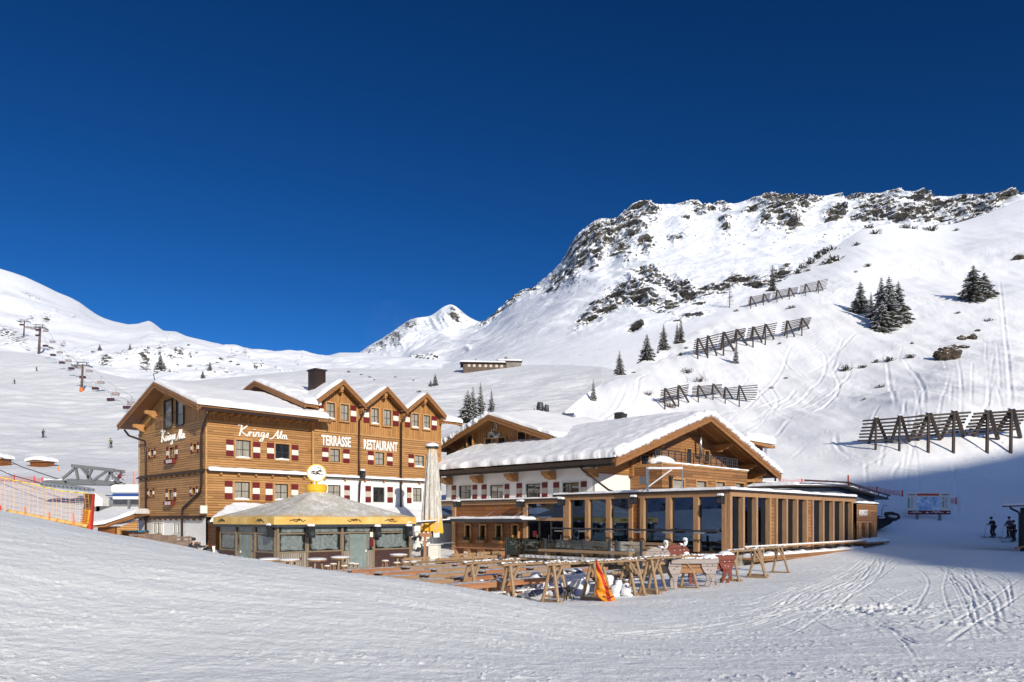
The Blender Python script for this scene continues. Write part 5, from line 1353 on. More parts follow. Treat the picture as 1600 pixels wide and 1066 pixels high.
for i in range(60): q.blob((lerp(PA + 0.3, AE, i / 59), PB - 0.75, -1.43), 1, seed=i, sq=(0.22, 0.08, 0.055), n=1)
q.build('snow', M['snow_roof'], hr, smooth=True)
# dark heater bar along the front
q = MB(); q.tube([(PA - 0.5, 19.4, -0.62), (PA - 0.5, 31.2, -0.55)], 0.05, 8); hb_ = q.build('heater_bar', M['anthracite'], pav)
for i in range(6): b = 20.5 + i * 2.0; q = MB(); q.box(PA - 0.62, PA - 0.4, b - 0.3, b + 0.3, -0.76, -0.68); q.build('lamp', M['steel'], hb_)
q = MB()
for i in range(5): b = 19.6 + i * 2.9; q.beam((PA - 0.5, b, -0.6), (PA + 0.1, b, -0.5), 0.05, 0.05)
q.build('arm', M['anthracite'], hb_)
# end block
q = MB(); hn = []
wall_b(q, PB - 0.1, AE + 0.02, 58.3, -1.9, 1.12, [(55.15, 55.75, -1.5, -0.25), (56.5, 57.15, -1.5, -0.25)], 0.5)
q.box(AE, 58.3, PB + 0.5, PB + 4, -1.9, 1.12); q.box(58.1, 58.3, PB - 0.09, PB + 4, -1.9, 1.12); eb = q.build('end_block', M['old_board'], pav)
q = MB()
for a in (54.55, 56.1, 57.6): q.box(a - 0.16, a + 0.16, PB - 0.17, PB - 0.102, -1.5, -0.22)
q.build('pilaster', M['post'], eb)
q = MB(); q.box(AE + 0.1, 58.4, PB - 0.15, PB + 4, 1.12, 1.17); q.build('coping', M['trim_dark'], eb)
slab_snow('snow', lambda s, t: (lerp(AE + 0.1, 58.45, s), lerp(PB - 0.18, PB + 4, t), 1.17), 24, 20, 4.2, 4, 0.14, eb, r=0.15, seed=111)
q = MB(); q.box(54.0, 58.9, PB - 0.8, PB - 0.101, -1.72, -1.6); q.box(54.2, 58.5, PB - 0.5, PB - 0.101, -2.2, -1.72); q.build('bench', M['old_board'], eb)
slab_snow('snow', lambda s, t: (lerp(54.0, 58.95, s), lerp(PB - 0.82, PB - 0.12, t), -1.6), 40, 7, 5, 0.7, 0.26, eb, r=0.2, seed=113, lump=0.12)
tx = rect_b(PB - 0.1, 1340, 797, 1355.5, 804.8)
lettering('ALMROST', 0.56, M['letter'], ((tx[0] + tx[1]) / 2, PB - 0.15, 0.30), ROT_B, pav, xs=0.70, bold=0.008)
# winch frame on the pavilion roof
o = broot('roof_gantry', 'silver steel hoist frame standing on the pavilion roof', 'hoist', 37.5, 25.5, 1.6)
g0 = ab(*P(1012, 0, 42)[:2]); g1 = ab(*P(1066.5, 0, 42)[:2])
q = MB(); q.beam((g0[0], g0[1], 1.6), (g0[0], g0[1], 3.0), 0.13, 0.13); q.build('post', M['steel'], o)
q = MB(); q.beam((g0[0] - 0.05, g0[1] + 0.05, 2.94), (g1[0], g1[1], 2.94), 0.12, 0.12); q.build('beam', M['steel'], o)
q = MB(); q.beam((g0[0], g0[1], 1.85), (lerp(g0[0], g1[0], .7), lerp(g0[1], g1[1], .7), 2.88), 0.07, 0.07); q.build('brace', M['steel'], o)
q = MB(); q.tube([(g1[0], g1[1], 2.9), (g1[0], g1[1], 1.7)], 0.035, 6); q.build('rod', M['steel'], o)
q = MB(); q.box(g0[0] - 0.3, g0[0] - 0.08, g0[1] - 0.12, g0[1] + 0.35, 2.05, 2.45); q.build('switch_box', M['grey_metal'], o)
# grey ski depot behind the pavilion
o = broot('ski_depot', 'slate-grey flat gabled building behind the pavilion with snow guards on its roof', 'depot', 60, 22, -2)
q = MB(); q.prism([(52.2, 22.6, -2.5), (69, 22.6, -2.5), (69, 22.6, 1.85), (60.3, 22.6, 2.55), (52.2, 22.6, 2.25)], (0, 3, 0)); q.build('wall', M['anthracite'] if False else simple('slate_render', (0.11, 0.135, 0.18), rough=0.8), o)
q = MB(); q.prism([(60.3, 21.8, 2.72), (70.3, 21.8, 1.9), (70.3, 26, 1.9), (60.3, 26, 2.72)], (0, 0, -0.12)); q.prism([(60.3, 21.8, 2.72), (51.5, 21.8, 2.45), (51.5, 26, 2.45), (60.3, 26, 2.72)], (0, 0, -0.12)); dr = q.build('roof', M['trim_dark'], o)
slab_snow('roof_snow', lambda s, t: (lerp(51.6, 69.5, s), lerp(22.1, 26, t), (2.72 - 0.082 * max(0, lerp(51.6, 69.5, s) - 60.3) - 0.03 * max(0, 60.3 - lerp(51.6, 69.5, s)))), 50, 20, 18, 4, 0.24, dr, r=0.4, seed=121, lump=0.14)
q = MB(); q.tube([(60.3, 21.7, 2.95), (70.2, 21.7, 2.12)], 0.07, 6); q.tube([(52, 21.7, 2.8), (60.3, 21.7, 2.95)], 0.06, 6)
for i in range(5): a = 60.6 + i * 2.3; q.beam((a, 21.7, 2.9 - (a - 60.3) * .083), (a, 21.9, 2.55 - (a - 60.3) * .083), 0.07, 0.07)
q.build('snow_guard', M['trim_dark'], dr)
o = root('snow_fence_rack', 'dark horizontal rail rack carrying snow beside the restaurant eave', 'rack', P(1200, 768, 66), R(35))
q = MB()
for z in (0.2, 0.75, 1.3): q.beam((-1.7, 0, z), (1.9, 0, z), 0.1, 0.16)
for x in (-1.5, 1.2): q.beam((x, 0.1, -1.5), (x, 0.1, 1.4), 0.12, 0.12)
q.build('rails', M['trim_dark'], o)
q = MB()
for z in (0.33, 0.88, 1.43):
    for i in range(9): q.blob((-1.5 + i * 0.4, 0, z), 1, seed=i, sq=(0.28, 0.12, 0.09), n=1)
q.build('snow', M['snow_roof'], o, smooth=True)

# ================================================================== entrance wing between lodge and pavilion
ent = broot('entrance_wing', 'low timber and glass entrance wing under the white restaurant facade', 'entrance', 36, 31.4, -2.7)
def bp(px): return ona(px, 0, PA)[0]
bL, bR = bp(690), bp(880)
q = MB(); q.box(PA - 0.25, 38.9, bR, bL + 1.2, 1.30, 1.38); q.build('roof', M['trim_dark'], ent)
q = MB(); q.box(PA - 0.1, PA + 0.15, bR, bL + 1.2, 1.05, 1.30); q.build('beam', M['post'], ent)
slab_snow('snow', lambda s, t: (lerp(PA - 0.2, 38.8, s), lerp(bR, bL + 1, t), 1.38), 16, 50, 3, 12, 0.10, ent, r=0.2, seed=131, hmin=0.1, lump=0.05)
for x0, x1 in ((707.5, 713), (819, 825)):
    q = MB(); q.box(PA - 0.12, PA + 0.12, bp(x1), bp(x0), -2.8, 1.05); q.build('post', M['post'], ent, bevel=0.01)
wh = [(bp(x1), bp(x0), ona(x0, 841, PA)[1], ona(x0, 821, PA)[1]) for x0, x1 in ((728.5, 735.5), (751.5, 759), (776.5, 784.5), (802, 810))]
q = MB(); wall_a(q, PA, bp(819), bp(713), -2.8, 1.05, wh, 0.2); q.build('wall', M['dark_board'], ent)
for r in wh:
    window(ent, 'a', PA, *r, curtain=False, cross=False, case=0.10, proud=0.1, recess=0.16)
    q = MB(); q.box(PA - 0.32, PA - 0.11, r[0] - 0.15, r[1] + 0.15, r[2] - 0.35, r[2] - 0.12); fbx = q.build('flower_box', M['old_board'], ent)
    q = MB(); rs3 = random.Random(int(r[0] * 10))
    for i in range(26):
        y = rs3.uniform(r[0] - 0.12, r[1] + 0.12); q.beam((PA - 0.22, y, r[2] - 0.12), (PA - 0.22 + rs3.uniform(-.12, .08), y + rs3.uniform(-.12, .12), r[2] + rs3.uniform(0, .14)), 0.03, 0.02)
    q.build('twigs', simple('fir_twigs', (0.03, 0.045, 0.02)) if 'fir_twigs' not in M else M['fir_twigs'], fbx)
gx0, gx1 = bp(880), bp(825)
q = MB(); q.box(PA, PA + 0.02, gx0, gx1, 0.12, 1.05); q.build('pane', M['glass_dark'], ent)
q = MB(); q.box(PA - 0.06, PA + 0.1, gx0, gx1, -0.08, 0.12); q.build('transom', M['post'], ent)
for k in range(3):
    q = MB(); g0_ = lerp(gx0, gx1, k / 3) + 0.03; g1_ = lerp(gx0, gx1, (k + 1) / 3) - 0.03
    q.box(PA + 0.02, PA + 0.035, g0_, g1_, -2.5, -0.1); dd = q.build('door', M['glass_dark'], ent)
    q = MB(); q.box(PA, PA + 0.06, g0_ - 0.03, g0_ + 0.04, -2.6, -0.09); q.box(PA, PA + 0.06, g1_ - 0.04, g1_ + 0.03, -2.6, -0.09); q.build('frame', M['sash'], dd)
    q = MB(); q.tube([(PA - 0.05, g0_ + 0.12, -1.9), (PA - 0.05, g0_ + 0.12, -1.0)], 0.02, 6); q.build('handle', M['steel'], dd)
q = MB(); q.box(PA + 0.1, PA + 0.12, bp(707), bL + 1.2, 0.35, 1.05); q.build('pane', M['glass_dark'], ent)
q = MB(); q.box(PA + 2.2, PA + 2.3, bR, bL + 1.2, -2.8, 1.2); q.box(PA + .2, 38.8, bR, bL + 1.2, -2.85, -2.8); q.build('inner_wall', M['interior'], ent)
q = MB(); q.box(PA - 0.03, PA - 0.01, bp(838.5), bp(833), -1.15, -0.75); q.build('notice', M['red'], ent)
# awning over the small windows
o = broot('awning', 'flat dark awning loaded with snow above the four small windows', 'awning', 35, 37, -0.1)
ay0, ay1 = ona(817, 0, 34.6)[0], ona(700, 0, 34.6)[0]
q = MB(); q.box(34.5, PA - 0.002, ay0, ay1, -0.10, 0.0); q.box(34.44, 34.5, ay0, ay1, -0.16, 0.06); aw = q.build('canopy', M['anthracite'], o)
slab_snow('snow', lambda s, t: (lerp(34.5, 35.95, s), lerp(ay0 + 0.1, ay1, t), 0.0), 12, 60, 1.4, 7, 0.2, aw, r=0.3, seed=141, lump=0.1)
for a_, b_ in ((ay0 + 1.2, 1), (ay0 + 4, 1)): q = MB(); q.tube([(34.7, a_, 0.1), (38.6, a_ - 2.0, 2.5)], 0.015, 4); q.build('cable', M['steel'], o)
# ================================================================== umbrella bar
def tz(x, y): return drop(x, y, 'ground')
BA0, BA1, BB0, BB1 = 18.75, 27.4, 35.4, 42.1
bar = broot('umbrella_bar', 'square glazed umbrella bar under a frosted yellow-edged tent roof with a round sign on top', 'bar', BA0, BB0, -2.9)
k = NT('tent_cloth')
z_ = k.sep(k.coord())[2]
fr1 = k.noise(1.2, detail=6, rough=0.7); fr2 = k.noise(7.0, detail=4)
hm_ = k.math('ADD', k.math('MULTIPLY', k.math('SUBTRACT', z_, 2.95), 2.0), k.math('MULTIPLY', k.math('SUBTRACT', fr1, 0.5), 1.3))
frost = k.ramp(hm_, [(0.1, 0.0), (0.55, 1.0)])
gcol = k.ramp(k.math('ADD', k.math('MULTIPLY', fr1, 0.6), k.math('MULTIPLY', fr2, 0.4)), [(0.3, (0.38, 0.35, 0.30)), (0.5, (0.54, 0.52, 0.47)), (0.62, (0.80, 0.80, 0.80))])
k.color(k.mix(frost, (0.66, 0.44, 0.14), gcol)); k.rough(0.75); k.bump(fr2, 0.25, 0.02)
M['tent'] = k.m
k = NT('yellow_valance'); k.color(k.ramp(k.noise(1.5, detail=4), [(0.3, (0.62, 0.36, 0.07)), (0.7, (0.80, 0.56, 0.20))])); k.rough(0.6); M['valance'] = k.m
M['yellow'] = simple('yellow_paint', (0.80, 0.48, 0.03), rough=0.35, var=0.08)
M['bar_frame'] = simple('bar_frame', (0.24, 0.185, 0.12), rough=0.5, metal=0.2)
M['bar_panel'] = simple('bar_panel', (0.055, 0.026, 0.022), rough=0.5, var=0.3)
M['weathered'] = siding('weathered_boards', 0.13, (0.20, 0.17, 0.14), (0.42, 0.37, 0.31), horizontal=False, gap=0.10, var=0.8, round_board=False)
k = NT('frosted_pane')   # condensation frozen on the middle of each pane
x_, y_, z2 = k.sep(k.coord())
cellx = k.math('MULTIPLY', k.math('ADD', x_, y_), 1.0)
n1 = k.noise(2.2, k.comb(cellx, z2, 0), detail=4); n2 = k.noise(6.0, detail=5)
gx_, gy_, gz_ = k.sep(k._c.outputs['Generated']); ab_ = lambda v: k.math('ABSOLUTE', k.math('SUBTRACT', v, 0.5))
dd_ = k.math('MAXIMUM', k.math('MINIMUM', ab_(gx_), ab_(gy_)), k.math('MULTIPLY', ab_(gz_), 0.92))
ms = k.ramp(k.math('ADD', dd_, k.math('MULTIPLY', k.math('SUBTRACT', n1, 0.5), 0.34)), [(0.36, 1.0), (0.43, 0.0)])
k.color(k.mix(ms, (0.012, 0.013, 0.014), k.ramp(n2, [(0.3, (0.10, 0.125, 0.125)), (0.7, (0.24, 0.28, 0.275))])))
k.rough(k.ramp(ms, [(0, 0.05), (1, 0.35)])); k.b.inputs['Specular IOR Level'].default_value = 0.8
M['frosted'] = k.m
ZB, ZV0, ZV1 = -2.95, -0.26, 0.13
ca, cb = (BA0 + BA1) / 2, (BB0 + BB1) / 2
o_ = 0.28
# tent: four cloth faces, slightly sagging between the ribs
n = 16; q = MB(); vs = []; fs = []
rings = 13
cor = [(BA0 - o_, BB0 - o_), (BA1 + o_, BB0 - o_), (BA1 + o_, BB1 + o_), (BA0 - o_, BB1 + o_)]
per = []
for i in range(4):
    p0, p1 = cor[i], cor[(i + 1) % 4]
    for j in range(n): per.append((lerp(p0[0], p1[0], j / n), lerp(p0[1], p1[1], j / n), j / n, i))
for r_ in range(rings):
    t = r_ / (rings - 1)
    for (x, y, f, i) in per:
        cc = 0.40 * (1 - 0.0)
        px_, py_ = lerp(x, ca + (x - ca) / max(abs(x - ca), abs(y - cb)) * 0.45, t), lerp(y, cb + (y - cb) / max(abs(x - ca), abs(y - cb)) * 0.45, t)
        zz = lerp(ZV1, 1.62, t ** 1.12)
        sag = 0.05 * math.sin(math.pi * t) * (1 - abs(math.cos(f * math.pi * 4)))
        vs.append((px_, py_, zz - sag))
m_ = len(per)
for r_ in range(rings - 1):
    for j in range(m_): a = r_ * m_ + j; b = r_ * m_ + (j + 1) % m_; fs.append((a, b, b + m_, a + m_))
q.add(vs, fs); tent = q.build('tent_roof', M['tent'], bar, smooth=True)
q = MB()
for i in range(4):
    p0, p1 = cor[i], cor[(i + 1) % 4]
    q.add([(p0[0], p0[1], ZV0), (p1[0], p1[1], ZV0), (p1[0], p1[1], ZV1 + 0.01), (p0[0], p0[1], ZV1 + 0.01)], [(0, 1, 2, 3)])
val = q.build('valance', M['valance'], bar)
q = MB()
for i in range(4):
    p0, p1 = cor[i], cor[(i + 1) % 4]; q.beam((lerp(p0[0], ca, .02), lerp(p0[1], cb, .02), ZV0 - 0.07), (lerp(p1[0], ca, .02), lerp(p1[1], cb, .02), ZV0 - 0.07), 0.12, 0.14)
q.build('gutter', M['anthracite'], bar)
# printed script on the valance
def scribble(mb, P0, U, h, w, seed):
    rs_ = random.Random(seed); pts = []
    P0 = Vector(P0); U = Vector(U)
    for i in range(16): pts.append(P0 + U * (w * i / 15) + Vector((0, 0, h * (0.25 + rs_.random() * 0.5))))
    mb.tube(pts, 0.022, 4); mb.tube([P0 + U * (w * .45) + Vector((0, 0, h * .6)), P0 + U * (w * .6) + Vector((0, 0, h * 1.0)), P0 + U * (w * .7) + Vector((0, 0, h * .65))], 0.026, 4)
    mb.tube([P0 + U * (w * .2) + Vector((0, 0, h * .85)), P0 + U * (w * .8) + Vector((0, 0, h * .75))], 0.016, 4)
for a in (BA0 + 0.6, BA0 + 4.1, BA0 + 6.6): q = MB(); scribble(q, (a, BB0 - o_ - 0.01, -0.2), (1, 0, 0), 0.25, 0.9, int(a * 10)); q.build('lettering', M['sash'], val)
for b in (BB0 + 1.7, BB0 + 6.3): q = MB(); scribble(q, (BA0 - o_ - 0.01, b, -0.2), (0, -1, 0), 0.25, 0.9, int(b * 10)); q.build('lettering', M['sash'], val)
def bay(axis, c, u0, u1, kind):
    """one bay of the glazed wall"""
    def bx(mb, p0, p1, d0, d1, z0, z1):
        if axis == 'b': mb.box(p0, p1, c + d0, c + d1, z0, z1)
        else: mb.box(c + d0, c + d1, p0, p1, z0, z1)
    q = MB(); bx(q, u0, u0 + 0.12, -0.05, 0.10, ZB, ZV0 - 0.12); q.build('post', M['bar_frame'], bar)
    u0 += 0.12
    q = MB(); bx(q, u0, u1, -0.02, 0.07, -0.78, -0.70)
    if kind != 'door': bx(q, u0, u1, -0.03, 0.08, -1.76, -1.68)
    bx(q, u0, u0 + .05, -0.02, 0.06, -1.68, -0.78); bx(q, u1 - .05, u1, -0.02, 0.06, -1.68, -0.78)
    q.build('frame', M['bar_frame'], bar)
    q = MB(); bx(q, u0, u1, 0.02, 0.035, -0.70, ZV0 - 0.1); q.build('pane', M['frosted'], bar)
    if kind == 'door':
        d0, d1 = lerp(u0, u1, .2), lerp(u0, u1, .82)
        q = MB(); bx(q, u0, d0, 0.02, 0.035, -1.75, -0.78); bx(q, d1, u1, 0.02, 0.035, -1.75, -0.78); q.build('pane', M['frosted'], bar)
        q = MB(); bx(q, u0, d0, -0.01, 0.06, ZB, -1.75); bx(q, d1, u1, -0.01, 0.06, ZB, -1.75); q.build('panel', M['weathered'], bar)
        q = MB(); bx(q, d0 + .04, d1 - .04, 0.0, 0.03, ZB, -0.82); dd = q.build('door', simple('door_glass', (0.20, 0.25, 0.245), rough=0.25, var=0.2, nscale=2), bar)
        q = MB(); bx(q, d0, d0 + .05, -0.02, 0.05, ZB, -0.78); bx(q, d1 - .05, d1, -0.02, 0.05, ZB, -0.78); q.build('frame', M['bar_frame'], dd)
        q = MB(); bx(q, d1 - .16, d1 - .08, -0.04, -0.005, -1.85, -1.72); q.build('handle', M['white_paint'], dd)
    else:
        q = MB(); bx(q, u0, u1, 0.02, 0.035, -1.68, -0.78); q.build('pane', M['frosted'], bar)
        q = MB(); bx(q, u0, u1, -0.01, 0.06, ZB, -1.76); pn = q.build('panel', M['weathered' if kind == 'wood' else 'bar_panel'], bar)
        if kind == 'wood':
            for t in (0.2, 0.5, 0.8):
                q = MB(); um = lerp(u0, u1, t)
                q.prism([(um, c - 0.02, -2.18), (um - .07, c - 0.02, -2.06), (um - .04, c - 0.02, -2.01), (um, c - 0.02, -2.04), (um + .04, c - 0.02, -2.01), (um + .07, c - 0.02, -2.06)], (0, -0.01, 0)); q.build('heart', M['red'], pn)
fa = [BA0] + [onb(x, 0, BB0)[0] for x in (478, 533, 582)] + [BA1]
for i, kd in enumerate(('wood', 'panel', 'door', 'panel')): bay('b', BB0, fa[i], fa[i + 1], kd)
fbb = [BB0 + 0.1, BB0 + 2.3, BB0 + 4.55, BB1]
for i, kd in enumerate(('panel', 'door', 'panel')): bay('a', BA0, fbb[i], fbb[i + 1], kd)
q = MB(); q.box(BA0 + 0.3, BA1, BB1 - 0.1, BB1, ZB, -0.3); q.box(BA1 - 0.1, BA1, BB0 + 0.1, BB1 - 0.1, ZB, -0.3); q.build('back_wall', M['bar_panel'], bar)
q = MB(); q.box(BA1 - 0.06, BA1 + 0.1, BB0 - 0.05, BB0 + 0.12, ZB, ZV0 - 0.12); q.build('post', M['bar_frame'], bar)
q = MB(); q.box(*[onb(577, 0, BB0)[0], onb(582.5, 0, BB0)[0]], BB0 - 0.07, BB0 - 0.055, -1.0, -0.72); q.build('notice', M['white_paint'], bar)
q = MB(); q.box(*[onb(577, 0, BB0)[0], onb(582.5, 0, BB0)[0]], BB0 - 0.07, BB0 - 0.055, -1.55, -1.08); q.build('menu_board', M['red'], bar)
# collar and round sign
q = MB(); q.lathe([(0.52, 0), (0.56, 0.10), (0.60, 0.12), (0.62, 0.42), (0.50, 0.5)], c=(ca, cb, 1.58), n=24); q.build('collar', M['yellow'], tent, smooth=False)
sgz = 2.42; nd = Vector((0.30, -0.95, 0)).normalized()     # sign face looks out over the terrace
sign = root('round_sign', 'round white sign with yellow rim and dark bird-and-script logo above the tent roof', 'sign', Wd(ca, cb, 2.05), math.atan2(nd.y, nd.x) + R(90))
q = MB(); q.tube([(0, 0, -0.0), (0, 0, 0.2)], 0.06, 8); q.build('stem', M['yellow'], sign)
def disc(mb, y0, y1, r, zc, n=32):
    a = [(r * math.cos(2 * math.pi * i / n), y0, zc + r * 0.94 * math.sin(2 * math.pi * i / n)) for i in range(n)]; mb.prism(a, (0, y1 - y0, 0))
q = MB(); disc(q, -0.16, 0.16, 0.56, 0.70); q.build('rim', M['yellow'], sign)
q = MB(); disc(q, -0.175, -0.165, 0.49, 0.70); face = q.build('face', M['letter'], sign)
q = MB(); scribble(q, (-0.36, -0.185, 0.50), (1, 0, 0), 0.22, 0.74, 5); scribble(q, (-0.34, -0.185, 0.68), (1, 0, 0), 0.14, 0.3, 6); scribble(q, (0.05, -0.185, 0.72), (1, 0, 0), 0.18, 0.28, 9)
q.tube([(0.0, -0.185, 0.98), (0.12, -0.185, 1.04), (0.2, -0.185, 0.96), (0.3, -0.185, 1.02)], 0.02, 4); q.build('logo', M['sash'], face)
q = MB(); q.blob((0.02, -0.18, 0.76), 1, sq=(0.07, 0.012, 0.07), n=1); q.build('logo_dot', M['red'], face)

def spk(px, py, Y, label, rz=TH, size=(0.36, 0.3, 0.62)):
    return speaker('loudspeaker', label, P(px, py, Y), size=size, rz=rz)
spk(422, 830, 38.2, 'black loudspeaker under snow at the left front corner of the umbrella bar', TH + R(-90))
spk(486, 831, 38.8, 'black loudspeaker under the valance left of the two frosted panes of the umbrella bar')
spk(590, 831, 42.3, 'black loudspeaker beside the glass door of the umbrella bar')
spk(639, 830, 43.6, 'black loudspeaker hanging at the far right corner of the umbrella bar')
spk(714, 788, 53, 'black loudspeaker at the left end of the dark timber wall above the awning', TH + R(-90), (0.5, 0.4, 0.4))
spk(813, 788, 49.0, 'black loudspeaker at the right end of the dark timber wall above the awning', TH + R(-90), (0.5, 0.4, 0.4))
spk(877, 785, 46.3, 'black loudspeaker at the left corner post of the glazed pavilion', TH + R(-90), (0.4, 0.35, 0.42))
spk(990, 782, 42.9, 'black loudspeaker on the timber panel in the pavilion front', TH + R(-90), (0.38, 0.35, 0.42))
spk(1125.5, 781, 39.0, 'black loudspeaker high on the right corner post of the pavilion', TH + R(-90), (0.34, 0.3, 0.46))

# ================================================================== closed giant umbrella
k = NT('frosted_canvas')
z_ = k.sep(k.coord())[2]; n1 = k.noise(1.5, k.mapped((2, 2, 0.5)), detail=5, rough=0.7); n2 = k.noise(5.0, k.mapped((3, 3, 0.4)), detail=4)
lowf = k.math('SUBTRACT', 1.44, k.math('MULTIPLY', z_, 0.42)); topf = k.math('MULTIPLY', k.math('SUBTRACT', z_, 6.3), 0.55)
ym = k.ramp(k.math('ADD', k.math('MAXIMUM', lowf, topf), k.math('MULTIPLY', k.math('SUBTRACT', n1, 0.5), 2.2)), [(0.42, 0.0), (0.62, 1.0)])
gcol = k.ramp(n2, [(0.3, (0.34, 0.32, 0.28)), (0.55, (0.58, 0.56, 0.52)), (0.75, (0.78, 0.78, 0.78))])
k.color(k.mix(ym, gcol, (0.82, 0.42, 0.03))); k.rough(0.8); k.bump(n2, 0.3, 0.02); M['canvas'] = k.m
uy = 50.0; up_ = P(675, 0, uy); ub = tz(up_.x, up_.y)
umb = root('closed_umbrella', 'tall closed umbrella of frosted grey canvas with yellow edges and a snow cap', 'umbrella', (up_.x, up_.y, ub))
zt, zb_ = P(0, 700, uy).z - ub, P(0, 832, uy).z - ub
q = MB(); vs = []; fs = []; nn = 72; rings = 26
for i in range(rings):
    t = i / (rings - 1); z = lerp(zt, zb_, t); rb = lerp(0.36, 0.78, t ** 0.9)
    for j in range(nn):
        th = 2 * math.pi * j / nn
        fold = math.sin(th * 11 + 0.8 * math.sin(t * 3)) * 0.5 + 0.5
        r_ = rb * (0.80 + 0.20 * fold * (0.5 + t * 0.7)) * (1 + 0.04 * math.sin(th * 3 + t * 5))
        ze = z + (0.22 * abs(math.sin(th * 5.5)) - 0.1) * (t > 0.985)
        vs.append((r_ * math.cos(th), r_ * math.sin(th), ze))
for i in range(rings - 1):
    for j in range(nn): a = i * nn + j; b = i * nn + (j + 1) % nn; fs.append((a, b, b + nn, a + nn))
q.add(vs, fs); cnv = q.build('canvas', M['canvas'], umb, smooth=True)
q = MB(); q.lathe([(0.42, 0), (0.45, 0.04), (0.45, 0.14), (0.40, 0.17)], c=(0, 0, zt - 0.05), n=24); q.build('collar', M['sash'], umb)
q = MB(); q.blob((0, 0, zt + 0.14), 1, sq=(0.46, 0.46, 0.22), n=3, amp=0.08); q.build('snow_cap', M['snow_roof'], umb, smooth=True)
q = MB(); q.tube([(0, 0, 0), (0, 0, zt)], 0.10, 10); q.build('pole', M['grey_metal'], umb)
q = MB(); q.box(-0.5, 0.5, -0.5, 0.5, 0, 0.35); q.build('base', M['stone'], umb, bevel=0.03)
# cable / gutter from bar to awning
o = root('gutter_rail', 'long dark rail running from the umbrella bar corner to the snowy awning', 'rail', P(638, 818, 44.0))
q = MB(); e_ = Wd(34.4, ay1 - 0.2, -0.05) - P(638, 818, 44.0); q.tube([(0, 0, 0), tuple(e_)], 0.075, 8); q.build('tube', M['anthracite'], o, smooth=True)
q = MB()
for i in range(14): t = i / 13; q.blob(tuple(e_ * t + Vector((0, 0, 0.07))), 1, seed=i, sq=(0.3, 0.2, 0.05), n=1)
q.build('snow', M['snow_roof'], o, smooth=True)

# ================================================================== terrace furniture
M['table_wood'] = wood('table_wood', (0.24, 0.125, 0.05), (0.46, 0.27, 0.12), stretch=(0.6, 6, 6), scale=3.0, grey=0.55)
M['table_red'] = wood('table_red', (0.27, 0.09, 0.03), (0.48, 0.21, 0.08), stretch=(0.6, 6, 6), scale=3.0, grey=0.25)
M['rack_wood'] = wood('rack_wood', (0.20, 0.11, 0.045), (0.42, 0.26, 0.12), stretch=(3, 3, 3), scale=3.0, grey=0.45)
k = NT('dusted_top'); nz = k.noise(5.0, detail=5, rough=0.7); g_ = k.noise(2.0, k.mapped((0.5, 9, 9)), detail=4)
k.color(k.mix(k.ramp(nz, [(0.42, 0.0), (0.56, 1.0)]), k.ramp(g_, [(0.3, (0.20, 0.17, 0.14)), (0.7, (0.36, 0.31, 0.26))]), (0.72, 0.75, 0.80))); k.rough(0.8); M['dusted'] = k.m
def folded_set(wmat):
    """low beer-garden table: plank top dusted with snow, deep apron, two benches and trestles"""
    o = root('picnic_table', 't', 'picnic table')
    q = MB()
    for i in range(4): q.box(-1.2, 1.2, -0.37 + i * 0.19, -0.37 + i * 0.19 + 0.175, 0.70, 0.745)
    q.build('table_top', M['dusted'], o)
    q = MB(); q.box(-1.22, 1.22, -0.42, -0.375, 0.58, 0.76); q.box(-1.22, 1.22, 0.39, 0.435, 0.58, 0.76); q.build('apron', wmat, o)
    for s_ in (-1, 1):
        q = MB(); q.box(-1.15, 1.15, s_ * 0.78 - 0.14, s_ * 0.78 + 0.14, 0.43, 0.475); q.build('bench', M['dusted'], o)
        q = MB(); x = s_ * 0.85
        q.beam((x, -0.2, 0.70), (x, -0.5, 0.0), 0.07, 0.12); q.beam((x, 0.2, 0.70), (x, 0.5, 0.0), 0.07, 0.12); q.beam((x, -0.9, 0.38), (x, 0.9, 0.38), 0.06, 0.09)
        q.build('trestle', wmat, o)
    return o
ps = [folded_set(M['table_wood']), folded_set(M['table_red'])]
rows = [(b, a) for b in (18.2, 20.3, 22.4, 24.5, 26.6) for a in (16.3, 19.2, 22.1, 25.0)]
rowname = {18.2: 'nearest row', 20.3: 'second row', 22.4: 'middle row', 24.5: 'fourth row', 26.6: 'row closest to the umbrella bar'}
colname = {16.3: 'leftmost', 19.2: 'second from left', 22.1: 'third from left', 25.0: 'rightmost'}
placed = 0; first_used = [False, False]
rt = random.Random(12)
for b, a in rows:
    if b < 19 and a > 24: pass
    k_ = rt.randint(0, 1)
    if not first_used[k_]: o = ps[k_]; first_used[k_] = True
    else: o = copy_tree(ps[k_])
    aa = a + rt.uniform(-0.15, 0.15) - (0.6 if b > 24 else 0); bb = b + rt.uniform(-0.1, 0.1)
    w = Wd(aa, bb); o.location = (w.x, w.y, -2.86); o.rotation_euler = (0, 0, TH + R(rt.uniform(-2, 2)))
    tag(o, '%s plank terrace table, %s of the %s' % (('greyed', 'reddish')[k_], colname[a], rowname[b]), 'picnic table', 'plank tables set in rows on the terrace')
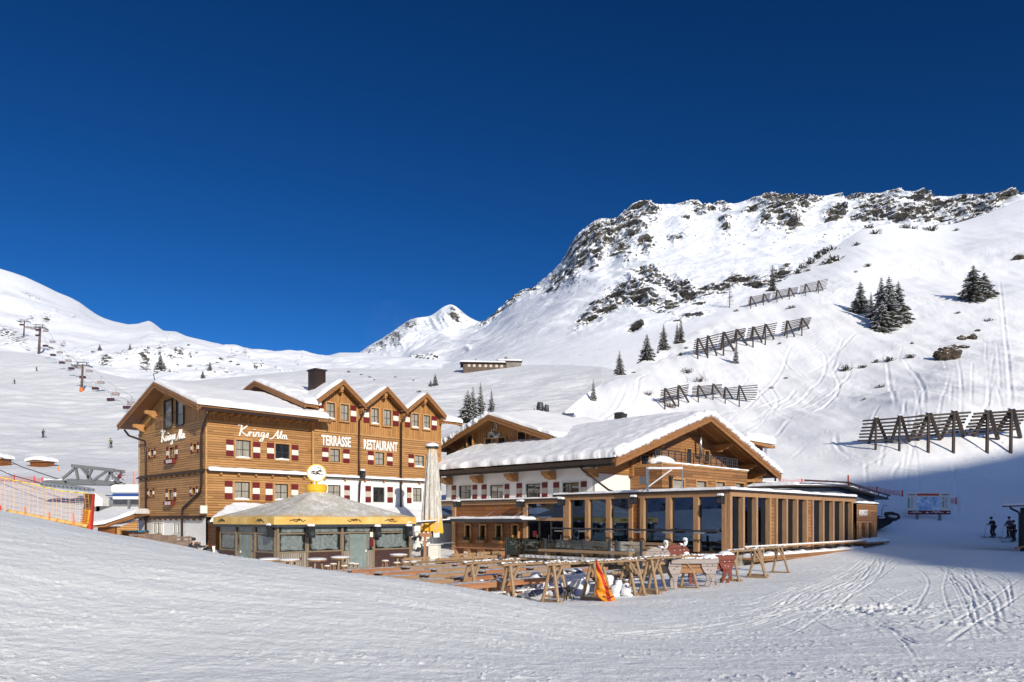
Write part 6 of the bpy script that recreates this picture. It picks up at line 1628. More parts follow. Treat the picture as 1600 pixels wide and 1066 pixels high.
def bench_back(wmat):
    o = root('garden_bench', 'b', 'bench')
    q = MB()
    for i in range(3): q.box(-0.95, 0.95, -0.22 + i * 0.15, -0.09 + i * 0.15, 0.42, 0.46)
    q.build('seat', wmat, o)
    q = MB()
    for i in range(2): q.box(-0.95, 0.95, 0.26, 0.30, 0.56 + i * 0.19, 0.70 + i * 0.19)
    q.build('backrest', wmat, o)
    for s_ in (-1, 1):
        q = MB(); q.beam((s_ * 0.75, 0.33, 0.0), (s_ * 0.75, 0.28, 0.92), 0.09, 0.08); q.beam((s_ * 0.75, -0.18, 0.0), (s_ * 0.75, -0.18, 0.42), 0.10, 0.10); q.build('leg', wmat, o)
    q = MB()
    for i in range(5): q.blob((-0.7 + i * 0.35, 0, 0.48), 1, seed=i, sq=(0.22, 0.15, 0.035), n=1)
    q.build('snow', M['snow_roof'], o, smooth=True)
    return o
def heavy_table(wmat):
    o = root('wooden_table', 't', 'table')
    q = MB()
    for i in range(5): q.box(-1.1, 1.1, -0.42 + i * 0.17, -0.27 + i * 0.17, 0.72, 0.77)
    q.build('table_top', wmat, o)
    for x in (-0.85, 0.85): q = MB(); q.beam((x, -0.3, 0.72), (x, -0.3, 0), 0.12, 0.12); q.beam((x, 0.3, 0.72), (x, 0.3, 0), 0.12, 0.12); q.beam((x, -0.3, 0.4), (x, 0.3, 0.4), 0.07, 0.1); q.build('leg_frame', wmat, o)
    return o
gb = bench_back(M['rack_wood']); gt = heavy_table(M['rack_wood'])
bsp = [(655, 872, 'beside the closed umbrella'), (697, 873, 'behind the first table'), (728, 872, 'facing the four small windows'), (752, 868, 'nearest the glass railing'), (770, 862, 'below the rightmost small window'), (720, 864, 'in front of the dark timber wall')]
for i, (px, py, wh_) in enumerate(bsp):
    w = P(px, 0, 36 + (880 - py) * 0.42); o = gb if i == 0 else copy_tree(gb)
    o.location = (w.x, w.y, tz(w.x, w.y)); o.rotation_euler = (0, 0, TH + R(180 if i % 2 else 0))
    tag(o, 'honey-coloured backed bench dusted with snow, ' + wh_, 'bench', 'backed benches at the rear of the terrace')
for i, (px, Y, wh_) in enumerate(((672, 37.5, 'near the white counter'), (711, 38.5, 'between the backed benches'), (742, 41, 'against the awning'))):
    w = P(px, 0, Y); o = gt if i == 0 else copy_tree(gt)
    o.location = (w.x, w.y, tz(w.x, w.y)); o.rotation_euler = (0, 0, TH)
    tag(o, 'solid square-legged timber table, ' + wh_, 'table', 'solid tables at the rear of the terrace')
lt = root('long_table', 'very long plank table below the four flower-box windows', 'table', P(750, 0, 47), TH - R(90))
lt.location.z = -2.75
q = MB(); q.box(-2.3, 2.3, -0.4, 0.4, 0.9, 0.96); q.build('table_top', M['table_red'], lt)
for x in (-2.0, -0.7, 0.7, 2.0): q = MB(); q.box(x - 0.06, x + 0.06, -0.35, 0.35, 0, 0.9); q.build('leg', M['table_red'], lt)
# high round tables and stools by the bar
def high_table():
    o = root('high_table', 't', 'high table')
    q = MB(); q.tube([(0, 0, 1.05), (0, 0, 1.11)], 0.42, 20); q.build('table_top', M['rack_wood'], o)
    q = MB(); q.blob((0, 0, 1.13), 1, sq=(0.44, 0.44, 0.06), n=3, amp=0.08, seed=2); q.build('snow', M['snow_roof'], o, smooth=True)
    for i in range(3): t = i * 2.094 + 0.4; q = MB(); q.tube([(0.18 * math.cos(t), 0.18 * math.sin(t), 1.05), (0.36 * math.cos(t), 0.36 * math.sin(t), 0)], 0.045, 7); q.build('leg', M['rack_wood'], o)
    return o
def stool():
    o = root('stool', 't', 'stool')
    q = MB(); q.tube([(0, 0, 0.62), (0, 0, 0.67)], 0.18, 14); q.build('seat', M['rack_wood'], o)
    q = MB(); q.blob((0, 0, 0.68), 1, sq=(0.17, 0.17, 0.035), n=2, amp=0.08); q.build('snow', M['snow_roof'], o, smooth=True)
    for i in range(3): t = i * 2.094 + 0.9; q = MB(); q.tube([(0.1 * math.cos(t), 0.1 * math.sin(t), 0.62), (0.2 * math.cos(t), 0.2 * math.sin(t), 0)], 0.025, 6); q.build('leg', M['rack_wood'], o)
    return o
ht = high_table(); stl = stool()
for i, (px, py, wh_) in enumerate(((453, 875, 'leftmost, under the red hearts'), (495, 874, 'second from left beside the bar corner'), (532, 871, 'left of the bar door'), (623, 867, 'right of the bar door, near the umbrella'), (421, 874, 'half hidden by the snow slope'))):
    Y = 1.72 * 1150 / (py - 812.0); Y = min(max(Y, 31), 36); w = P(px, 0, Y); o = ht if i == 0 else copy_tree(ht)
    o.location = (w.x, w.y, P(px, py, Y).z - 1.12)
    tag(o, 'round high table with snow disc, ' + wh_, 'high table', 'snow-topped high tables by the umbrella bar')
for i, (px, py, wh_) in enumerate(((487, 887, 'below the table at the bar corner'), (512, 884, 'between two high tables'), (521, 881, 'right of its twin by the high tables'), (538, 884, 'touching the table left of the door'), (549, 880, 'in front of the bar door'), (556, 881, 'second in front of the bar door'), (602, 876, 'left of the table beside the umbrella'), (620, 879, 'under the table near the umbrella'), (634, 878, 'right of the table near the umbrella'), (646, 878, 'at the foot of the umbrella'))):
    Y = 33.5; w = P(px, 0, Y); o = stl if i == 0 else copy_tree(stl)
    o.location = (w.x, w.y, P(px, py, Y).z - 0.68)
    tag(o, 'small three-legged stool with snow on its seat, ' + wh_, 'stool', 'three-legged stools outside the bar')
# counter, grill and spotted cow figure near the umbrella
o = root('white_counter', 'white box counter beside the base of the closed umbrella', 'counter', P(679, 0, 47), TH - R(60)); o.location.z = -2.55
q = MB(); q.box(-0.32, 0.32, -0.3, 0.3, 0, 0.95); q.build('cabinet', M['white_paint'], o, bevel=0.01)
q = MB(); q.box(-0.42, 0.42, -0.38, 0.38, 0.95, 1.0); q.build('worktop', M['letter'], o)
q = MB(); q.box(-0.85, -0.34, -0.25, 0.25, 0, 0.85); q.build('side_cabinet', M['grey_metal'], o)
q = MB(); q.tube([(0.3, 0, 1.02), (1.3, 0, 1.1)], 0.03, 6); q.build('tap_arm', M['steel'], o)
o = root('signpost', 'small brown wooden signpost between the spotted figure and the white counter', 'sign', P(664, 0, 46.5)); o.location.z = -2.6
q = MB(); q.box(-0.08, 0.08, -0.06, 0.06, 0, 1.7); q.build('post', M['table_red'], o); q = MB(); q.box(-0.5, 0.45, -0.1, -0.06, 1.5, 1.75); q.build('board', M['table_red'], o)
k = NT('cow_hide'); v_ = k.noise(2.6, detail=1); k.color(k.ramp(v_, [(0.49, (0.75, 0.74, 0.70)), (0.52, (0.03, 0.03, 0.035))])); k.rough(0.4); M['cow_hide'] = k.m
o = root('cow_figure', 'upright black and white spotted cow figure standing between bar and umbrella', 'figure', P(652, 0, 45.5)); o.location.z = P(0, 862, 45.5).z
q = MB(); q.blob((0, 0, 0.28), 1, sq=(0.34, 0.28, 0.3), n=3, amp=0.1, seed=4); q.blob((0.02, 0, 0.72), 1, sq=(0.24, 0.2, 0.34), n=3, amp=0.1, seed=5); q.blob((-0.03, -0.05, 1.08), 1, sq=(0.16, 0.2, 0.17), n=3, amp=0.1, seed=6); q.build('body', M['cow_hide'], o, smooth=True)
q = MB(); q.tube([(-0.18, 0, 0.85), (-0.34, -0.15, 0.75), (-0.3, -0.25, 0.95)], [0.08, 0.06, 0.05], 8); q.tube([(0.22, 0, 0.85), (0.34, -0.2, 0.7)], [0.08, 0.05], 8); q.build('arm', M['cow_hide'], o, smooth=True)
q = MB(); q.tube([(-0.12, 0, 1.2), (-0.24, 0, 1.32)], [0.04, 0.015], 6); q.tube([(0.08, 0, 1.2), (0.2, 0, 1.32)], [0.04, 0.015], 6); q.build('horns', M['white_paint'], o)
# deck with glass balustrade in front of the pavilion
deck = broot('raised_deck', 'raised timber deck in front of the pavilion edged by a clear glass balustrade', 'deck', 29.8, 19.5, -2.9)
q = MB(); q.box(29.8, 35.9, 20.4, 30.0, -2.25, -2.12); q.build('floor', M['table_wood'], deck)
q = MB(); q.box(29.9, 35.9, 20.5, 29.9, -2.95, -2.25); q.build('base', M['trim_dark'], deck)
rb_ = [29.6, 26.6, 24.0, 22.3, 21.9, 20.4]
for b in rb_:
    q = MB(); q.box(29.75, 29.85, b - 0.05, b + 0.05, -2.3, -1.02); q.build('rail_post', M['anthracite'], deck)
for i in range(5):
    if i == 3: continue
    q = MB(); q.box(29.79, 29.805, rb_[i + 1] + 0.08, rb_[i] - 0.08, -2.0, -1.08); q.build('rail_pane', M['rail_glass'], deck)
q = MB(); q.box(29.9, 33, 29.59, 29.605, -2.0, -1.08); q.build('rail_pane', M['rail_glass'], deck)
for i, (a, b0, b1, z, lb) in enumerate(((34.2, 20.8, 27.5, 0.85, 'rear'), (33.3, 20.8, 27.8, 0.5, 'middle'), (31.6, 21.0, 26.8, 0.75, 'front'), (30.8, 22, 29.0, 0.45, 'lowest'), (29.35, 20.6, 26.5, 0.55, 'outermost'), (28.95, 21.2, 27.5, 0.22, 'ground-hugging'))):
    o = broot('deck_bench', '%s of the long greyed plank benches behind the glass balustrade' % lb, 'bench', a, b0, -2.12, 'long plank benches on the deck')
    q = MB(); q.box(a - 0.22, a + 0.22, b0, b1, -2.12 + z - 0.06, -2.12 + z); q.box(a - 0.25, a - 0.22, b0, b1, -2.12 + z - 0.12, -2.12 + z + 0.01); q.build('plank', M['dusted' if i % 2 else 'table_wood'], o)
    for t in (0.08, 0.5, 0.92): q = MB(); y = lerp(b0, b1, t); q.box(a - 0.18, a + 0.18, y - 0.04, y + 0.04, -2.12, -2.18 + z); q.build('leg', M['table_wood'], o)
k = NT('fir_twigs'); k.color(k.ramp(k.noise(9), [(0.3, (0.02, 0.03, 0.015)), (0.7, (0.07, 0.085, 0.04))])); k.rough(0.9); M['fir_twigs'] = k.m
for i, (px, Y, wh_) in enumerate(((803, 42.5, 'leftmost behind the glass balustrade'), (818, 42.3, 'second behind the glass balustrade'), (830, 42.0, 'third behind the glass balustrade'), (877, 41, 'alone before the pavilion glass'))):
    w = P(px, 0, Y); o = root('potted_shrub', 'small snow-covered potted shrub, ' + wh_, 'plant', (w.x, w.y, -2.12), 0, 'potted shrubs on the deck'); rs4 = random.Random(i)
    q = MB(); q.box(-0.25, 0.25, -0.25, 0.25, 0, 0.3); q.build('planter', M['trim_dark'], o)
    q = MB()
    for j in range(60):
        d = Vector((rs4.gauss(0, .5), rs4.gauss(0, .5), rs4.random() + .3)).normalized(); L = rs4.uniform(.25, .6); q.beam((0, 0, 0.3), tuple(Vector((0, 0, 0.3)) + d * L), 0.03, 0.02)
    q.build('twigs', M['fir_twigs'], o)
    q = MB()
    for j in range(16): q.blob((rs4.gauss(0, .2), rs4.gauss(0, .2), rs4.uniform(.5, .85)), 1, seed=j, sq=(0.08, 0.08, 0.05), n=1)
    q.build('snow', M['snow_roof'], o, smooth=True)

# ================================================================== ski racks
def ski_rack(L, H=1.32, base=True):
    o = root('ski_rack', 'r', 'ski rack')
    q = MB()
    for s_ in (-1, 1): q.tube([(-L / 2 - 0.25, s_ * 0.11, H), (L / 2 + 0.25, s_ * 0.11, H)], 0.045, 8)
    q.build('rail', M['rack_wood'], o)
    q = MB(); n = int(L / 0.17)
    for i in range(n): x = lerp(-L / 2 - 0.15, L / 2 + 0.15, i / (n - 1)); q.beam((x, -0.18, H + 0.05), (x, 0.18, H + 0.05), 0.035, 0.03)
    q.build('pegs', M['rack_wood'], o)
    q = MB(); rs_ = random.Random(int(L * 100))
    for i in range(n * 2): x = lerp(-L / 2 - 0.2, L / 2 + 0.2, rs_.random()); q.blob((x, rs_.uniform(-.12, .12), H + 0.055), 1, seed=i, sq=(rs_.uniform(.05, .14), 0.07, rs_.uniform(.02, .045)), n=1)
    q.build('snow', M['snow_roof'], o, smooth=True)
    for s_ in (-1, 1):
        x = s_ * (L / 2 - 0.08)
        for t_ in (-1, 1):
            q = MB(); q.tube([(x - s_ * 0.02, t_ * 0.06, H), (x + s_ * 0.06, t_ * 0.42, 0)], [0.055, 0.06], 8); q.build('leg', M['rack_wood'], o)
        q = MB(); q.beam((x - s_ * 0.02, 0, H - 0.02 - 0.02), (x - s_ * 0.42, 0, H - 0.04), 0.02, 0.02); q.tube([(x + s_ * 0.02, -0.2, H * 0.55), (x - s_ * 0.42, -0.08, H - 0.05)], 0.045, 7); q.tube([(x + s_ * 0.02, 0.2, H * 0.55), (x - s_ * 0.42, 0.08, H - 0.05)], 0.045, 7); q.build('brace', M['rack_wood'], o)
        q = MB(); q.box(x - 0.07, x + 0.09, -0.5, 0.5, 0.0 if base else 0.35, 0.13 if base else 0.45); q.build('foot_beam', M['rack_wood'], o)
    return o
rk_ = {}
racks = [(768, 26.2, 2.5, 52, 'leftmost, its rungs tilted towards the slope'), (835, 25.6, 2.5, 40, 'second from left, above the white bean bags'), (902, 25.4, 2.5, 38, 'third from left, beside the orange sledge bag'), (960, 26.0, 2.5, 42, 'fourth from left, right of the orange bag'),
         (1003, 27.6, 2.1, 46, 'short one behind the others left of the cows'), (1046, 27.9, 2.5, 40, 'the one standing against the grey cow'), (1163, 32.5, 2.5, 45, 'right of the red cow'), (1202, 34.6, 2.5, 46, 'last on the right, along the pavilion handrail')]
for i, (px, Y, L, ang, wh_) in enumerate(racks):
    w = P(px, 0, Y); gzz = tz(w.x, w.y)
    key = round(L, 2)
    if key not in rk_: rk_[key] = ski_rack(L); o = rk_[key]
    else: o = copy_tree(rk_[key])
    o.location = (w.x, w.y, gzz - 0.03); o.rotation_euler = (0, 0, R(ang))
    tag(o, 'rustic round-pole ski rack with snowy rungs, ' + wh_, 'ski rack', 'round-pole ski racks beside the terrace')

# ================================================================== bean bags, stool, rescue bag
k = NT('bean_cloth'); v1 = k.noise(2.2, detail=1); v2 = k.noise(13.0, detail=3)
c_ = k.ramp(v1, [(0.50, (0.72, 0.73, 0.76)), (0.53, (0.05, 0.075, 0.17))]); c_ = k.mix(k.ramp(v2, [(0.64, 0.0), (0.67, 0.8)]), c_, (0.35, 0.05, 0.08)); k.color(c_); k.rough(0.8); k.bump(k.noise(3.0, detail=3), 0.5, 0.06); M['bean'] = k.m
bb_pts = [(752, 919, .32, 'by the leftmost rack leg'), (778, 915, .36, 'between the legs of the first rack'), (797, 922, .38, 'right of the first rack leg'), (838, 908, .46, 'large one under the second rack'), (846, 926, .36, 'small front one under the second rack'), (868, 928, .34, 'left of the black stool'), (877, 914, .5, 'behind the black stool'),
          (902, 905, .52, 'upright under the third rack'), (905, 924, .36, 'front one under the third rack'), (948, 904, .4, 'behind the orange bag'), (965, 917, .3, 'right of the orange bag'), (817, 925, .3, 'tiny one between first and second rack'), (977, 920, .24, 'last on the right near the fourth rack')]
for i, (px, py, r, wh_) in enumerate(bb_pts):
    Y = 26.6 + (r - 0.3) * 3; w = P(px, 0, Y); g = tz(w.x, w.y)
    o = root('bean_bag', 'slumped white and navy patterned bean bag, ' + wh_, 'bean bag', (w.x, w.y, g), R(i * 40), 'snowy bean bags under the ski racks')
    q = MB(); q.blob((0, 0, r * 0.75), 1, seed=i + 3, sq=(r, r * 0.9, r * 0.85), n=3, amp=0.22, freq=1.1); q.blob((r * .1, 0, r * 1.35), 1, seed=i + 9, sq=(r * .6, r * .5, r * .55), n=3, amp=0.25, freq=1.2); q.build('cushion', M['bean'], o, smooth=True)
    q = MB(); q.blob((0, -0.05, r * 1.75), 1, seed=i, sq=(r * .45, r * .4, 0.06), n=2); q.blob((-r * .6, -r * .3, r * 0.2), 1, seed=i, sq=(r * .6, r * .5, r * .25), n=2); q.build('snow', M['snow_roof'], o, smooth=True)
w = P(889, 0, 25.3); o = root('black_stool', 'small black four-legged stool standing in the snow between the racks', 'stool', (w.x, w.y, tz(w.x, w.y)))
q = MB(); q.tube([(0, 0, 0.42), (0, 0, 0.46)], 0.2, 14); q.build('seat', M['black'], o)
for i in range(4): t = i * math.pi / 2 + .4; q = MB(); q.tube([(0.1 * math.cos(t), 0.1 * math.sin(t), 0.42), (0.2 * math.cos(t), 0.2 * math.sin(t), 0)], 0.02, 6); q.build('leg', M['black'], o)
w = P(944, 0, 24.4); g = tz(w.x, w.y)
o = root('rescue_sledge_bag', 'orange and red rescue sledge cover hanging from a ski rack', 'sledge bag', (w.x, w.y, g))
k = NT('orange_cloth'); x_, y_, z_ = k.sep(k.coord()); sx = k.math('ADD', k.math('MULTIPLY', x_, 2.6), k.math('MULTIPLY', z_, 0.9)); n1 = k.noise(1.6, detail=2)
st = k.math('FRACT', k.math('ADD', sx, k.math('MULTIPLY', n1, 0.5)))
k.color(k.ramp(st, [(0.0, (0.80, 0.26, 0.01)), (0.55, (0.85, 0.33, 0.01)), (0.58, (0.55, 0.03, 0.01)), (0.85, (0.50, 0.025, 0.01)), (0.88, (0.8, 0.26, 0.01))])); k.rough(0.55); k.bump(k.noise(5, detail=3), 0.5, 0.03); M['orange_cloth'] = k.m
q = MB(); vs = []; fs = []; nr, nc = 22, 20
outl = [(1.34, -0.28, -0.22), (1.2, -0.28, -0.15), (1.0, -0.28, -0.07), (0.8, -0.25, 0.03), (0.6, -0.23, 0.11), (0.42, -0.29, 0.17), (0.25, -0.27, 0.28), (0.1, -0.15, 0.36), (0.02, -0.02, 0.34)]
for i in range(nr):
    t = i / (nr - 1); z = lerp(1.34, 0.02, t); zz = [p[0] for p in outl][::-1]; l = float(np.interp(z, zz, [p[1] for p in outl][::-1])); r_ = float(np.interp(z, zz, [p[2] for p in outl][::-1]))
    th = 0.05 + 0.12 * math.sin(math.pi * min(1, t * 0.9)) 
    for j in range(nc):
        a = 2 * math.pi * j / nc; xm = (l + r_) / 2; hw = (r_ - l) / 2
        cr_ = 0.10 * math.sin(z * 17 + a * 3) + 0.08 * math.sin(z * 31 - a * 5); vs.append((xm + hw * math.cos(a) * (1 + cr_ * .6), th * math.sin(a) * (1 + 0.35 * math.sin(z * 9 + a * 2) + cr_ * 2), z + 0.03 * math.sin(a * 3)))
for i in range(nr - 1):
    for j in range(nc): a = i * nc + j; b = i * nc + (j + 1) % nc; fs.append((a, b, b + nc, a + nc))
fs.append(tuple(range(nc))); fs.append(tuple(range((nr - 1) * nc, nr * nc)))
q.add(vs, fs); q.build('cover', M['orange_cloth'], o, smooth=True)
q = MB()
for i in range(7): z = 0.75 - i * 0.1; q.tube([(0.02 + i * 0.02, -0.20, z), (0.1 + i * 0.02, -0.215, z - 0.14)], 0.008, 4)
q.tube([(-0.26, -0.1, 0.42), (0.0, -0.2, 0.5), (0.2, -0.17, 0.42)], 0.02, 5); q.tube([(-0.05, -0.15, 0.2), (0.1, -0.2, 0.12), (0.3, -0.1, 0.18)], 0.02, 5); q.build('lacing', M['red'], o)

# ================================================================== two plank cows
M['cow_grey'] = siding('cow_grey_boards', 0.3, (0.25, 0.21, 0.20), (0.40, 0.35, 0.34), gap=0.02, var=0.3, round_board=False)
M['cow_red'] = siding('cow_red_boards', 0.3, (0.13, 0.016, 0.007), (0.21, 0.028, 0.011), gap=0.02, var=0.3, round_board=False)
def plank_cow(px, Y, S, mat, label, ang, seed):
    w = P(px, 0, Y); o = root('wooden_cow', label, 'cow figure', (w.x, w.y, tz(w.x, w.y) - 0.03), R(ang), 'cut-out plank cows used as racks')
    o.scale = (S, S, S)
    def plate(pts, y, th=0.05, name='leg', m=None):
        q = MB(); q.prism([(x, y, z) for x, z in pts], (0, th, 0)); return q.build(name, m or mat, o, bevel=0.008)
    hind = [(0.45, 1.15), (1.08, 1.15), (1.12, 0.95), (1.07, 0.74), (0.99, 0.58), (1.03, 0.44), (1.00, 0.30), (0.90, 0.12), (0.88, 0.0), (0.70, 0.0), (0.76, 0.10), (0.88, 0.30), (0.87, 0.42), (0.74, 0.55), (0.58, 0.68), (0.47, 0.88)]
    fore = [(-0.80, 1.10), (-0.35, 1.10), (-0.32, 0.85), (-0.40, 0.62), (-0.48, 0.45), (-0.50, 0.15), (-0.46, 0.0), (-0.62, 0.0), (-0.64, 0.2), (-0.66, 0.45), (-0.76, 0.62), (-0.86, 0.85)]
    for y in (-0.34, 0.24): plate(hind, y); 
    for y in (-0.30, 0.20): plate([(x, z) for x, z in fore], y)
    q = MB(); q.box(-0.62, 0.62, -0.26, 0.22, 0.62, 1.05); q.build('trough', M['old_board'] if seed == 1 else mat, o)
    q = MB(); q.box(-0.75, 1.14, -0.40, -0.345, 1.02, 1.22); q.box(-0.75, 1.14, 0.29, 0.34, 1.02, 1.22); q.box(-0.7, 1.1, -0.345, 0.29, 1.16, 1.20); q.build('back_board', mat, o)
    q = MB(); q.beam((-0.78, 0, 1.15), (-1.02, 0, 1.36), 0.08, 0.34); q.build('neck', mat, o)
    hd = [(-1.74, 1.40), (-1.70, 1.26), (-1.50, 1.18), (-1.18, 1.17), (-0.90, 1.24), (-0.70, 1.38), (-0.80, 1.52), (-0.98, 1.64), (-1.18, 1.70), (-1.42, 1.65), (-1.66, 1.53)]
    plate(hd, -0.12, 0.06, 'head')
    for s_ in (-0.16, 0.06):
        q = MB(); q.tube([(-1.02, s_, 1.58), (-0.90, s_ - 0.04, 1.66), (-0.86, s_ - 0.06, 1.78), (-0.94, s_ - 0.06, 1.88)], [0.05, 0.045, 0.035, 0.02], 8); q.build('horn', M['white_paint'] if seed == 1 else M['snow_roof'], o, smooth=True)
    q = MB(); q.tube([(-1.12, -0.14, 1.64), (-1.25, -0.2, 1.72)], [0.04, 0.02], 6); q.build('ear', mat, o)
    q = MB()
    for (x, z) in ((-1.35, 1.40), (-1.12, 1.42), (-0.95, 1.44), (0.7, 0.95), (0.9, 0.95), (0.85, 0.75), (0.72, 0.78), (-0.5, 0.9), (-0.62, 0.8)): q.blob((x, -0.345 if x > -0.8 else -0.125, z), 1, sq=(0.025, 0.01, 0.025), n=1)
    q.build('bolts', M['sash'] if seed == 1 else M['steel'], o)
    q = MB(); rs_ = random.Random(seed)
    for i in range(16): q.blob((lerp(-0.65, 1.08, i / 15), rs_.uniform(-.37, -.2), 1.23), 1, seed=i, sq=(0.09, 0.1, 0.05), n=1)
    q.blob((0.85, -0.05, 1.24), 1, seed=5, sq=(0.32, 0.3, 0.15), n=2); q.blob((-0.85, -0.05, 1.28), 1, seed=8, sq=(0.14, 0.14, 0.09), n=2); q.blob((-1.1, -0.1, 1.65), 1, seed=8, sq=(0.12, 0.08, 0.06), n=2); q.blob((-0.9, -0.1, 1.86), 1, seed=3, sq=(0.1, 0.12, 0.09), n=2)
    q.build('snow', M['snow_roof'], o, smooth=True)
    q = MB(); q.tube([(1.10, 0, 1.1), (1.16, 0, 0.9), (1.12, 0, 0.45), (1.16, 0, 0.15)], [0.04, 0.035, 0.03, 0.05], 6); q.build('tail', M['rack_wood'], o, smooth=True)
    return o
plank_cow(1074, 28.7, 0.98, M['cow_grey'], 'weathered grey plank cow with snow on its back standing before the red one', 4, 1)
plank_cow(1102, 30.6, 1.0, M['cow_red'], 'rust-red plank cow with snowy horns half hidden behind the grey one', 6, 2)
# ================================================================== conifers, shrubs, rocks
k = NT('needles'); n_1 = k.noise(3.0, k.geo(), detail=4)
k.color(k.ramp(n_1, [(0.3, (0.022, 0.026, 0.016)), (0.55, (0.07, 0.062, 0.034)), (0.75, (0.14, 0.105, 0.06))])); k.rough(0.85); M['needles'] = k.m
M['bark'] = simple('bark', (0.09, 0.06, 0.045), rough=0.9, var=0.4)
M['hut_brown'] = simple('hut_brown', (0.085, 0.05, 0.035), var=.4, nscale=.8)
M['tree_snow'] = simple('tree_snow', (0.84, 0.87, 0.92), rough=0.8, var=0.03)
def make_conifer(seed, w=0.22, snow=0.35, tiers=26, dens=1.0, jag=1.0):
    """unit-height spruce: trunk, needle crown of hanging sprays, snow caught on the sprays"""
    rs_ = random.Random(seed); o = root('conifer', 'c', 'tree')
    q = MB(); q.tube([(0, 0, -0.08), (0.004, 0, 0.5), (0, 0, 0.97)], [0.018, 0.011, 0.002], 7); q.build('trunk', M['bark'], o)
    q = MB(); sn = MB()
    for t in range(tiers):
        f = t / (tiers - 1); z = 0.05 + 0.93 * f ** 0.95
        rad = w * (1 - f) ** 0.78 * rs_.uniform(0.72, 1.18) + 0.006
        nb = max(4, int((11 - 6 * f) * dens)); ph = rs_.random() * 7
        for i in range(nb):
            a = ph + 2 * math.pi * i / nb + rs_.uniform(-.3, .3); L = rad * rs_.uniform(0.6, 1.2 * jag); d = Vector((math.cos(a), math.sin(a), 0)); s_ = Vector((-d.y, d.x, 0))
            droop = rs_.uniform(0.15, 0.45)
            ns_ = 5
            for j in range(ns_):
                u = (j + 0.4) / ns_; c = d * (L * u) + Vector((0, 0, z - droop * L * u * u + rs_.uniform(-.006, .006)))
                wd_ = L * 0.26 * (1.1 - u * 0.6) + 0.006
                tip = c + d * (L * 0.34) + Vector((0, 0, -0.10 * L + rs_.uniform(-.01, .004)))
                for sd in (-1, 1):
                    e = c + s_ * (sd * wd_ * rs_.uniform(.7, 1.2)) + d * (L * .1) + Vector((0, 0, -rs_.uniform(0.1, .5) * wd_))
                    q.add([c, e, tip, c + Vector((0, 0, -wd_ * .8))], [(0, 1, 2), (0, 3, 2), (1, 3, 2)])
                if rs_.random() < snow * (0.5 + 0.7 * u):
                    h = 0.007 + wd_ * 0.2; r_ = wd_ * rs_.uniform(.5, .95)
                    b = c + d * (L * .12)
                    sn.add([b + s_ * r_ + Vector((0, 0, -.002)), b + d * r_ * 1.5, b - s_ * r_ + Vector((0, 0, -.002)), b - d * r_ * .8, b + Vector((0, 0, h))], [(0, 1, 4), (1, 2, 4), (2, 3, 4), (3, 0, 4)])
    q.build('crown', M['needles'], o)
    sn.build('snow', M['tree_snow'], o)
    return o
protos = [make_conifer(1, 0.21, .62), make_conifer(2, 0.27, .78), make_conifer(3, 0.15, .4), make_conifer(4, 0.24, .95, dens=.9), make_conifer(5, 0.34, .75, jag=1.15)]
pused = [False] * len(protos)
def conifer(px, pyb, pyt, kind, label, layer_=None, wid=1.0, group='spruces on the slopes'):
    h = None; e = 0
    while h is None and e < 24: h = hit(px, pyb + e, *([layer_] if layer_ else ('hill', 'mid'))); e += 1
    if h is None: return None
    pyb += e - 1
    H = (pyb - pyt) / F * h.y
    if pused[kind]: o = copy_tree(protos[kind])
    else: o = protos[kind]; pused[kind] = True
    o.location = h; o.scale = (H * wid, H * wid, H); o.rotation_euler = (0, 0, random.uniform(0, 6.28))
    tag(o, label, 'tree', group)
    return o
for t in [(968, 585, 547, 0, 'spruce standing lowest on the spur edge above the restaurant roof'), (1011, 561, 520, 1, 'broad dark spruce, second up the spur edge'), (1037, 544, 505, 0, 'spruce third up the spur edge, beside a double-topped one'), (1058, 537, 504, 2, 'left stem of the double-topped spruce on the spur edge'), (1064, 536, 495, 2, 'right stem of the double-topped spruce on the spur edge'),
          (1028, 552, 538, 3, 'tiny spruce between two larger ones on the spur edge'), (1207, 455, 413, 2, 'slim spruce behind the topmost avalanche barrier'), (1150, 568, 534, 3, 'snow-plastered young spruce below the second avalanche barrier row'), (927, 626, 590, 3, 'thin snow-plastered spruce low on the slope above the roof hood'),
          (1344, 490, 438, 1, 'left spruce of the big snowy cluster'), (1361, 497, 455, 2, 'small spruce in the gap of the big snowy cluster'), (1377, 507, 431, 0, 'tallest dark spruce at the left of the cluster core'), (1389, 512, 429, 1, 'tallest spruce in the middle of the big snowy cluster'), (1404, 506, 438, 1, 'right spruce of the big snowy cluster'),
          (1378, 518, 470, 4, 'wide low spruce at the front foot of the cluster'), (1396, 506, 462, 4, 'bushy low spruce filling the right of the cluster'), (1521, 470, 413, 4, 'broad snowy spruce alone high on the right slope'), (1538, 464, 425, 4, 'smaller spruce touching the lone broad one on the right slope')]:
    conifer(*t, layer_='hill', wid=.6 if t[3] == 3 else 1.0)
for t in [(731, 660, 607, 1, 'left broad spruce of the group behind the cross gable'), (739, 660, 602, 0, 'second spruce of the group behind the cross gable'), (751, 656, 595, 2, 'slimmest tallest spruce of the group behind the cross gable'), (768, 650, 606, 2, 'separate spruce right of the group behind the cross gable'),
          (680, 603, 581, 0, 'small spruce above the right front gable of the lodge'), (673, 604, 593, 1, 'very small spruce touching the one above the lodge gable')]:
    conifer(*t, layer_='mid')
BV['left'] = bvh_of([o for o in C.objects if o.name.startswith('mountain')][2]); BV['main'] = bvh_of([o for o in C.objects if o.name.startswith('mountain')][0])
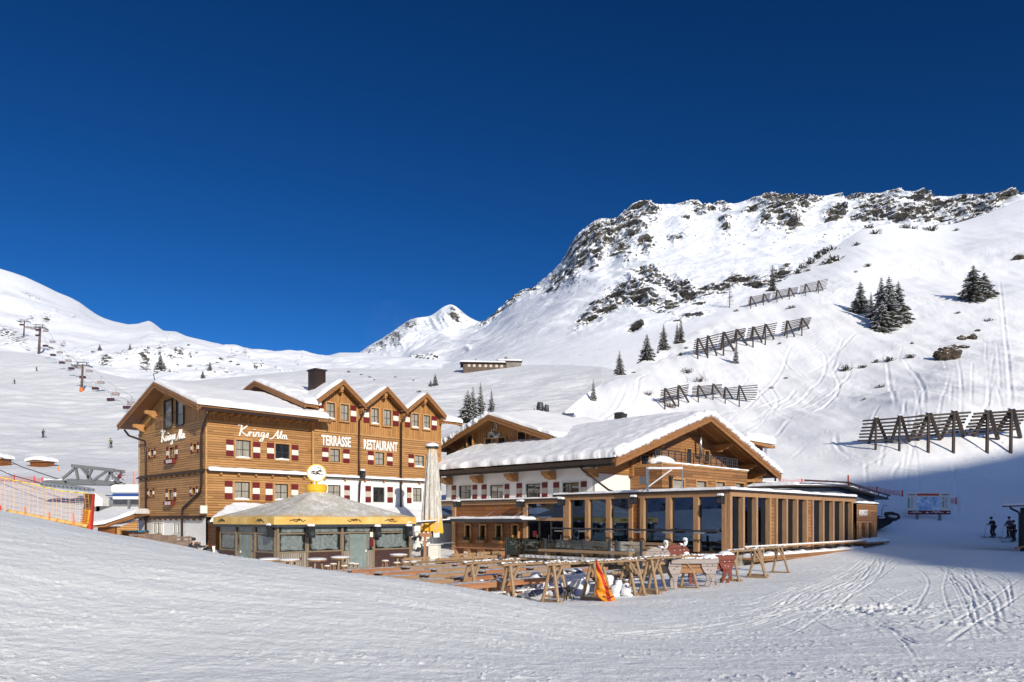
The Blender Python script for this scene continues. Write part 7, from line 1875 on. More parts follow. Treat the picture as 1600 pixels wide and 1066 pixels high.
for t in [(251, 577, 551, 1, 'lone spruce on the hummocks above the lodge roof'), (328, 579, 565, 1, 'small spruce on the hummocks right of the lone one'), (317, 591, 578, 1, 'tiny spruce just above the snowy lodge roof'), (156, 548, 537, 1, 'small spruce left on the rocky hummocks'), (203, 547, 536, 0, 'small spruce on a rocky knoll between the hummocks')]:
    conifer(*t, layer_='left')
# bare larch
def larch(px, pyb, pyt, label, layer_):
    h = hit(px, pyb, layer_); H = (pyb - pyt) / F * h.y; rs_ = random.Random(px)
    o = root('larch', label, 'tree', h); o.scale = (H, H, H)
    q = MB(); q.tube([(0, 0, -.05), (0, 0, 1)], [0.016, 0.002], 6); q.build('trunk', M['bark'], o)
    q = MB()
    for i in range(90):
        z = rs_.uniform(.12, .97); a = rs_.uniform(0, 6.28); L = 0.20 * (1.05 - z) * rs_.uniform(.6, 1.1); d = Vector((math.cos(a), math.sin(a), rs_.uniform(-.1, .3)))
        q.tube([(0, 0, z), tuple(Vector((0, 0, z)) + d * L)], [0.005, 0.002], 4, cap=False)
    q.build('crown', simple('larch_twigs', (0.16, 0.12, 0.09)), o)
larch(1140, 481, 437, 'leafless larch standing in the white gully left of the barriers', 'main')
def make_shrub(seed, snow=0.5, bare=False):
    rs_ = random.Random(seed); o = root('dwarf_pine', 's', 'shrub')
    q = MB(); sn = MB()
    for i in range(34 if not bare else 60):
        a = rs_.uniform(0, 6.28); tilt = rs_.uniform(.1, 1.1); L = rs_.uniform(.5, 1.0); d = Vector((math.cos(a) * math.sin(tilt), math.sin(a) * math.sin(tilt), math.cos(tilt) * 0.9)); s_ = Vector((-math.sin(a), math.cos(a), 0))
        base = Vector((rs_.gauss(0, .35), rs_.gauss(0, .25), 0))
        if bare: q.tube([base, base + d * L * .6, base + d * L + s_ * rs_.uniform(-.2, .2)], [0.02, 0.012, 0.004], 4, cap=False); continue
        for j in range(7):
            c = base + d * L * (0.3 + 0.7 * j / 6); r_ = 0.16 * rs_.uniform(.6, 1.2)
            for m in range(3):
                b = rs_.uniform(0, 6.28); e = Vector((math.cos(b), math.sin(b), rs_.uniform(.2, 1.0))).normalized() * r_; g = Vector((-e.y, e.x, 0)) * .35
                q.add([c - g, c + g, c + e + d * .08], [(0, 1, 2)])
        if rs_.random() < snow:
            c = base + d * L; r_ = rs_.uniform(.07, .15); sn.blob(c + Vector((0, 0, .02)), 1, seed=i, sq=(r_, r_, r_ * .55), n=1)
    q.build('branches' if bare else 'foliage', M['bark'] if bare else M['needles'], o)
    if sn.v: sn.build('snow', M['tree_snow'], o)
    return o
shp = [make_shrub(11), make_shrub(12, .3), make_shrub(13, .2, True)]; sus = [False] * 3
def shrub(px, py, wpx, kind, label, layer_='hill', cat='shrub', group='dwarf pines poking out of the snow'):
    h = hit(px, py, layer_)
    if h is None: return
    S = wpx / F * h.y * 0.5
    o = shp[kind] if not sus[kind] else copy_tree(shp[kind]); sus[kind] = True
    if kind == 2: o.name = 'bare_bush'
    o.location = h - Vector((0, 0, 0.1 * S)); o.scale = (S, S, S * random.uniform(.75, 1.1)); o.rotation_euler = (0, 0, random.uniform(0, 6))
    tag(o, label, cat, group)
big = [(1247, 428, 18), (1256, 420, 20), (1266, 413, 22), (1277, 405, 24), (1287, 398, 22), (1297, 392, 22), (1303, 409, 30), (1292, 413, 22), (1282, 396, 16), (1262, 424, 12)]
ordn = ['first', 'second', 'third', 'fourth', 'fifth', 'sixth', 'seventh', 'eighth', 'ninth', 'tenth']
for i, (x, y, w) in enumerate(big): shrub(x, y, w, i % 2, 'dark dwarf pine, %s along the dense diagonal thicket on the spur edge' % ordn[i])
for x, y, w, k_, lb in [(1357, 357, 18, 1, 'dwarf pine at the rocky shoulder left of the ridge notch'), (1366, 348, 12, 1, 'upright dwarf pine on the rocky shoulder'), (1414, 357, 22, 1, 'dark dwarf pine below the ridge rocks'), (1428, 358, 14, 0, 'dwarf pine right of the dark one below the ridge rocks'), (1455, 361, 26, 0, 'flat dwarf pine mat under the ridge rocks'), (1494, 361, 10, 0, 'small dwarf pine at the right end under the ridge rocks'),
                     (1368, 366, 20, 0, 'low dwarf pine just below the shoulder'), (1338, 384, 14, 0, 'lone dwarf pine on the bright upper slope'), (1356, 417, 12, 0, 'small pair-like dwarf pine on the upper slope'), (1337, 426, 8, 0, 'tiny dwarf pine tuft left of the pair-like one'), (1237, 482, 16, 1, 'upright dark shrub below the topmost barrier'), (1150, 487, 10, 0, 'tiny dwarf pine at the left end of the topmost barrier'),
                     (1321, 580, 22, 0, 'leftmost dwarf pine of the low row above the shaded slope'), (1348, 575, 16, 0, 'second dwarf pine of the low row'), (1369, 567, 14, 0, 'third dwarf pine of the low row'), (1389, 565, 20, 0, 'fourth and widest dwarf pine of the low row'), (1422, 560, 18, 0, 'rightmost dwarf pine of the low row'), (1425, 538, 8, 1, 'tiny tuft above the low row'), (1545, 502, 14, 1, 'dwarf pine left of the tracks on the right slope'), (1497, 490, 10, 0, 'small tuft left of the lone broad spruce shadow'),
                     (1218, 538, 8, 1, 'tiny tuft among the ski tracks below the barriers'), (1228, 592, 9, 1, 'small tuft in the middle of the looping ski tracks'), (1375, 606, 14, 1, 'dry tuft on the smooth slope above the big barrier'), (1350, 625, 8, 1, 'tiny dry tuft above the left end of the big barrier'), (1064, 556, 12, 0, 'dwarf pine at the left foot of the second barrier row'), (1072, 545, 10, 0, 'small dwarf pine left of the second barrier row'), (990, 583, 8, 1, 'small dark tuft right of the lowest spruce')]:
    shrub(x, y, w, k_, lb)
for x, y, w, lb in [(1075, 582, 34, 'leafless bush on the slope left of the ski tracks'), (1092, 596, 34, 'leafless bush just above the lowest barrier row'), (1046, 636, 30, 'leafless bush at the left end of the lowest barrier row'), (1012, 617, 22, 'faint leafless bush left of the lowest barrier row'), (1205, 607, 12, 'tiny leafless bush between the ski tracks')]:
    shrub(x, y, w, 2, lb, cat='bush', group='leafless bushes on the slope')
for i, (x, y, w) in enumerate([(655, 613, 10), (668, 622, 12), (646, 595, 5), (578, 590, 6), (530, 600, 10), (565, 586, 6), (835, 640, 4), (618, 590, 5), (545, 582, 8), (585, 594, 5)]):
    shrub(x, y, w, 1, 'tiny dwarf pine, %s counted on the plateau behind the lodge gables' % ordn[i], 'mid')
for i, (x, y, w) in enumerate([(345, 562, 9), (360, 566, 8), (372, 571, 8), (297, 573, 10), (232, 545, 7), (295, 540, 7), (146, 551, 7), (106, 557, 6), (353, 582, 7), (80, 545, 8)]):
    shrub(x, y, w, 1, 'dark dwarf pine tuft, %s counted on the distant left hummocks' % ordn[i], 'left', group='tufts on the far hummocks')
k = NT('outcrop'); nn_ = k.noise(1.3, k.geo(), detail=6, rough=0.7); c_ = k.ramp(nn_, [(0.3, (0.02, 0.016, 0.014)), (0.5, (0.065, 0.048, 0.032)), (0.68, (0.15, 0.115, 0.075))])
nz_ = k.sep(k.n('ShaderNodeNewGeometry').outputs['Normal'])[2]; c_ = k.mix(k.ramp(k.math('ADD', nz_, k.math('MULTIPLY', k.math('SUBTRACT', nn_, .5), 1.2)), [(0.72, 0.0), (0.82, 1.0)]), c_, (0.84, 0.87, 0.92)); k.color(c_); k.rough(0.95); k.bump(nn_, 0.8, 0.3); M['outcrop'] = k.m
for i, (x, y, wx, hy, lb) in enumerate([(1479, 561, 36, 22, 'largest rusty rock outcrop on the right slope'), (1490, 556, 22, 22, 'rock outcrop fused to the right of the largest one'), (1503, 531, 14, 8, 'left small boulder above the large outcrop'), (1520, 530, 14, 10, 'right small boulder above the large outcrop'), (1506, 544, 18, 5, 'flat slab between boulders and outcrop'), (1593, 405, 18, 8, 'rock band at the right edge of the upper slope'), (1527, 518, 8, 4, 'small stone above the boulders')]):
    h = hit(x, y, 'hill'); sx = wx / F * h.y / 2; sz = hy / F * h.y / 2
    o = root('rock_outcrop', lb, 'rock', h, 0, 'rocks on the right slope'); q = MB(); q.blob((0, 0, sz * .5), 1, seed=i + 30, sq=(sx, sx * .7, sz), n=4, amp=0.55, freq=2.2); q.build('rock', M['outcrop'], o)

# ================================================================== avalanche barriers
M['larch_log'] = wood('larch_log', (0.022, 0.017, 0.016), (0.070, 0.050, 0.040), stretch=(1, 1, 1), scale=2.0)
def barrier(posts, x0, x1, label, thick=1.0, group='wooden avalanche barriers'):
    """two-post snow bridge: grate of beams leaning on girders, each propped from below"""
    W_ = []
    for (px, pt, pf) in posts:
        D = hit(px, pf, 'hill'); T = P(px, pt, D.y + 0.7); up = max(2.0, (T.z - D.z) * 0.62)
        U = Vector((T.x + 0.3, D.y + 0.7 + up, 0)); U.z = drop(U.x, U.y, 'hill')
        W_.append((D, T, U))
    org = (W_[0][0] + W_[-1][0]) / 2
    o = root('avalanche_barrier', label, 'avalanche barrier', org, 0, group)
    L = lambda v: v - org
    Hh = W_[0][1].z - W_[0][0].z; r = 0.05 * Hh * 0.85 * thick
    def ext(i, px):   # extend the line of posts to an image column, at the depth of the nearer post
        D, T, U = W_[i]; Y = T.y; X = (px - 800) / F * Y; a, b = (W_[0], W_[-1])
        dx = b[1].x - a[1].x; t = (X - a[1].x) / dx if abs(dx) > .1 else 0
        return a[1].lerp(b[1], t), a[2].lerp(b[2], t)
    TL, UL = ext(0, x0); TR, UR = ext(-1, x1)
    UL.z = max(UL.z, drop(UL.x, UL.y, 'hill')); UR.z = max(UR.z, drop(UR.x, UR.y, 'hill'))
    rs_ = random.Random(int(x0))
    for k_ in range(7):
        t = 0.02 + 0.86 * k_ / 6; a = TL.lerp(UL, t); b = TR.lerp(UR, t); off = Vector((rs_.uniform(-.12, .12) * Hh * .2, -r * 1.5, 0))
        q = MB(); q.tube([L(a + off + Vector((0, 0, rs_.uniform(-.03, .03)))), L((a + b) / 2 + off), L(b + off + Vector((0, 0, rs_.uniform(-.03, .03))))], r * 0.78, 6); q.build('rail', M['larch_log'], o)
    for D, T, U in W_:
        q = MB(); q.tube([L(T + Vector((0, -r, 0.25))), L(D - Vector((0, 0, .4)))], [r * 1.1, r * 1.2], 8); q.build('prop', M['larch_log'], o)
        q = MB(); q.tube([L(T + Vector((0, 0, 0.1))), L(U)], r * 1.5, 8); q.build('girder', M['larch_log'], o)
        q = MB(); U2 = U + Vector((Hh * 0.55, -Hh * 0.1, 0)); U2.z = drop(U2.x, U2.y, 'hill') + .1; q.tube([L(T + Vector((0.1, -r * 2, 0.1))), L(U2)], r * 1.5, 8); q.build('girder', M['larch_log'], o)
        q = MB(); q.blob(L(T + Vector((0, 0, .3))), 1, sq=(r * 2.2, r * 2.2, r), n=1); q.build('snow', M['tree_snow'], o)
    return o
F1 = [(1368, 656, 703), (1405, 653, 705), (1450, 649, 707.5), (1489.5, 646, 708), (1542, 645, 708), (1579, 643, 708)]
for i, (a, b, lb) in enumerate(((1352, 1431, 'left'), (1433, 1514, 'middle'), (1517, 1612, 'right'))): barrier(F1[2 * i:2 * i + 2], a, b, 'dark log avalanche barrier, %s panel of the big row above the map board' % lb, .82)
F2 = [(1038.8, 609, 640), (1060, 604.5, 636), (1091, 604, 629), (1114, 602, 625), (1133, 607, 631), (1155, 604.5, 636)]
for i, (a, b, lb) in enumerate(((1031, 1079, 'left'), (1081, 1130, 'middle'), (1128, 1181, 'right'))): barrier(F2[2 * i:2 * i + 2], a, b, 'log avalanche barrier, %s panel of the lowest row right above the restaurant roof' % lb, .75)
F3 = [(1090.2, 530.7, 561.2), (1105.7, 526.5, 560), (1130.4, 520.8, 555.8), (1150.7, 516.6, 546), (1176.5, 512.5, 543), (1195.7, 508.4, 539.3), (1229.7, 502.8, 528.6), (1252.8, 498.7, 525)]
for i, (a, b, lb) in enumerate(((1084, 1127, 'leftmost'), (1123, 1171, 'second'), (1167, 1217, 'third'), (1221, 1272, 'rightmost'))): barrier(F3[2 * i:2 * i + 2], a, b, 'log avalanche barrier, %s panel of the rising row at mid height' % lb, .72)
F4 = [(1173, 464.6, 482.6), (1193, 460.5, 477.4), (1214, 454.3, 472.3), (1233.2, 451.2, 468.3), (1258.6, 445, 462), (1278.6, 439.9, 458.4)]
for i, (a, b, lb) in enumerate(((1169, 1208, 'left'), (1206, 1251, 'middle'), (1250, 1295, 'right'))): barrier(F4[2 * i:2 * i + 2], a, b, 'log avalanche barrier, %s panel of the topmost row beside the slim spruce' % lb, .72)

# ================================================================== people
M['skin'] = simple('skin', (0.55, 0.34, 0.25), rough=0.6, var=0.05)
M['jacket_dark'] = simple('jacket_dark', (0.018, 0.020, 0.026), rough=0.7, var=0.2)
M['trousers_dark'] = simple('trousers_dark', (0.014, 0.014, 0.018), rough=0.7)
M['ski_blue'] = simple('ski_blue', (0.04, 0.06, 0.12), rough=0.4)
def skinned(name, verts, edges, radii, mat, parent, sub=1):
    me = bpy.data.meshes.new(name); me.from_pydata([Vector(v) for v in verts], edges, [])
    o = bpy.data.objects.new(name, me); C.objects.link(o)
    md = o.modifiers.new('skin', 'SKIN'); md.use_smooth_shade = True; md.branch_smoothing = 0.6
    for i, r_ in enumerate(radii):
        sv = me.skin_vertices[0].data[i]; sv.radius = r_ if hasattr(r_, '__len__') else (r_, r_)
    me.skin_vertices[0].data[0].use_root = True
    if sub: m2 = o.modifiers.new('sub', 'SUBSURF'); m2.levels = sub; m2.render_levels = sub
    bpy.context.view_layer.update()
    m3 = bpy.data.meshes.new_from_object(o.evaluated_get(bpy.context.evaluated_depsgraph_get())); bpy.data.objects.remove(o)
    m3.materials.clear(); m3.materials.append(mat); m3.polygons.foreach_set('use_smooth', [True] * len(m3.polygons))
    o = bpy.data.objects.new(name, m3); C.objects.link(o); o.parent = parent
    return o
def person(label, loc, rz, J, jacket, trousers, helmet=None, scale=1.0, skis=True, poles=True, group=None, beanie=False):
    """J: joints in metres, facing -y"""
    o = root('person', label, 'person', loc, rz, group); o.scale = (scale,) * 3
    P_, Ch, Nk, Hd = J['pelvis'], J['chest'], J['neck'], J['head']
    v = [P_, lerp(Vector(P_), Vector(Ch), .55), Ch, Nk, lerp(Vector(Nk), Vector(Hd), .5), Hd]; e = [(0, 1), (1, 2), (2, 3), (3, 4), (4, 5)]; r_ = [(.15, .12), (.14, .11), (.17, .12), .055, .06, .095]
    for s_ in ('L', 'R'):
        b = len(v); v += [J['sh' + s_], J['el' + s_], J['wr' + s_]]; e += [(2, b), (b, b + 1), (b + 1, b + 2)]; r_ += [.065, .045, .030]
        w = Vector(J['wr' + s_]); d = (w - Vector(J['el' + s_])).normalized(); sd = Vector((1, 0, 0)) if s_ == 'L' else Vector((-1, 0, 0)); pm = w + d * .06; b2 = len(v); v.append(tuple(pm)); e.append((b + 2, b2)); r_.append((.04, .028))
        up = d.cross(sd).normalized()
        for f in range(4):
            k1 = pm + up * ((f - 1.5) * .022) + d * .045; k2 = k1 + d * (.03 + .006 * (1.5 - abs(f - 1.2))) - sd * .02; n0 = len(v); v += [tuple(k1), tuple(k2)]; e += [(b2, n0), (n0, n0 + 1)]; r_ += [.011, .009]
        n0 = len(v); v.append(tuple(w + d * .035 - up * .05 - sd * .02)); e.append((b + 2, n0)); r_.append(.011)
        b = len(v); v += [J['hip' + s_], J['kn' + s_], J['an' + s_], J['toe' + s_]]; e += [(0, b), (b, b + 1), (b + 1, b + 2), (b + 2, b + 3)]; r_ += [.095, .065, .048, .045]
    body = skinned('body', v, e, r_, M['skin'], o)
    # face
    h = Vector(Hd); fd = Vector(J.get('face', (0, -1, 0))).normalized(); sd = fd.cross(Vector((0, 0, 1))).normalized()
    q = MB(); q.blob(tuple(h + fd * .098 - Vector((0, 0, .02))), 1, sq=(.016, .02, .025), n=1); q.build('nose', M['skin'], body)
    q = MB(); q.blob(tuple(h + fd * .088 + sd * .035 + Vector((0, 0, .012))), 1, sq=(.014, .012, .009), n=1); q.blob(tuple(h + fd * .088 - sd * .035 + Vector((0, 0, .012))), 1, sq=(.014, .012, .009), n=1); q.build('eyes', M['black'], body)
    # jacket and trousers as slightly larger shells over the limbs
    v = [lerp(Vector(P_), Vector(Ch), -.12), lerp(Vector(P_), Vector(Ch), .5), Ch, lerp(Vector(Ch), Vector(Nk), .75)]; e = [(0, 1), (1, 2), (2, 3)]; r_ = [(.19, .15), (.185, .15), (.21, .155), .085]
    for s_ in ('L', 'R'): b = len(v); v += [J['sh' + s_], J['el' + s_], lerp(Vector(J['el' + s_]), Vector(J['wr' + s_]), .95)]; e += [(2, b), (b, b + 1), (b + 1, b + 2)]; r_ += [.09, .068, .055]
    skinned('jacket', v, e, r_, jacket, o)
    v = [P_]; e = []; r_ = [(.17, .14)]
    for s_ in ('L', 'R'): b = len(v); v += [J['hip' + s_], J['kn' + s_], lerp(Vector(J['kn' + s_]), Vector(J['an' + s_]), .97)]; e += [(0, b), (b, b + 1), (b + 1, b + 2)]; r_ += [.12, .09, .078]
    skinned('trousers', v, e, r_, trousers, o)
    q = MB(); q.blob(tuple(h + Vector((0, 0, .045)) - fd * .012), 1, sq=(.118, .128, .105), n=3, amp=.02); q.build('hat' if beanie else 'helmet', helmet or M['black'], o, smooth=True)
    if not beanie: q = MB(); q.blob(tuple(h + fd * .095 + Vector((0, 0, .02))), 1, sq=(.08, .03, .035), n=2); q.build('goggles', M['anthracite'], o, smooth=True)
    for s_ in ('L', 'R'):
        a, t = Vector(J['an' + s_]), Vector(J['toe' + s_]); q = MB(); q.tube([a + Vector((0, 0, .2)), a, t], [.075, .07, .055], 8); q.build('boot', M['anthracite'], o)
        if skis:
            d = (t - a); d.z = 0; d.normalize(); c = (a + t) / 2; c.z = t.z - .06; q = MB(); q.beam(c - d * .75, c + d * .75, .08, .02); q.beam(c + d * .75, c + d * .92 + Vector((0, 0, .09)), .07, .02); q.build('ski', M['ski_blue'], o)
        if poles:
            w = Vector(J['wr' + s_]); q = MB(); q.tube([w + Vector((0, -.02, .1)), Vector((w.x * 1.25, w.y - J.get('pole', .25), .02))], [.014, .008], 6); q.build('ski_pole', M['black'], o)
    return o
stand = dict(pelvis=(0, 0, .95), chest=(0, -.03, 1.30), neck=(0, -.03, 1.48), head=(0, -.06, 1.64), shL=(.18, -.02, 1.40), elL=(.27, -.06, 1.14), wrL=(.24, -.27, 1.02), shR=(-.18, -.02, 1.40), elR=(-.27, -.06, 1.14), wrR=(-.24, -.27, 1.02),
             hipL=(.10, 0, .90), knL=(.13, -.06, .50), anL=(.13, .02, .13), toeL=(.13, -.20, .07), hipR=(-.10, 0, .90), knR=(-.13, -.06, .50), anR=(-.13, .02, .13), toeR=(-.13, -.20, .07))
lean = dict(stand, chest=(0, -.12, 1.27), neck=(0, -.18, 1.43), head=(0, -.24, 1.58), shL=(.18, -.13, 1.36), shR=(-.18, -.13, 1.36), elL=(.30, -.12, 1.10), elR=(-.30, -.12, 1.10), wrL=(.25, -.36, 1.08), wrR=(-.25, -.36, 1.08), knL=(.14, -.14, .50), knR=(-.14, -.14, .50))
w = P(1552.5, 841, 61); person('skier in black leaning forward on poles, alone between map board and dark hut', (w.x, w.y, tz(w.x, w.y) + .03), R(-82), lean, M['jacket_dark'], M['trousers_dark'], group='skiers waiting in the shade')
w = P(1577.5, 842, 60.5); person('skier with bluish jacket half hidden behind another beside the dark hut', (w.x, w.y, tz(w.x, w.y) + .03), R(-75), stand, simple('jacket_blue', (0.05, 0.06, 0.11)), M['trousers_dark'], group='skiers waiting in the shade')
w = P(1584.5, 843, 59); person('stocky skier in black nearest the dark hut wall', (w.x, w.y, tz(w.x, w.y) + .03), R(-95), stand, M['jacket_dark'], M['trousers_dark'], group='skiers waiting in the shade', scale=.98)
farm = [(57, 580, 'distant skier in dark clothes highest on the left piste', M['jacket_dark'], 50), (23, 600, 'distant skier in a red jacket near the left picture edge', M['red'], -20), (67, 684, 'skier in black carving in the middle of the left piste', M['jacket_dark'], 70), (173.5, 700, 'skier in an olive jacket just left of the lodge roof corner', simple('jacket_olive', (0.16, 0.17, 0.04)), 10)]
for px, py, lb, jm, rz in farm:
    h = hit(px, py, 'mid'); person(lb, h + Vector((0, 0, .05)), R(rz), lean, jm, M['trousers_dark'], group='skiers on the left piste', scale=1.12)
# seated guest by the lodge corner, seen from behind
sit = dict(pelvis=(0, 0, .50), chest=(0, -.05, .86), neck=(0, -.05, 1.03), head=(0, -.09, 1.20), shL=(.19, -.04, .95), elL=(.26, -.2, .72), wrL=(.2, -.42, .74), shR=(-.19, -.04, .95), elR=(-.42, -.05, .80), wrR=(-.66, -.12, .84),
           hipL=(.10, 0, .48), knL=(.15, -.42, .50), anL=(.15, -.45, .12), toeL=(.15, -.65, .06), hipR=(-.10, 0, .48), knR=(-.15, -.42, .50), anR=(-.15, -.45, .12), toeR=(-.15, -.65, .06))
w = P(302, 0, 41.5); zs = P(0, 841, 41.5).z - 1.3
person('person in black sitting with back turned below the lodge corner, one arm out', (w.x, w.y, zs), R(188), sit, M['jacket_dark'], M['trousers_dark'], helmet=M['black'], skis=False, poles=False, beanie=True)
o = root('wooden_stool', 'low stool under the seated person below the lodge corner', 'stool', (w.x, w.y, zs)); q = MB(); q.box(-.2, .2, -.2, .2, .33, .38); q.build('seat', M['rack_wood'], o)
for sx in (-.15, .15):
    for sy in (-.15, .15): q = MB(); q.box(sx - .02, sx + .02, sy - .02, sy + .02, 0, .33); q.build('leg', M['rack_wood'], o)
w = P(324, 0, 41.2); zd = P(0, 864, 41.2).z
o = root('bag', 'black and white bag lying in the snow right of the seated person', 'bag', (w.x, w.y, zd)); q = MB(); q.blob((0, 0, .12), 1, sq=(.33, .2, .2), n=3, amp=.15, seed=6); q.build('sack', M['black'], o, smooth=True); q = MB(); q.blob((-.24, -.05, .2), 1, sq=(.1, .1, .1), n=2); q.build('cuff', M['white_paint'], o, smooth=True)
w = P(334, 0, 41.2); o = root('white_marker', 'short white post standing at the corner of the umbrella bar', 'post', (w.x, w.y, P(0, 868, 41.2).z)); q = MB(); q.box(-.06, .06, -.04, .04, 0, .5); q.build('board', M['letter'], o); q = MB(); q.box(-.07, .07, -.05, .05, .5, .53); q.build('cap', M['white_paint'], o)

# weathered benches left of the lodge
for i, (px, Y, zt_, lb) in enumerate(((225, 45, 833, 'far left one'), (248, 44.5, 835, 'second one'), (272, 44, 837, 'third one, nearest the lodge corner'), (232, 43, 841, 'left one of the front row'), (262, 42.2, 844, 'middle one of the front row'), (284, 41.8, 846, 'right one of the front row'))):
    o = copy_tree(gb); w = P(px, 0, Y); o.location = (w.x, w.y, P(0, zt_, Y).z - 0.95); o.rotation_euler = (0, 0, R(8)); o.scale = (1.0, 1, 1)
    for c in o.children:
        if not c.name.startswith('snow'): c.data = c.data.copy(); c.data.materials.clear(); c.data.materials.append(M['weathered2'] if 'weathered2' in M else M.setdefault('weathered2', simple('weathered_wood', (0.20, 0.14, 0.11), rough=.8, var=.3)))
    tag(o, 'weathered grey-brown backed bench under snow left of the lodge, ' + lb, 'bench', 'weathered benches left of the lodge')

# timber shed with snow roof left of the lodge
sh = root('shed', 'small timber shed under a smooth snow roof left of the lodge', 'shed', P(184, 0, 51)); sh.location.z = -1.8
def SH(px, py, Y=51): v = P(px, py, Y); return (v.x - sh.location.x, v.y - 51, v.z + 1.8)
x0, z0 = SH(146, 822)[0], 0; xr = SH(215, 0)[0]
q = MB(); q.box(x0 + .3, x0 + 1.5, 0, 1.6, -.3, SH(0, 823)[2]); q.box(x0 + 1.5, xr, 1.2, 1.5, -.3, 1.0); q.build('wall', M['dark_board'], sh)
q = MB(); q.prism([(SH(171, 0)[0], -.5, SH(0, 824)[2]), (SH(215, 0)[0], -.5, SH(0, 810)[2]), (SH(215, 0)[0], -.5, SH(0, 804)[2]), (SH(171, 0)[0], -.5, SH(0, 818)[2])], (0, .12, 0)); q.build('bargeboard', M['fascia'], sh)
q = MB(); q.prism([(SH(186, 0)[0], 0, SH(0, 829)[2]), (xr, 0, SH(0, 829)[2]), (xr, 0, SH(0, 812)[2]), (SH(186, 0)[0], 0, SH(0, 824)[2])], (0, .08, 0)); q.box(SH(186, 0)[0] - .12, SH(186, 0)[0] + .1, -.05, .15, -.3, SH(0, 824)[2]); q.build('front_boards', M['log'], sh)
q = MB(); q.prism([(SH(143, 0)[0], -.6, SH(0, 823)[2]), (SH(171, 0)[0], -.6, SH(0, 821)[2]), (SH(215.5, 0)[0], -.6, SH(0, 805)[2]), (SH(215.5, 0)[0], 1.7, SH(0, 803)[2]), (SH(143, 0)[0], 1.7, SH(0, 821)[2])], (0, 0, -.1)); rs_ = q.build('roof', M['fascia'], sh)
def shf(s, t): x = lerp(SH(142.5, 0)[0], SH(216, 0)[0], s); return (x, lerp(-.65, 1.8, t), float(np.interp(x, [SH(143, 0)[0], SH(171, 0)[0], SH(216, 0)[0]], [SH(0, 822)[2], SH(0, 819)[2], SH(0, 803)[2]])))
slab_snow('roof_snow', shf, 40, 16, 3.6, 2.4, 0.36, rs_, seed=7, r=.6, mat=M['snow_roof'], free=(1, 0, 1, 1))
q = MB(); q.box(SH(190, 0)[0], SH(215, 0)[0], .6, 1.6, SH(0, 832)[2], SH(0, 829.5)[2]); q.build('blue_tarpaulin', simple('tarp_blue', (0.02, 0.16, 0.30)), sh)
# ================================================================== lift station, pylons, chairs
M['lift_grey'] = simple('lift_grey', (0.20, 0.215, 0.22), rough=.45, metal=.4)
Ys = 76.0
ls = root('lift_station', 'grey steel chairlift station with white and blue hood beside the lodge', 'lift station', P(140, 0, Ys)); ls.location.z = -1.2
def LS(px, py, dy=0.0): v = P(px, py, Ys); return Vector((v.x - ls.location.x, dy, v.z + 1.2))
q = MB(); q.beam(LS(112.5, 728), LS(179, 735), .35, .35); q.beam(LS(112.5, 728, 2), LS(179, 735, 2), .3, .3)
for a, b in (((118, 729), (122, 749)), ((175, 735), (165, 752)), ((126, 729), (148, 757)), ((170, 734), (147, 750)), ((118, 731), (98, 748)), ((168, 735), (186, 754)), ((145, 731), (137, 748))): q.beam(LS(*a), LS(*b), .22, .22)
for a, b in (((118, 729), (122, 749)), ((175, 735), (165, 752))): q.beam(LS(a[0], a[1], 2), LS(b[0], b[1], 2), .22, .22)
q.build('gantry', M['lift_grey'], ls)
q = MB(); q.prism([LS(104, 757), LS(98, 750), LS(110, 748), LS(172, 751), LS(180, 755), LS(168, 758)], (0, 2.2, 0)); q.prism([LS(66, 752), LS(80, 750), LS(104, 752), (LS(104, 758)), LS(84, 757), LS(68, 757)], (0, 1.2, 0)); q.build('platform', M['lift_grey'], ls)
for i in range(12):
    px = 68 + i * 6.6; y = 757 + i * .75
    q = MB(); c = LS(px, y, -.25); q.tube([c, c + Vector((0, .22, 0))], .22, 12); wm = q.build('sheave', M['steel'], ls); q = MB(); q.tube([c - Vector((0, .02, 0)), c + Vector((0, .24, 0))], .08, 8); q.build('hub', M['anthracite'], wm)
q = MB(); 
for (a, b, c_, d) in ((68, 757, 104, 762), (104, 760, 148, 768)): q.beam(LS(a, b - 2, -.1), LS(c_, d - 2, -.1), .12, .3)
q.build('sheave_beam', M['lift_grey'], ls)
q = MB(); q.prism([LS(171, 760), LS(176, 757), LS(225, 757), LS(225, 771), LS(176, 771), LS(172, 769)], (0, 4.5, 0)); q.build('hood', M['letter'], ls, bevel=.15)
q = MB(); q.box(LS(176, 0)[0], LS(225, 0)[0], -.04, 4.4, LS(0, 775.5)[2], LS(0, 771.2)[2]); q.build('stripe', simple('stripe_blue', (0.015, 0.06, 0.26)), ls)
q = MB(); q.box(LS(176, 0)[0], LS(225, 0)[0], .02, 4.4, LS(0, 780)[2], LS(0, 775.6)[2]); q.prism([LS(147, 770), LS(160, 779), LS(160, 800), LS(150, 800), LS(147, 783)], (0, 1.5, 0)); q.build('base', M['letter'], ls)
q = MB(); q.box(LS(158, 0)[0], LS(226, 0)[0], 1.2, 4.4, -1, LS(0, 780.5)[2]); q.box(LS(200, 0)[0], LS(203, 0)[0], -.1, .1, -.2, LS(0, 780)[2]); q.build('column', simple('station_wall', (.16, .165, .19)), ls)
q = MB(); q.box(LS(143, 0)[0], LS(166, 0)[0], -1.5, -1.2, -.6, LS(0, 792)[2]); q.box(LS(163, 0)[0], LS(166, 0)[0], -1.5, 2, -.6, LS(0, 791)[2]); q.build('parapet', simple('parapet', (.14, .13, .13)), ls)
c = LS(182, 744, .6); q = MB(); n = 36
for i in range(n): t0 = 2 * math.pi * i / n; t1 = 2 * math.pi * (i + 1) / n; q.beam(c + Vector((.80 * math.cos(t0), 0, .80 * math.sin(t0))), c + Vector((.80 * math.cos(t1), 0, .80 * math.sin(t1))), .06, .05)
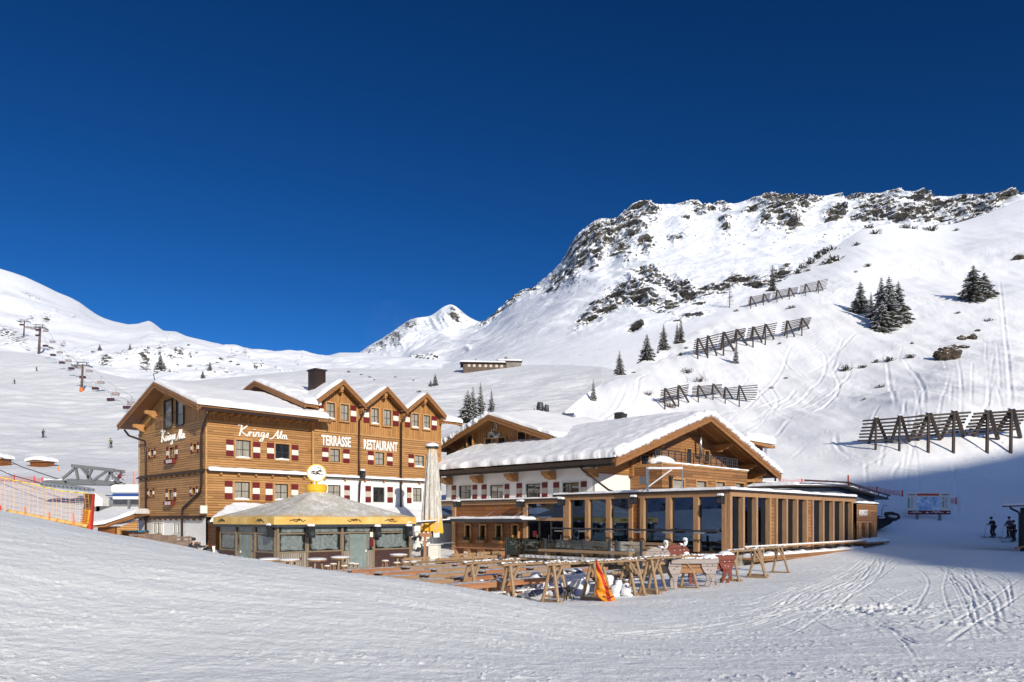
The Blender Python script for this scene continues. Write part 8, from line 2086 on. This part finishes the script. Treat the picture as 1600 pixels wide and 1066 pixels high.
bw_ = q.build('bullwheel', simple('wheel_rim', (.5, .42, .40)), ls)
q = MB()
for i in range(6): t = i * math.pi / 3 + .3; q.beam(c, c + Vector((.6 * math.cos(t), 0, .6 * math.sin(t))), .05, .05)
q.blob(c, 1, sq=(.2, .1, .2), n=2); q.build('spokes', M['red'], bw_)
slab_snow('snow', lambda s, t: tuple(LS(lerp(66, 176, s), lerp(750, 752, s), lerp(0.1, 1.4, t))), 60, 6, 10, 1.3, .12, ls, r=.3, seed=5, lump=.12)
def seg_y(px): return float(np.interp(px, [37, 61, 128, 180, 215], [430, 360, 290, 240, 205]))
def pylon(px, pyb, pyt, wpx, label, pad=False):
    h = hit(px, pyb, 'mid', 'left'); H = (pyb - pyt) / F * h.y; Wd_ = wpx / F * h.y
    o = root('lift_pylon', label, 'pylon', h, 0, 'chairlift pylons')
    q = MB(); q.tube([(-.02 * H, 0, -1), (.03 * H, 0, H * .93)], [.045 * H, .028 * H], 10); q.build('mast', simple('pylon_brown', (.10, .065, .055), rough=.6) if 'pyl' not in M else M['pyl'], o, smooth=True)
    q = MB(); q.beam((-Wd_ / 2, 0, H * .90), (Wd_ / 2, 0, H * .88), .04 * H, .05 * H); q.beam((-Wd_ / 2, 0, H), (Wd_ / 2, 0, H * .98), .02 * H, .02 * H); q.beam((-Wd_ * .3, 0, H * .9), (-Wd_ * .3, 0, H), .02 * H, .02 * H); q.beam((Wd_ * .3, 0, H * .9), (Wd_ * .3, 0, H), .02 * H, .02 * H); q.build('crossarm', M['lift_grey'], o)
    for s_ in (-1, 1):
        q = MB()
        for j in range(6): y = (j - 2.5) * .06 * H; q.tube([(s_ * Wd_ / 2 - .1, y, H * .86), (s_ * Wd_ / 2 + .1, y, H * .86)], .028 * H, 8)
        q.beam((s_ * Wd_ / 2, -.2 * H, H * .88), (s_ * Wd_ / 2, .2 * H, H * .88), .05, .2); q.build('sheave_train', M['grey_metal'], o)
    if pad: q = MB(); q.tube([(-.02 * H, 0, 0), (-.015 * H, 0, H * .13)], .06 * H, 10); q.build('crash_pad', simple('orange_pad', (.75, .16, .03)), o)
    return o, h, H
pylon(128, 612, 566, 24, 'nearest chairlift pylon with orange crash pad at its foot', True); pylon(61.5, 553, 507, 17.5, 'middle chairlift pylon on the crest of the piste'); pylon(37.5, 526, 499, 15, 'farthest chairlift pylon beside the dark rocks')
def make_chair():
    o = root('lift_chair', 'c', 'chairlift chair')
    q = MB(); q.tube([(0, 0, 2.6), (0, .05, 1.6), (0, .45, .9), (0, .4, .2)], .05, 6); q.build('hanger', M['lift_grey'], o)
    q = MB(); q.box(-1.1, 1.1, -.15, .4, 0, .12); q.box(-1.1, 1.1, .34, .46, .12, .65); q.build('seat', M['lift_grey'], o)
    q = MB(); n = 8; pr = [(-.55 * math.cos(t) - .05, .25 + .65 * math.sin(t)) for t in np.linspace(-.5, 1.45, n)]
    for i in range(n - 1): y0, z0 = pr[i]; y1, z1 = pr[i + 1]; q.add([(-1.15, y0, z0), (1.15, y0, z0), (1.15, y1, z1), (-1.15, y1, z1)], [(0, 1, 2, 3)])
    q.build('bubble', M['bubble'], o, smooth=True)
    q = MB(); q.tube([(-1.1, -.5, -.25), (1.1, -.5, -.25)], .04, 5); q.tube([(-1.0, .1, 0), (-1.0, -.5, -.25)], .03, 5); q.tube([(1.0, .1, 0), (1.0, -.5, -.25)], .03, 5); q.build('footrest', M['lift_grey'], o)
    return o
M['bubble'] = simple('bubble_dark_red', (.06, .022, .026), rough=.15, spec=.8); M['bubble_light'] = simple('bubble_frosted', (.30, .25, .24), rough=.35)
dn = [(215, 172), (378, 225), (375, 278), (448, 380), (523, 470), (610, 545), (702, 603), (813, 690), (937, 800), (1088, 910), (1250, 990)]
upc = [(270, 195), (323, 208), (448, 232), (515, 340), (587, 443), (672, 525), (765, 590), (875, 628), (990, 740), (1135, 855), (1288, 948)]
chp = make_chair(); first = True; lines = {0: [], 1: []}
cn = ['topmost', 'second from top', 'third from top', 'fourth from top', 'fifth from top', 'sixth from top', 'seventh from top', 'eighth from top', 'third from bottom', 'second from bottom', 'lowest']
light_mesh = None
for side, lst in ((0, dn), (1, upc)):
    for i, (x, y) in enumerate(lst):
        px, py = x / 6.272, y / 6.272 + 480; Y = seg_y(px) + (6 if side else 0); v = P(px, py + 1.2, Y)
        o = chp if first else copy_tree(chp); first = False
        o.location = v; o.scale = (1.0,) * 3; o.rotation_euler = (0, 0, R(15 if side else 10)); lines[side].append(v + Vector((0, 0, 2.6)))
        if side:
            for c in o.children:
                if c.name.startswith('bubble'):
                    if light_mesh is None: light_mesh = c.data.copy(); light_mesh.materials.clear(); light_mesh.materials.append(M['bubble_light'])
                    c.data = light_mesh
        tag(o, '%s chair, %s on the %s rope of the lift' % (('dark red bubble', 'pale frosted bubble')[side], cn[i], ('left-hand', 'right-hand')[side]), 'chairlift chair', 'chairs of the lift')
for side in (0, 1):
    L_ = sorted(lines[side], key=lambda p: -p.y); L_.append(P(215 + side * 8, 650, 195)); L_.append(P(260, 690, 150)); L_.insert(0, P(10 + side * 8, 488, 480))
    o = root('haul_rope', '%s haul rope of the chairlift running up the piste' % ('left', 'right')[side], 'cable', L_[0]); q = MB(); q.tube([p - L_[0] for p in L_], .035, 4, cap=False); q.build('rope', M['anthracite'], o)
for i, (a, b, lb) in enumerate((((-20, 705, 90), (98, 751, 76.5), 'upper steel cable entering the lift station from the left'), ((-20, 726, 88), (64, 755, 76), 'lower steel cable entering the lift station from the left'))):
    p0, p1 = P(*a), P(*b); o = root('station_cable', lb, 'cable', p0); m1 = (p1 - p0) / 2 - Vector((0, 0, .25)); q = MB(); q.tube([Vector((0, 0, 0)), m1, p1 - p0], .05, 5); q.build('rope', M['anthracite'], o)

# ================================================================== fences with nets
M['net_orange'] = simple('net_orange', (.80, .48, .16), rough=.6); M['net_red'] = simple('net_red', (.55, .12, .09), rough=.6); M['pole_red'] = simple('pole_red', (.62, .04, .02), rough=.5); M['pole_orange'] = simple('pole_orange', (.85, .22, .05), rough=.5); M['net_yellow'] = simple('net_yellow', (.80, .60, .06), rough=.6)
nf = root('safety_net_fence', 'tall orange safety net fence with yellow top rope at the left picture edge', 'net fence', P(140, 828, 37))
N0 = Vector(nf.location)
xs_ = np.linspace(-70, 138, 46)
def ntop(px): return float(np.interp(px, [-70, 0, 56, 94, 134, 140], [731, 746, 758, 767, 771, 771]))
def nbot(px): return float(np.interp(px, [-70, 0, 60, 138], [790, 803, 815, 829]))
def NP(px, py): v = P(px, py, 37 + (px - 140) * -.02); v.y += .12 * math.sin(px * .5); return v - N0
q = MB(); q2 = MB(); q3 = MB()
for i, x in enumerate(xs_): q.tube([NP(x, lerp(ntop(x), nbot(x), t)) + Vector((0, .1 * math.sin(t * 3.1), 0)) for t in np.linspace(0, 1, 7)], .0065, 3, cap=False)
for j in range(16):
    t = j / 15; pts = [NP(x, lerp(ntop(x), nbot(x), t)) + Vector((0, .1 * math.sin(t * 3.1), 0)) for x in xs_]
    (q3 if j in (0,) else (q2 if j % 2 else q)).tube(pts, .03 if j == 0 else .008, 4, cap=False)
q.build('net', M['net_orange'], nf); q2.build('net_strands', M['net_red'], nf); q3.build('top_rope', M['net_yellow'], nf)
q = MB(); q.tube([NP(x, nbot(x) - 7) + Vector((0, -.1, 0)) for x in xs_[18:]], .10, 6); q.build('rolled_net', M['net_orange'], nf, smooth=True)
for px, t_, b_ in ((6, 790, 800), (43, 792, 806), (81, 800, 815), (93, 812, 822), (120, 803, 820)):
    q = MB(); q.tube([NP(px + .6, t_) + Vector((0, -.25, 0)), NP(px, b_ + 4) + Vector((0, -.25, 0))], .04, 6); q.build('stake', M['pole_orange'] if px in (43, 81, 120) else M['pole_red'], nf)
q = MB(); q.prism([NP(140, 829), NP(137.5, 829), NP(142, 772), NP(145.5, 771.5)], (0, .25, 0)); q.build('padded_post', M['pole_red'], nf, bevel=.03)
q = MB(); q.prism([NP(125.5, 828), NP(136.5, 829), NP(140, 797), NP(129, 796)], (0, .1, 0)); q.build('yellow_pad', M['net_yellow'], nf)
q = MB(); q.prism([NP(129, 796), NP(140, 797), NP(141, 772), NP(133.5, 771)], (0, .1, 0)); q.build('dark_pad', simple('pad_dark', (.12, .06, .02)), nf)
q = MB()
for i in range(12): t = i / 11; q.tube([NP(lerp(125.3, 129, t * .5), lerp(828, 797, t)) + Vector((0, -.03, 0)), NP(lerp(136.7, 140, t * .5), lerp(828.5, 798, t)) + Vector((0, -.03, 0))], .02, 4)
q.build('pad_straps', M['pole_orange'], nf)
def net_run(label, pts, hpx, layers, pole=M['pole_red'], netm=M['net_red'], extra=None):
    W_ = []
    for px, py in pts:
        h = hit(px, py, *layers); W_.append((h, hpx / F * h.y))
    o = root('net_fence', label, 'net fence', W_[0][0]); O = W_[0][0]
    for h, H in W_: q = MB(); q.tube([h - O - Vector((0, 0, .3)), h - O + Vector((0, 0, H))], .07, 6); q.build('stake', pole, o)
    q = MB()
    for i in range(len(W_) - 1):
        a, Ha = W_[i]; b, Hb = W_[i + 1]
        for j in range(7):
            t = .15 + .75 * j / 6; q.tube([a - O + Vector((0, 0, Ha * t)), (a + b) / 2 - O + Vector((0, 0, (Ha + Hb) / 2 * t * .75)), b - O + Vector((0, 0, Hb * t))], .018, 3, cap=False)
        n = max(6, int((b - a).length / .45))
        for j in range(1, n): t = j / n; c = a.lerp(b, t) - O; H = lerp(Ha, Hb, t) * (1 - .25 * math.sin(math.pi * t)); q.tube([c + Vector((0, 0, H * .12)), c + Vector((0, 0, H * .92))], .015, 3, cap=False)
    q.build('net', netm, o)
    return o
net_run('low red net fence in front of the lift station cables', [(-12, 752), (22.5, 753), (53.5, 755), (66, 757)], 11, ('mid',))
net_run('sagging red net fence behind the depot roof at the slope foot', [(1218, 757), (1253, 758), (1292, 760), (1330, 764), (1370, 770), (1410, 776)], 10, ('hill', 'ground'))
net_run('short red net fence right of the map board', [(1478, 786), (1494, 788)], 11, ('hill', 'ground'))
for px, pyt, pyb, lb, lay in ((209, 736, 758, 'bright orange pole left of the lodge by the lift station', 'mid'), (1325.4, 743, 760, 'tall thin red pole behind the depot roof', 'hill'), (91, 729, 736, 'short orange marker on the flat beside the snowed-in hut', 'mid')):
    h = hit(px, pyb, lay); o = root('marker_pole', lb, 'pole', h); H = (pyb - pyt) / F * h.y; q = MB(); q.tube([(0, 0, -.2), (0, 0, H)], .08, 7); q.build('pole', M['pole_orange' if px < 1000 else 'pole_red'], o); q = MB(); q.tube([(0, 0, H), (0, 0, H + .05)], .09, 7); q.build('cap', M['net_yellow'], o)

# ================================================================== huts far off
def hut(label, px0, px1, pyt, pyb, lay, snowpx, name='alpine_hut', Y=None):
    h = hit((px0 + px1) / 2, pyb, lay) if Y is None else P((px0 + px1) / 2, pyb, Y); s_ = h.y / F; W_ = (px1 - px0) * s_; H = (pyb - pyt) * s_
    o = root(name, label, 'hut', h, R(-12)); q = MB(); q.box(-W_ * .42, W_ * .42, 0, W_ * .5, -1, H); q.build('wall', M['dark_board'], o)
    q = MB(); q.box(-W_ * .5, W_ * .5, -.4, W_ * .55, H, H + .15); rr_ = q.build('roof', M['fascia'], o)
    slab_snow('roof_snow', lambda s, t: (lerp(-W_ * .54, W_ * .54, s), lerp(-.5, W_ * .6, t), H + .1 + .2 * math.sin(math.pi * s)), 30, 16, W_, W_ * .6, snowpx * s_, rr_, r=snowpx * s_ * 1.2, seed=int(px0) % 50)
    return o, W_, H
hut('little hut almost buried under thick snow on the flat left of the lift station', 42, 76, 722, 730, 'mid', 7)
hut('snowed-in hut cut by the left picture edge', -26, 8, 718, 728, 'mid', 8)
h = hit(770, 577.5, 'mid'); s_ = h.y / F
mh = root('mountain_lodge', 'long dark timber mountain hut with taller right block on the plateau edge', 'hut', h, R(5))
def mx(px): return (px - 770) * s_
def mz(py): return (577.5 - py) * s_
q = MB(); q.box(mx(724), mx(790), 0, 8, -1.5, mz(568)); q.build('wall', M['hut_brown'], mh)
q = MB(); q.box(mx(791), mx(814), -.5, 8, -1, mz(565)); q.build('wall', M['stone'], mh)
q = MB(); q.box(mx(720), mx(791), -1, 8.5, mz(568), mz(567)); q.box(mx(789), mx(816), -1.2, 8.5, mz(565), mz(564)); rm = q.build('roof', M['trim_dark'], mh)
slab_snow('roof_snow', lambda s, t: (lerp(mx(719), mx(790), s), lerp(-1.1, 8.6, t), mz(567) + .9 * t), 30, 10, 17, 9, .5, rm, r=.7, seed=9)
slab_snow('roof_snow', lambda s, t: (lerp(mx(778), mx(815), s), lerp(-1.2, 8.6, t), mz(564) + 2.0 * t), 20, 10, 9, 9, .5, rm, r=.6, seed=12)
for x in (731, 739, 748, 757, 765, 774, 782): q = MB(); q.box(mx(x), mx(x + 4), -.06, -.01, mz(574), mz(570)); q.build('window', M['cream'], mh)
q = MB(); q.tube([(mx(744), 3, mz(566)), (mx(744), 3, mz(558))], .15, 6); q.build('flue', M['sash'], mh); q = MB(); q.box(mx(790), mx(794), 4, 5, mz(560), mz(553)); q.build('chimney', M['stone'], mh)

# ================================================================== right-hand side: map board, hut edge, machine
MY = hit(1452, 813).y
mb_ = root('piste_map_board', 'large piste map board with red header and maroon band standing in the shade', 'sign board', P(1452, 0, MY)); g = tz(mb_.location.x, MY); mb_.location.z = g; mb_.rotation_euler = (0, 0, R(-3))
s_ = MY / F
def bxm(px): return (px - 1452) * s_
def bzm(py): return (HY - py) * s_ - g
q = MB(); q.box(bxm(1419), bxm(1484), 0, .08, bzm(804), bzm(770)); q.build('frame', M['white_paint'], mb_)
q = MB(); q.box(bxm(1432), bxm(1469), -.02, -.003, bzm(797.5), bzm(777)); k = NT('piste_map'); n1_ = k.noise(1.6, detail=6, rough=.7); k.color(k.ramp(n1_, [(.35, (.10, .22, .50)), (.5, (.40, .55, .78)), (.62, (.80, .86, .92))])); k.rough(.5); q.build('map_panel', k.m, mb_)
q = MB(); q.box(bxm(1433), bxm(1467), -.03, -.021, bzm(774.5), bzm(771.5)); q.build('header', M['pole_red'], mb_)
q = MB(); q.box(bxm(1420), bxm(1430), -.02, -.003, bzm(774), bzm(772)); q.box(bxm(1471), bxm(1482), -.02, -.003, bzm(774), bzm(772)); q.build('caption', simple('caption_grey', (.35, .25, .25)), mb_)
q = MB(); q.box(bxm(1420), bxm(1421.8), -.02, -.003, bzm(794), bzm(777.5)); q.box(bxm(1472), bxm(1473.5), -.02, -.003, bzm(793), bzm(783)); q.box(bxm(1472), bxm(1474), -.02, -.003, bzm(780), bzm(777.5)); q.build('legend_bar', simple('legend_green', (.03, .25, .08)), mb_)
q = MB()
for i in range(9): y = 778 + i * 1.8; q.box(bxm(1424), bxm(1428.5 - (i % 3)), -.02, -.003, bzm(y + .7), bzm(y)); q.box(bxm(1475), bxm(1481 - (i % 2) * 2), -.02, -.003, bzm(y + .7), bzm(y))
q.build('legend_lines', simple('legend_grey', (.3, .33, .4)), mb_)
q = MB(); q.box(bxm(1419.5), bxm(1484), -.03, -.004, bzm(804), bzm(798)); bd_ = q.build('footer_band', simple('maroon', (.16, .012, .016)), mb_)
q = MB(); scribble(q, (bxm(1422), -.04, bzm(802.6)), (1, 0, 0), .2, 18 * s_, 3); scribble(q, (bxm(1446), -.04, bzm(802.6)), (1, 0, 0), .15, 5 * s_, 4); scribble(q, (bxm(1454), -.04, bzm(802.6)), (1, 0, 0), .2, 19 * s_, 5); scribble(q, (bxm(1478), -.04, bzm(802.6)), (1, 0, 0), .15, 5 * s_, 8); q.build('lettering', M['letter'], bd_)
for px in (1434.5, 1469): q = MB(); q.box(bxm(px) - .09, bxm(px) + .09, 0.02, .2, -.4, bzm(804)); q.build('leg', M['lift_grey'], mb_)
rh_ = root('dark_hut', 'dark board hut with snowy roof and bent gutter pipe cut by the right picture edge', 'hut', P(1620, 0, 50), R(-35)); g2 = -1.9; rh_.location.z = g2
s2 = 50 / F
def hx(px): return (px - 1620) * s2 * .82
def hz(py): return (HY - py) * s2 - g2
q = MB(); q.box(hx(1594), hx(1700), 0, 4, -.5, hz(793)); q.build('wall', simple('dark_green_boards', (.018, .022, .018)), rh_)
q = MB(); q.prism([(hx(1566), -.9, hz(790.5)), (hx(1710), -.9, hz(787)), (hx(1710), 4.5, hz(779)), (hx(1566), 4.5, hz(783))], (0, 0, -.08)); r5 = q.build('roof', M['trim_dark'], rh_)
slab_snow('roof_snow', lambda s, t: (lerp(hx(1567), hx(1710), s), lerp(-.8, 4.4, t), lerp(hz(790.3), hz(787), s) + .42 * t + 1.1 * s * t * .6), 30, 20, 6, 5.2, .22, r5, r=.5, seed=17)
q = MB(); q.tube([(hx(1578), -.8, hz(791)), (hx(1580), -.75, hz(795)), (hx(1591), -.2, hz(800)), (hx(1593), -.1, hz(803)), (hx(1593), -.1, 0)], .07, 7); q.build('downpipe', M['anthracite'], rh_, smooth=True)
q = MB(); q.beam((hx(1585), -.6, hz(857)), (hx(1612), -.5, hz(852)), .25, .12); q.build('doorstep', M['table_red'], rh_)
mc = root('snow_machine', 'black tracked snow machine parked behind the pavilion end, half covered', 'machine', P(1388, 0, 62)); mc.location.z = tz(mc.location.x, 62); s3 = 62 / F
def cx(px): return (px - 1388) * s3
def cz(py): return (HY - py) * s3 - mc.location.z
q = MB(); q.prism([(cx(1372), 0, cz(829)), (cx(1392), 0, cz(819)), (cx(1400), 0, cz(812)), (cx(1388), 0, cz(808)), (cx(1372), 0, cz(806))], (0, 1.6, 0)); q.build('body', M['black'], mc, bevel=.08)
q = MB(); q.tube([(cx(1382), -.1, cz(803)), (cx(1392), -.1, cz(802)), (cx(1402), -.1, cz(805)), (cx(1404), -.1, cz(809)), (cx(1398), -.1, cz(812)), (cx(1386), -.1, cz(810)), (cx(1382), -.1, cz(803))], .14, 8); q.build('track', M['black'], mc, smooth=True)
q = MB(); q.tube([(cx(1378), 0, cz(806)), (cx(1378), 0, cz(797)), (cx(1381), 0, cz(790)), (cx(1386), 0, cz(790))], .03, 5); q.build('handlebar', M['anthracite'], mc)
q = MB(); q.blob((cx(1396), .2, cz(806.5)), 1, sq=(.5, .5, .08), n=2); q.blob((cx(1378), .2, cz(809)), 1, sq=(.35, .5, .08), n=2); q.build('snow', M['snow_roof'], mc, smooth=True)
# faint vapour drifting off the lodge chimney
for i, (px, py, Y, sx, sz, dens, lb) in enumerate(((618, 588, 70, 2.0, 2.6, .05, 'thin grey vapour rising above the middle front gable'), (622, 520, 95, 4.5, 4.5, .012, 'faint white vapour drifting before the sky beside the far peak'))):
    o = root('vapour', lb, 'vapour', P(px, py, Y)); q = MB(); q.blob((0, 0, 0), 1, sq=(sx, sx * .8, sz), n=3, amp=.3, seed=i + 2)
    k = NT('vapour'); k.t.nodes.remove(k.b); vp = k.n('ShaderNodeVolumePrincipled'); vp.inputs['Color'].default_value = (.8, .85, .92, 1); nz = k.noise(.5, detail=4)
    k.l(k.math('MULTIPLY', k.ramp(nz, [(.42, 0.0), (.7, 1.0)]), dens), vp.inputs['Density']); k.l(vp.outputs[0], k.out.inputs['Volume']); c = q.build('cloud', k.m, o)
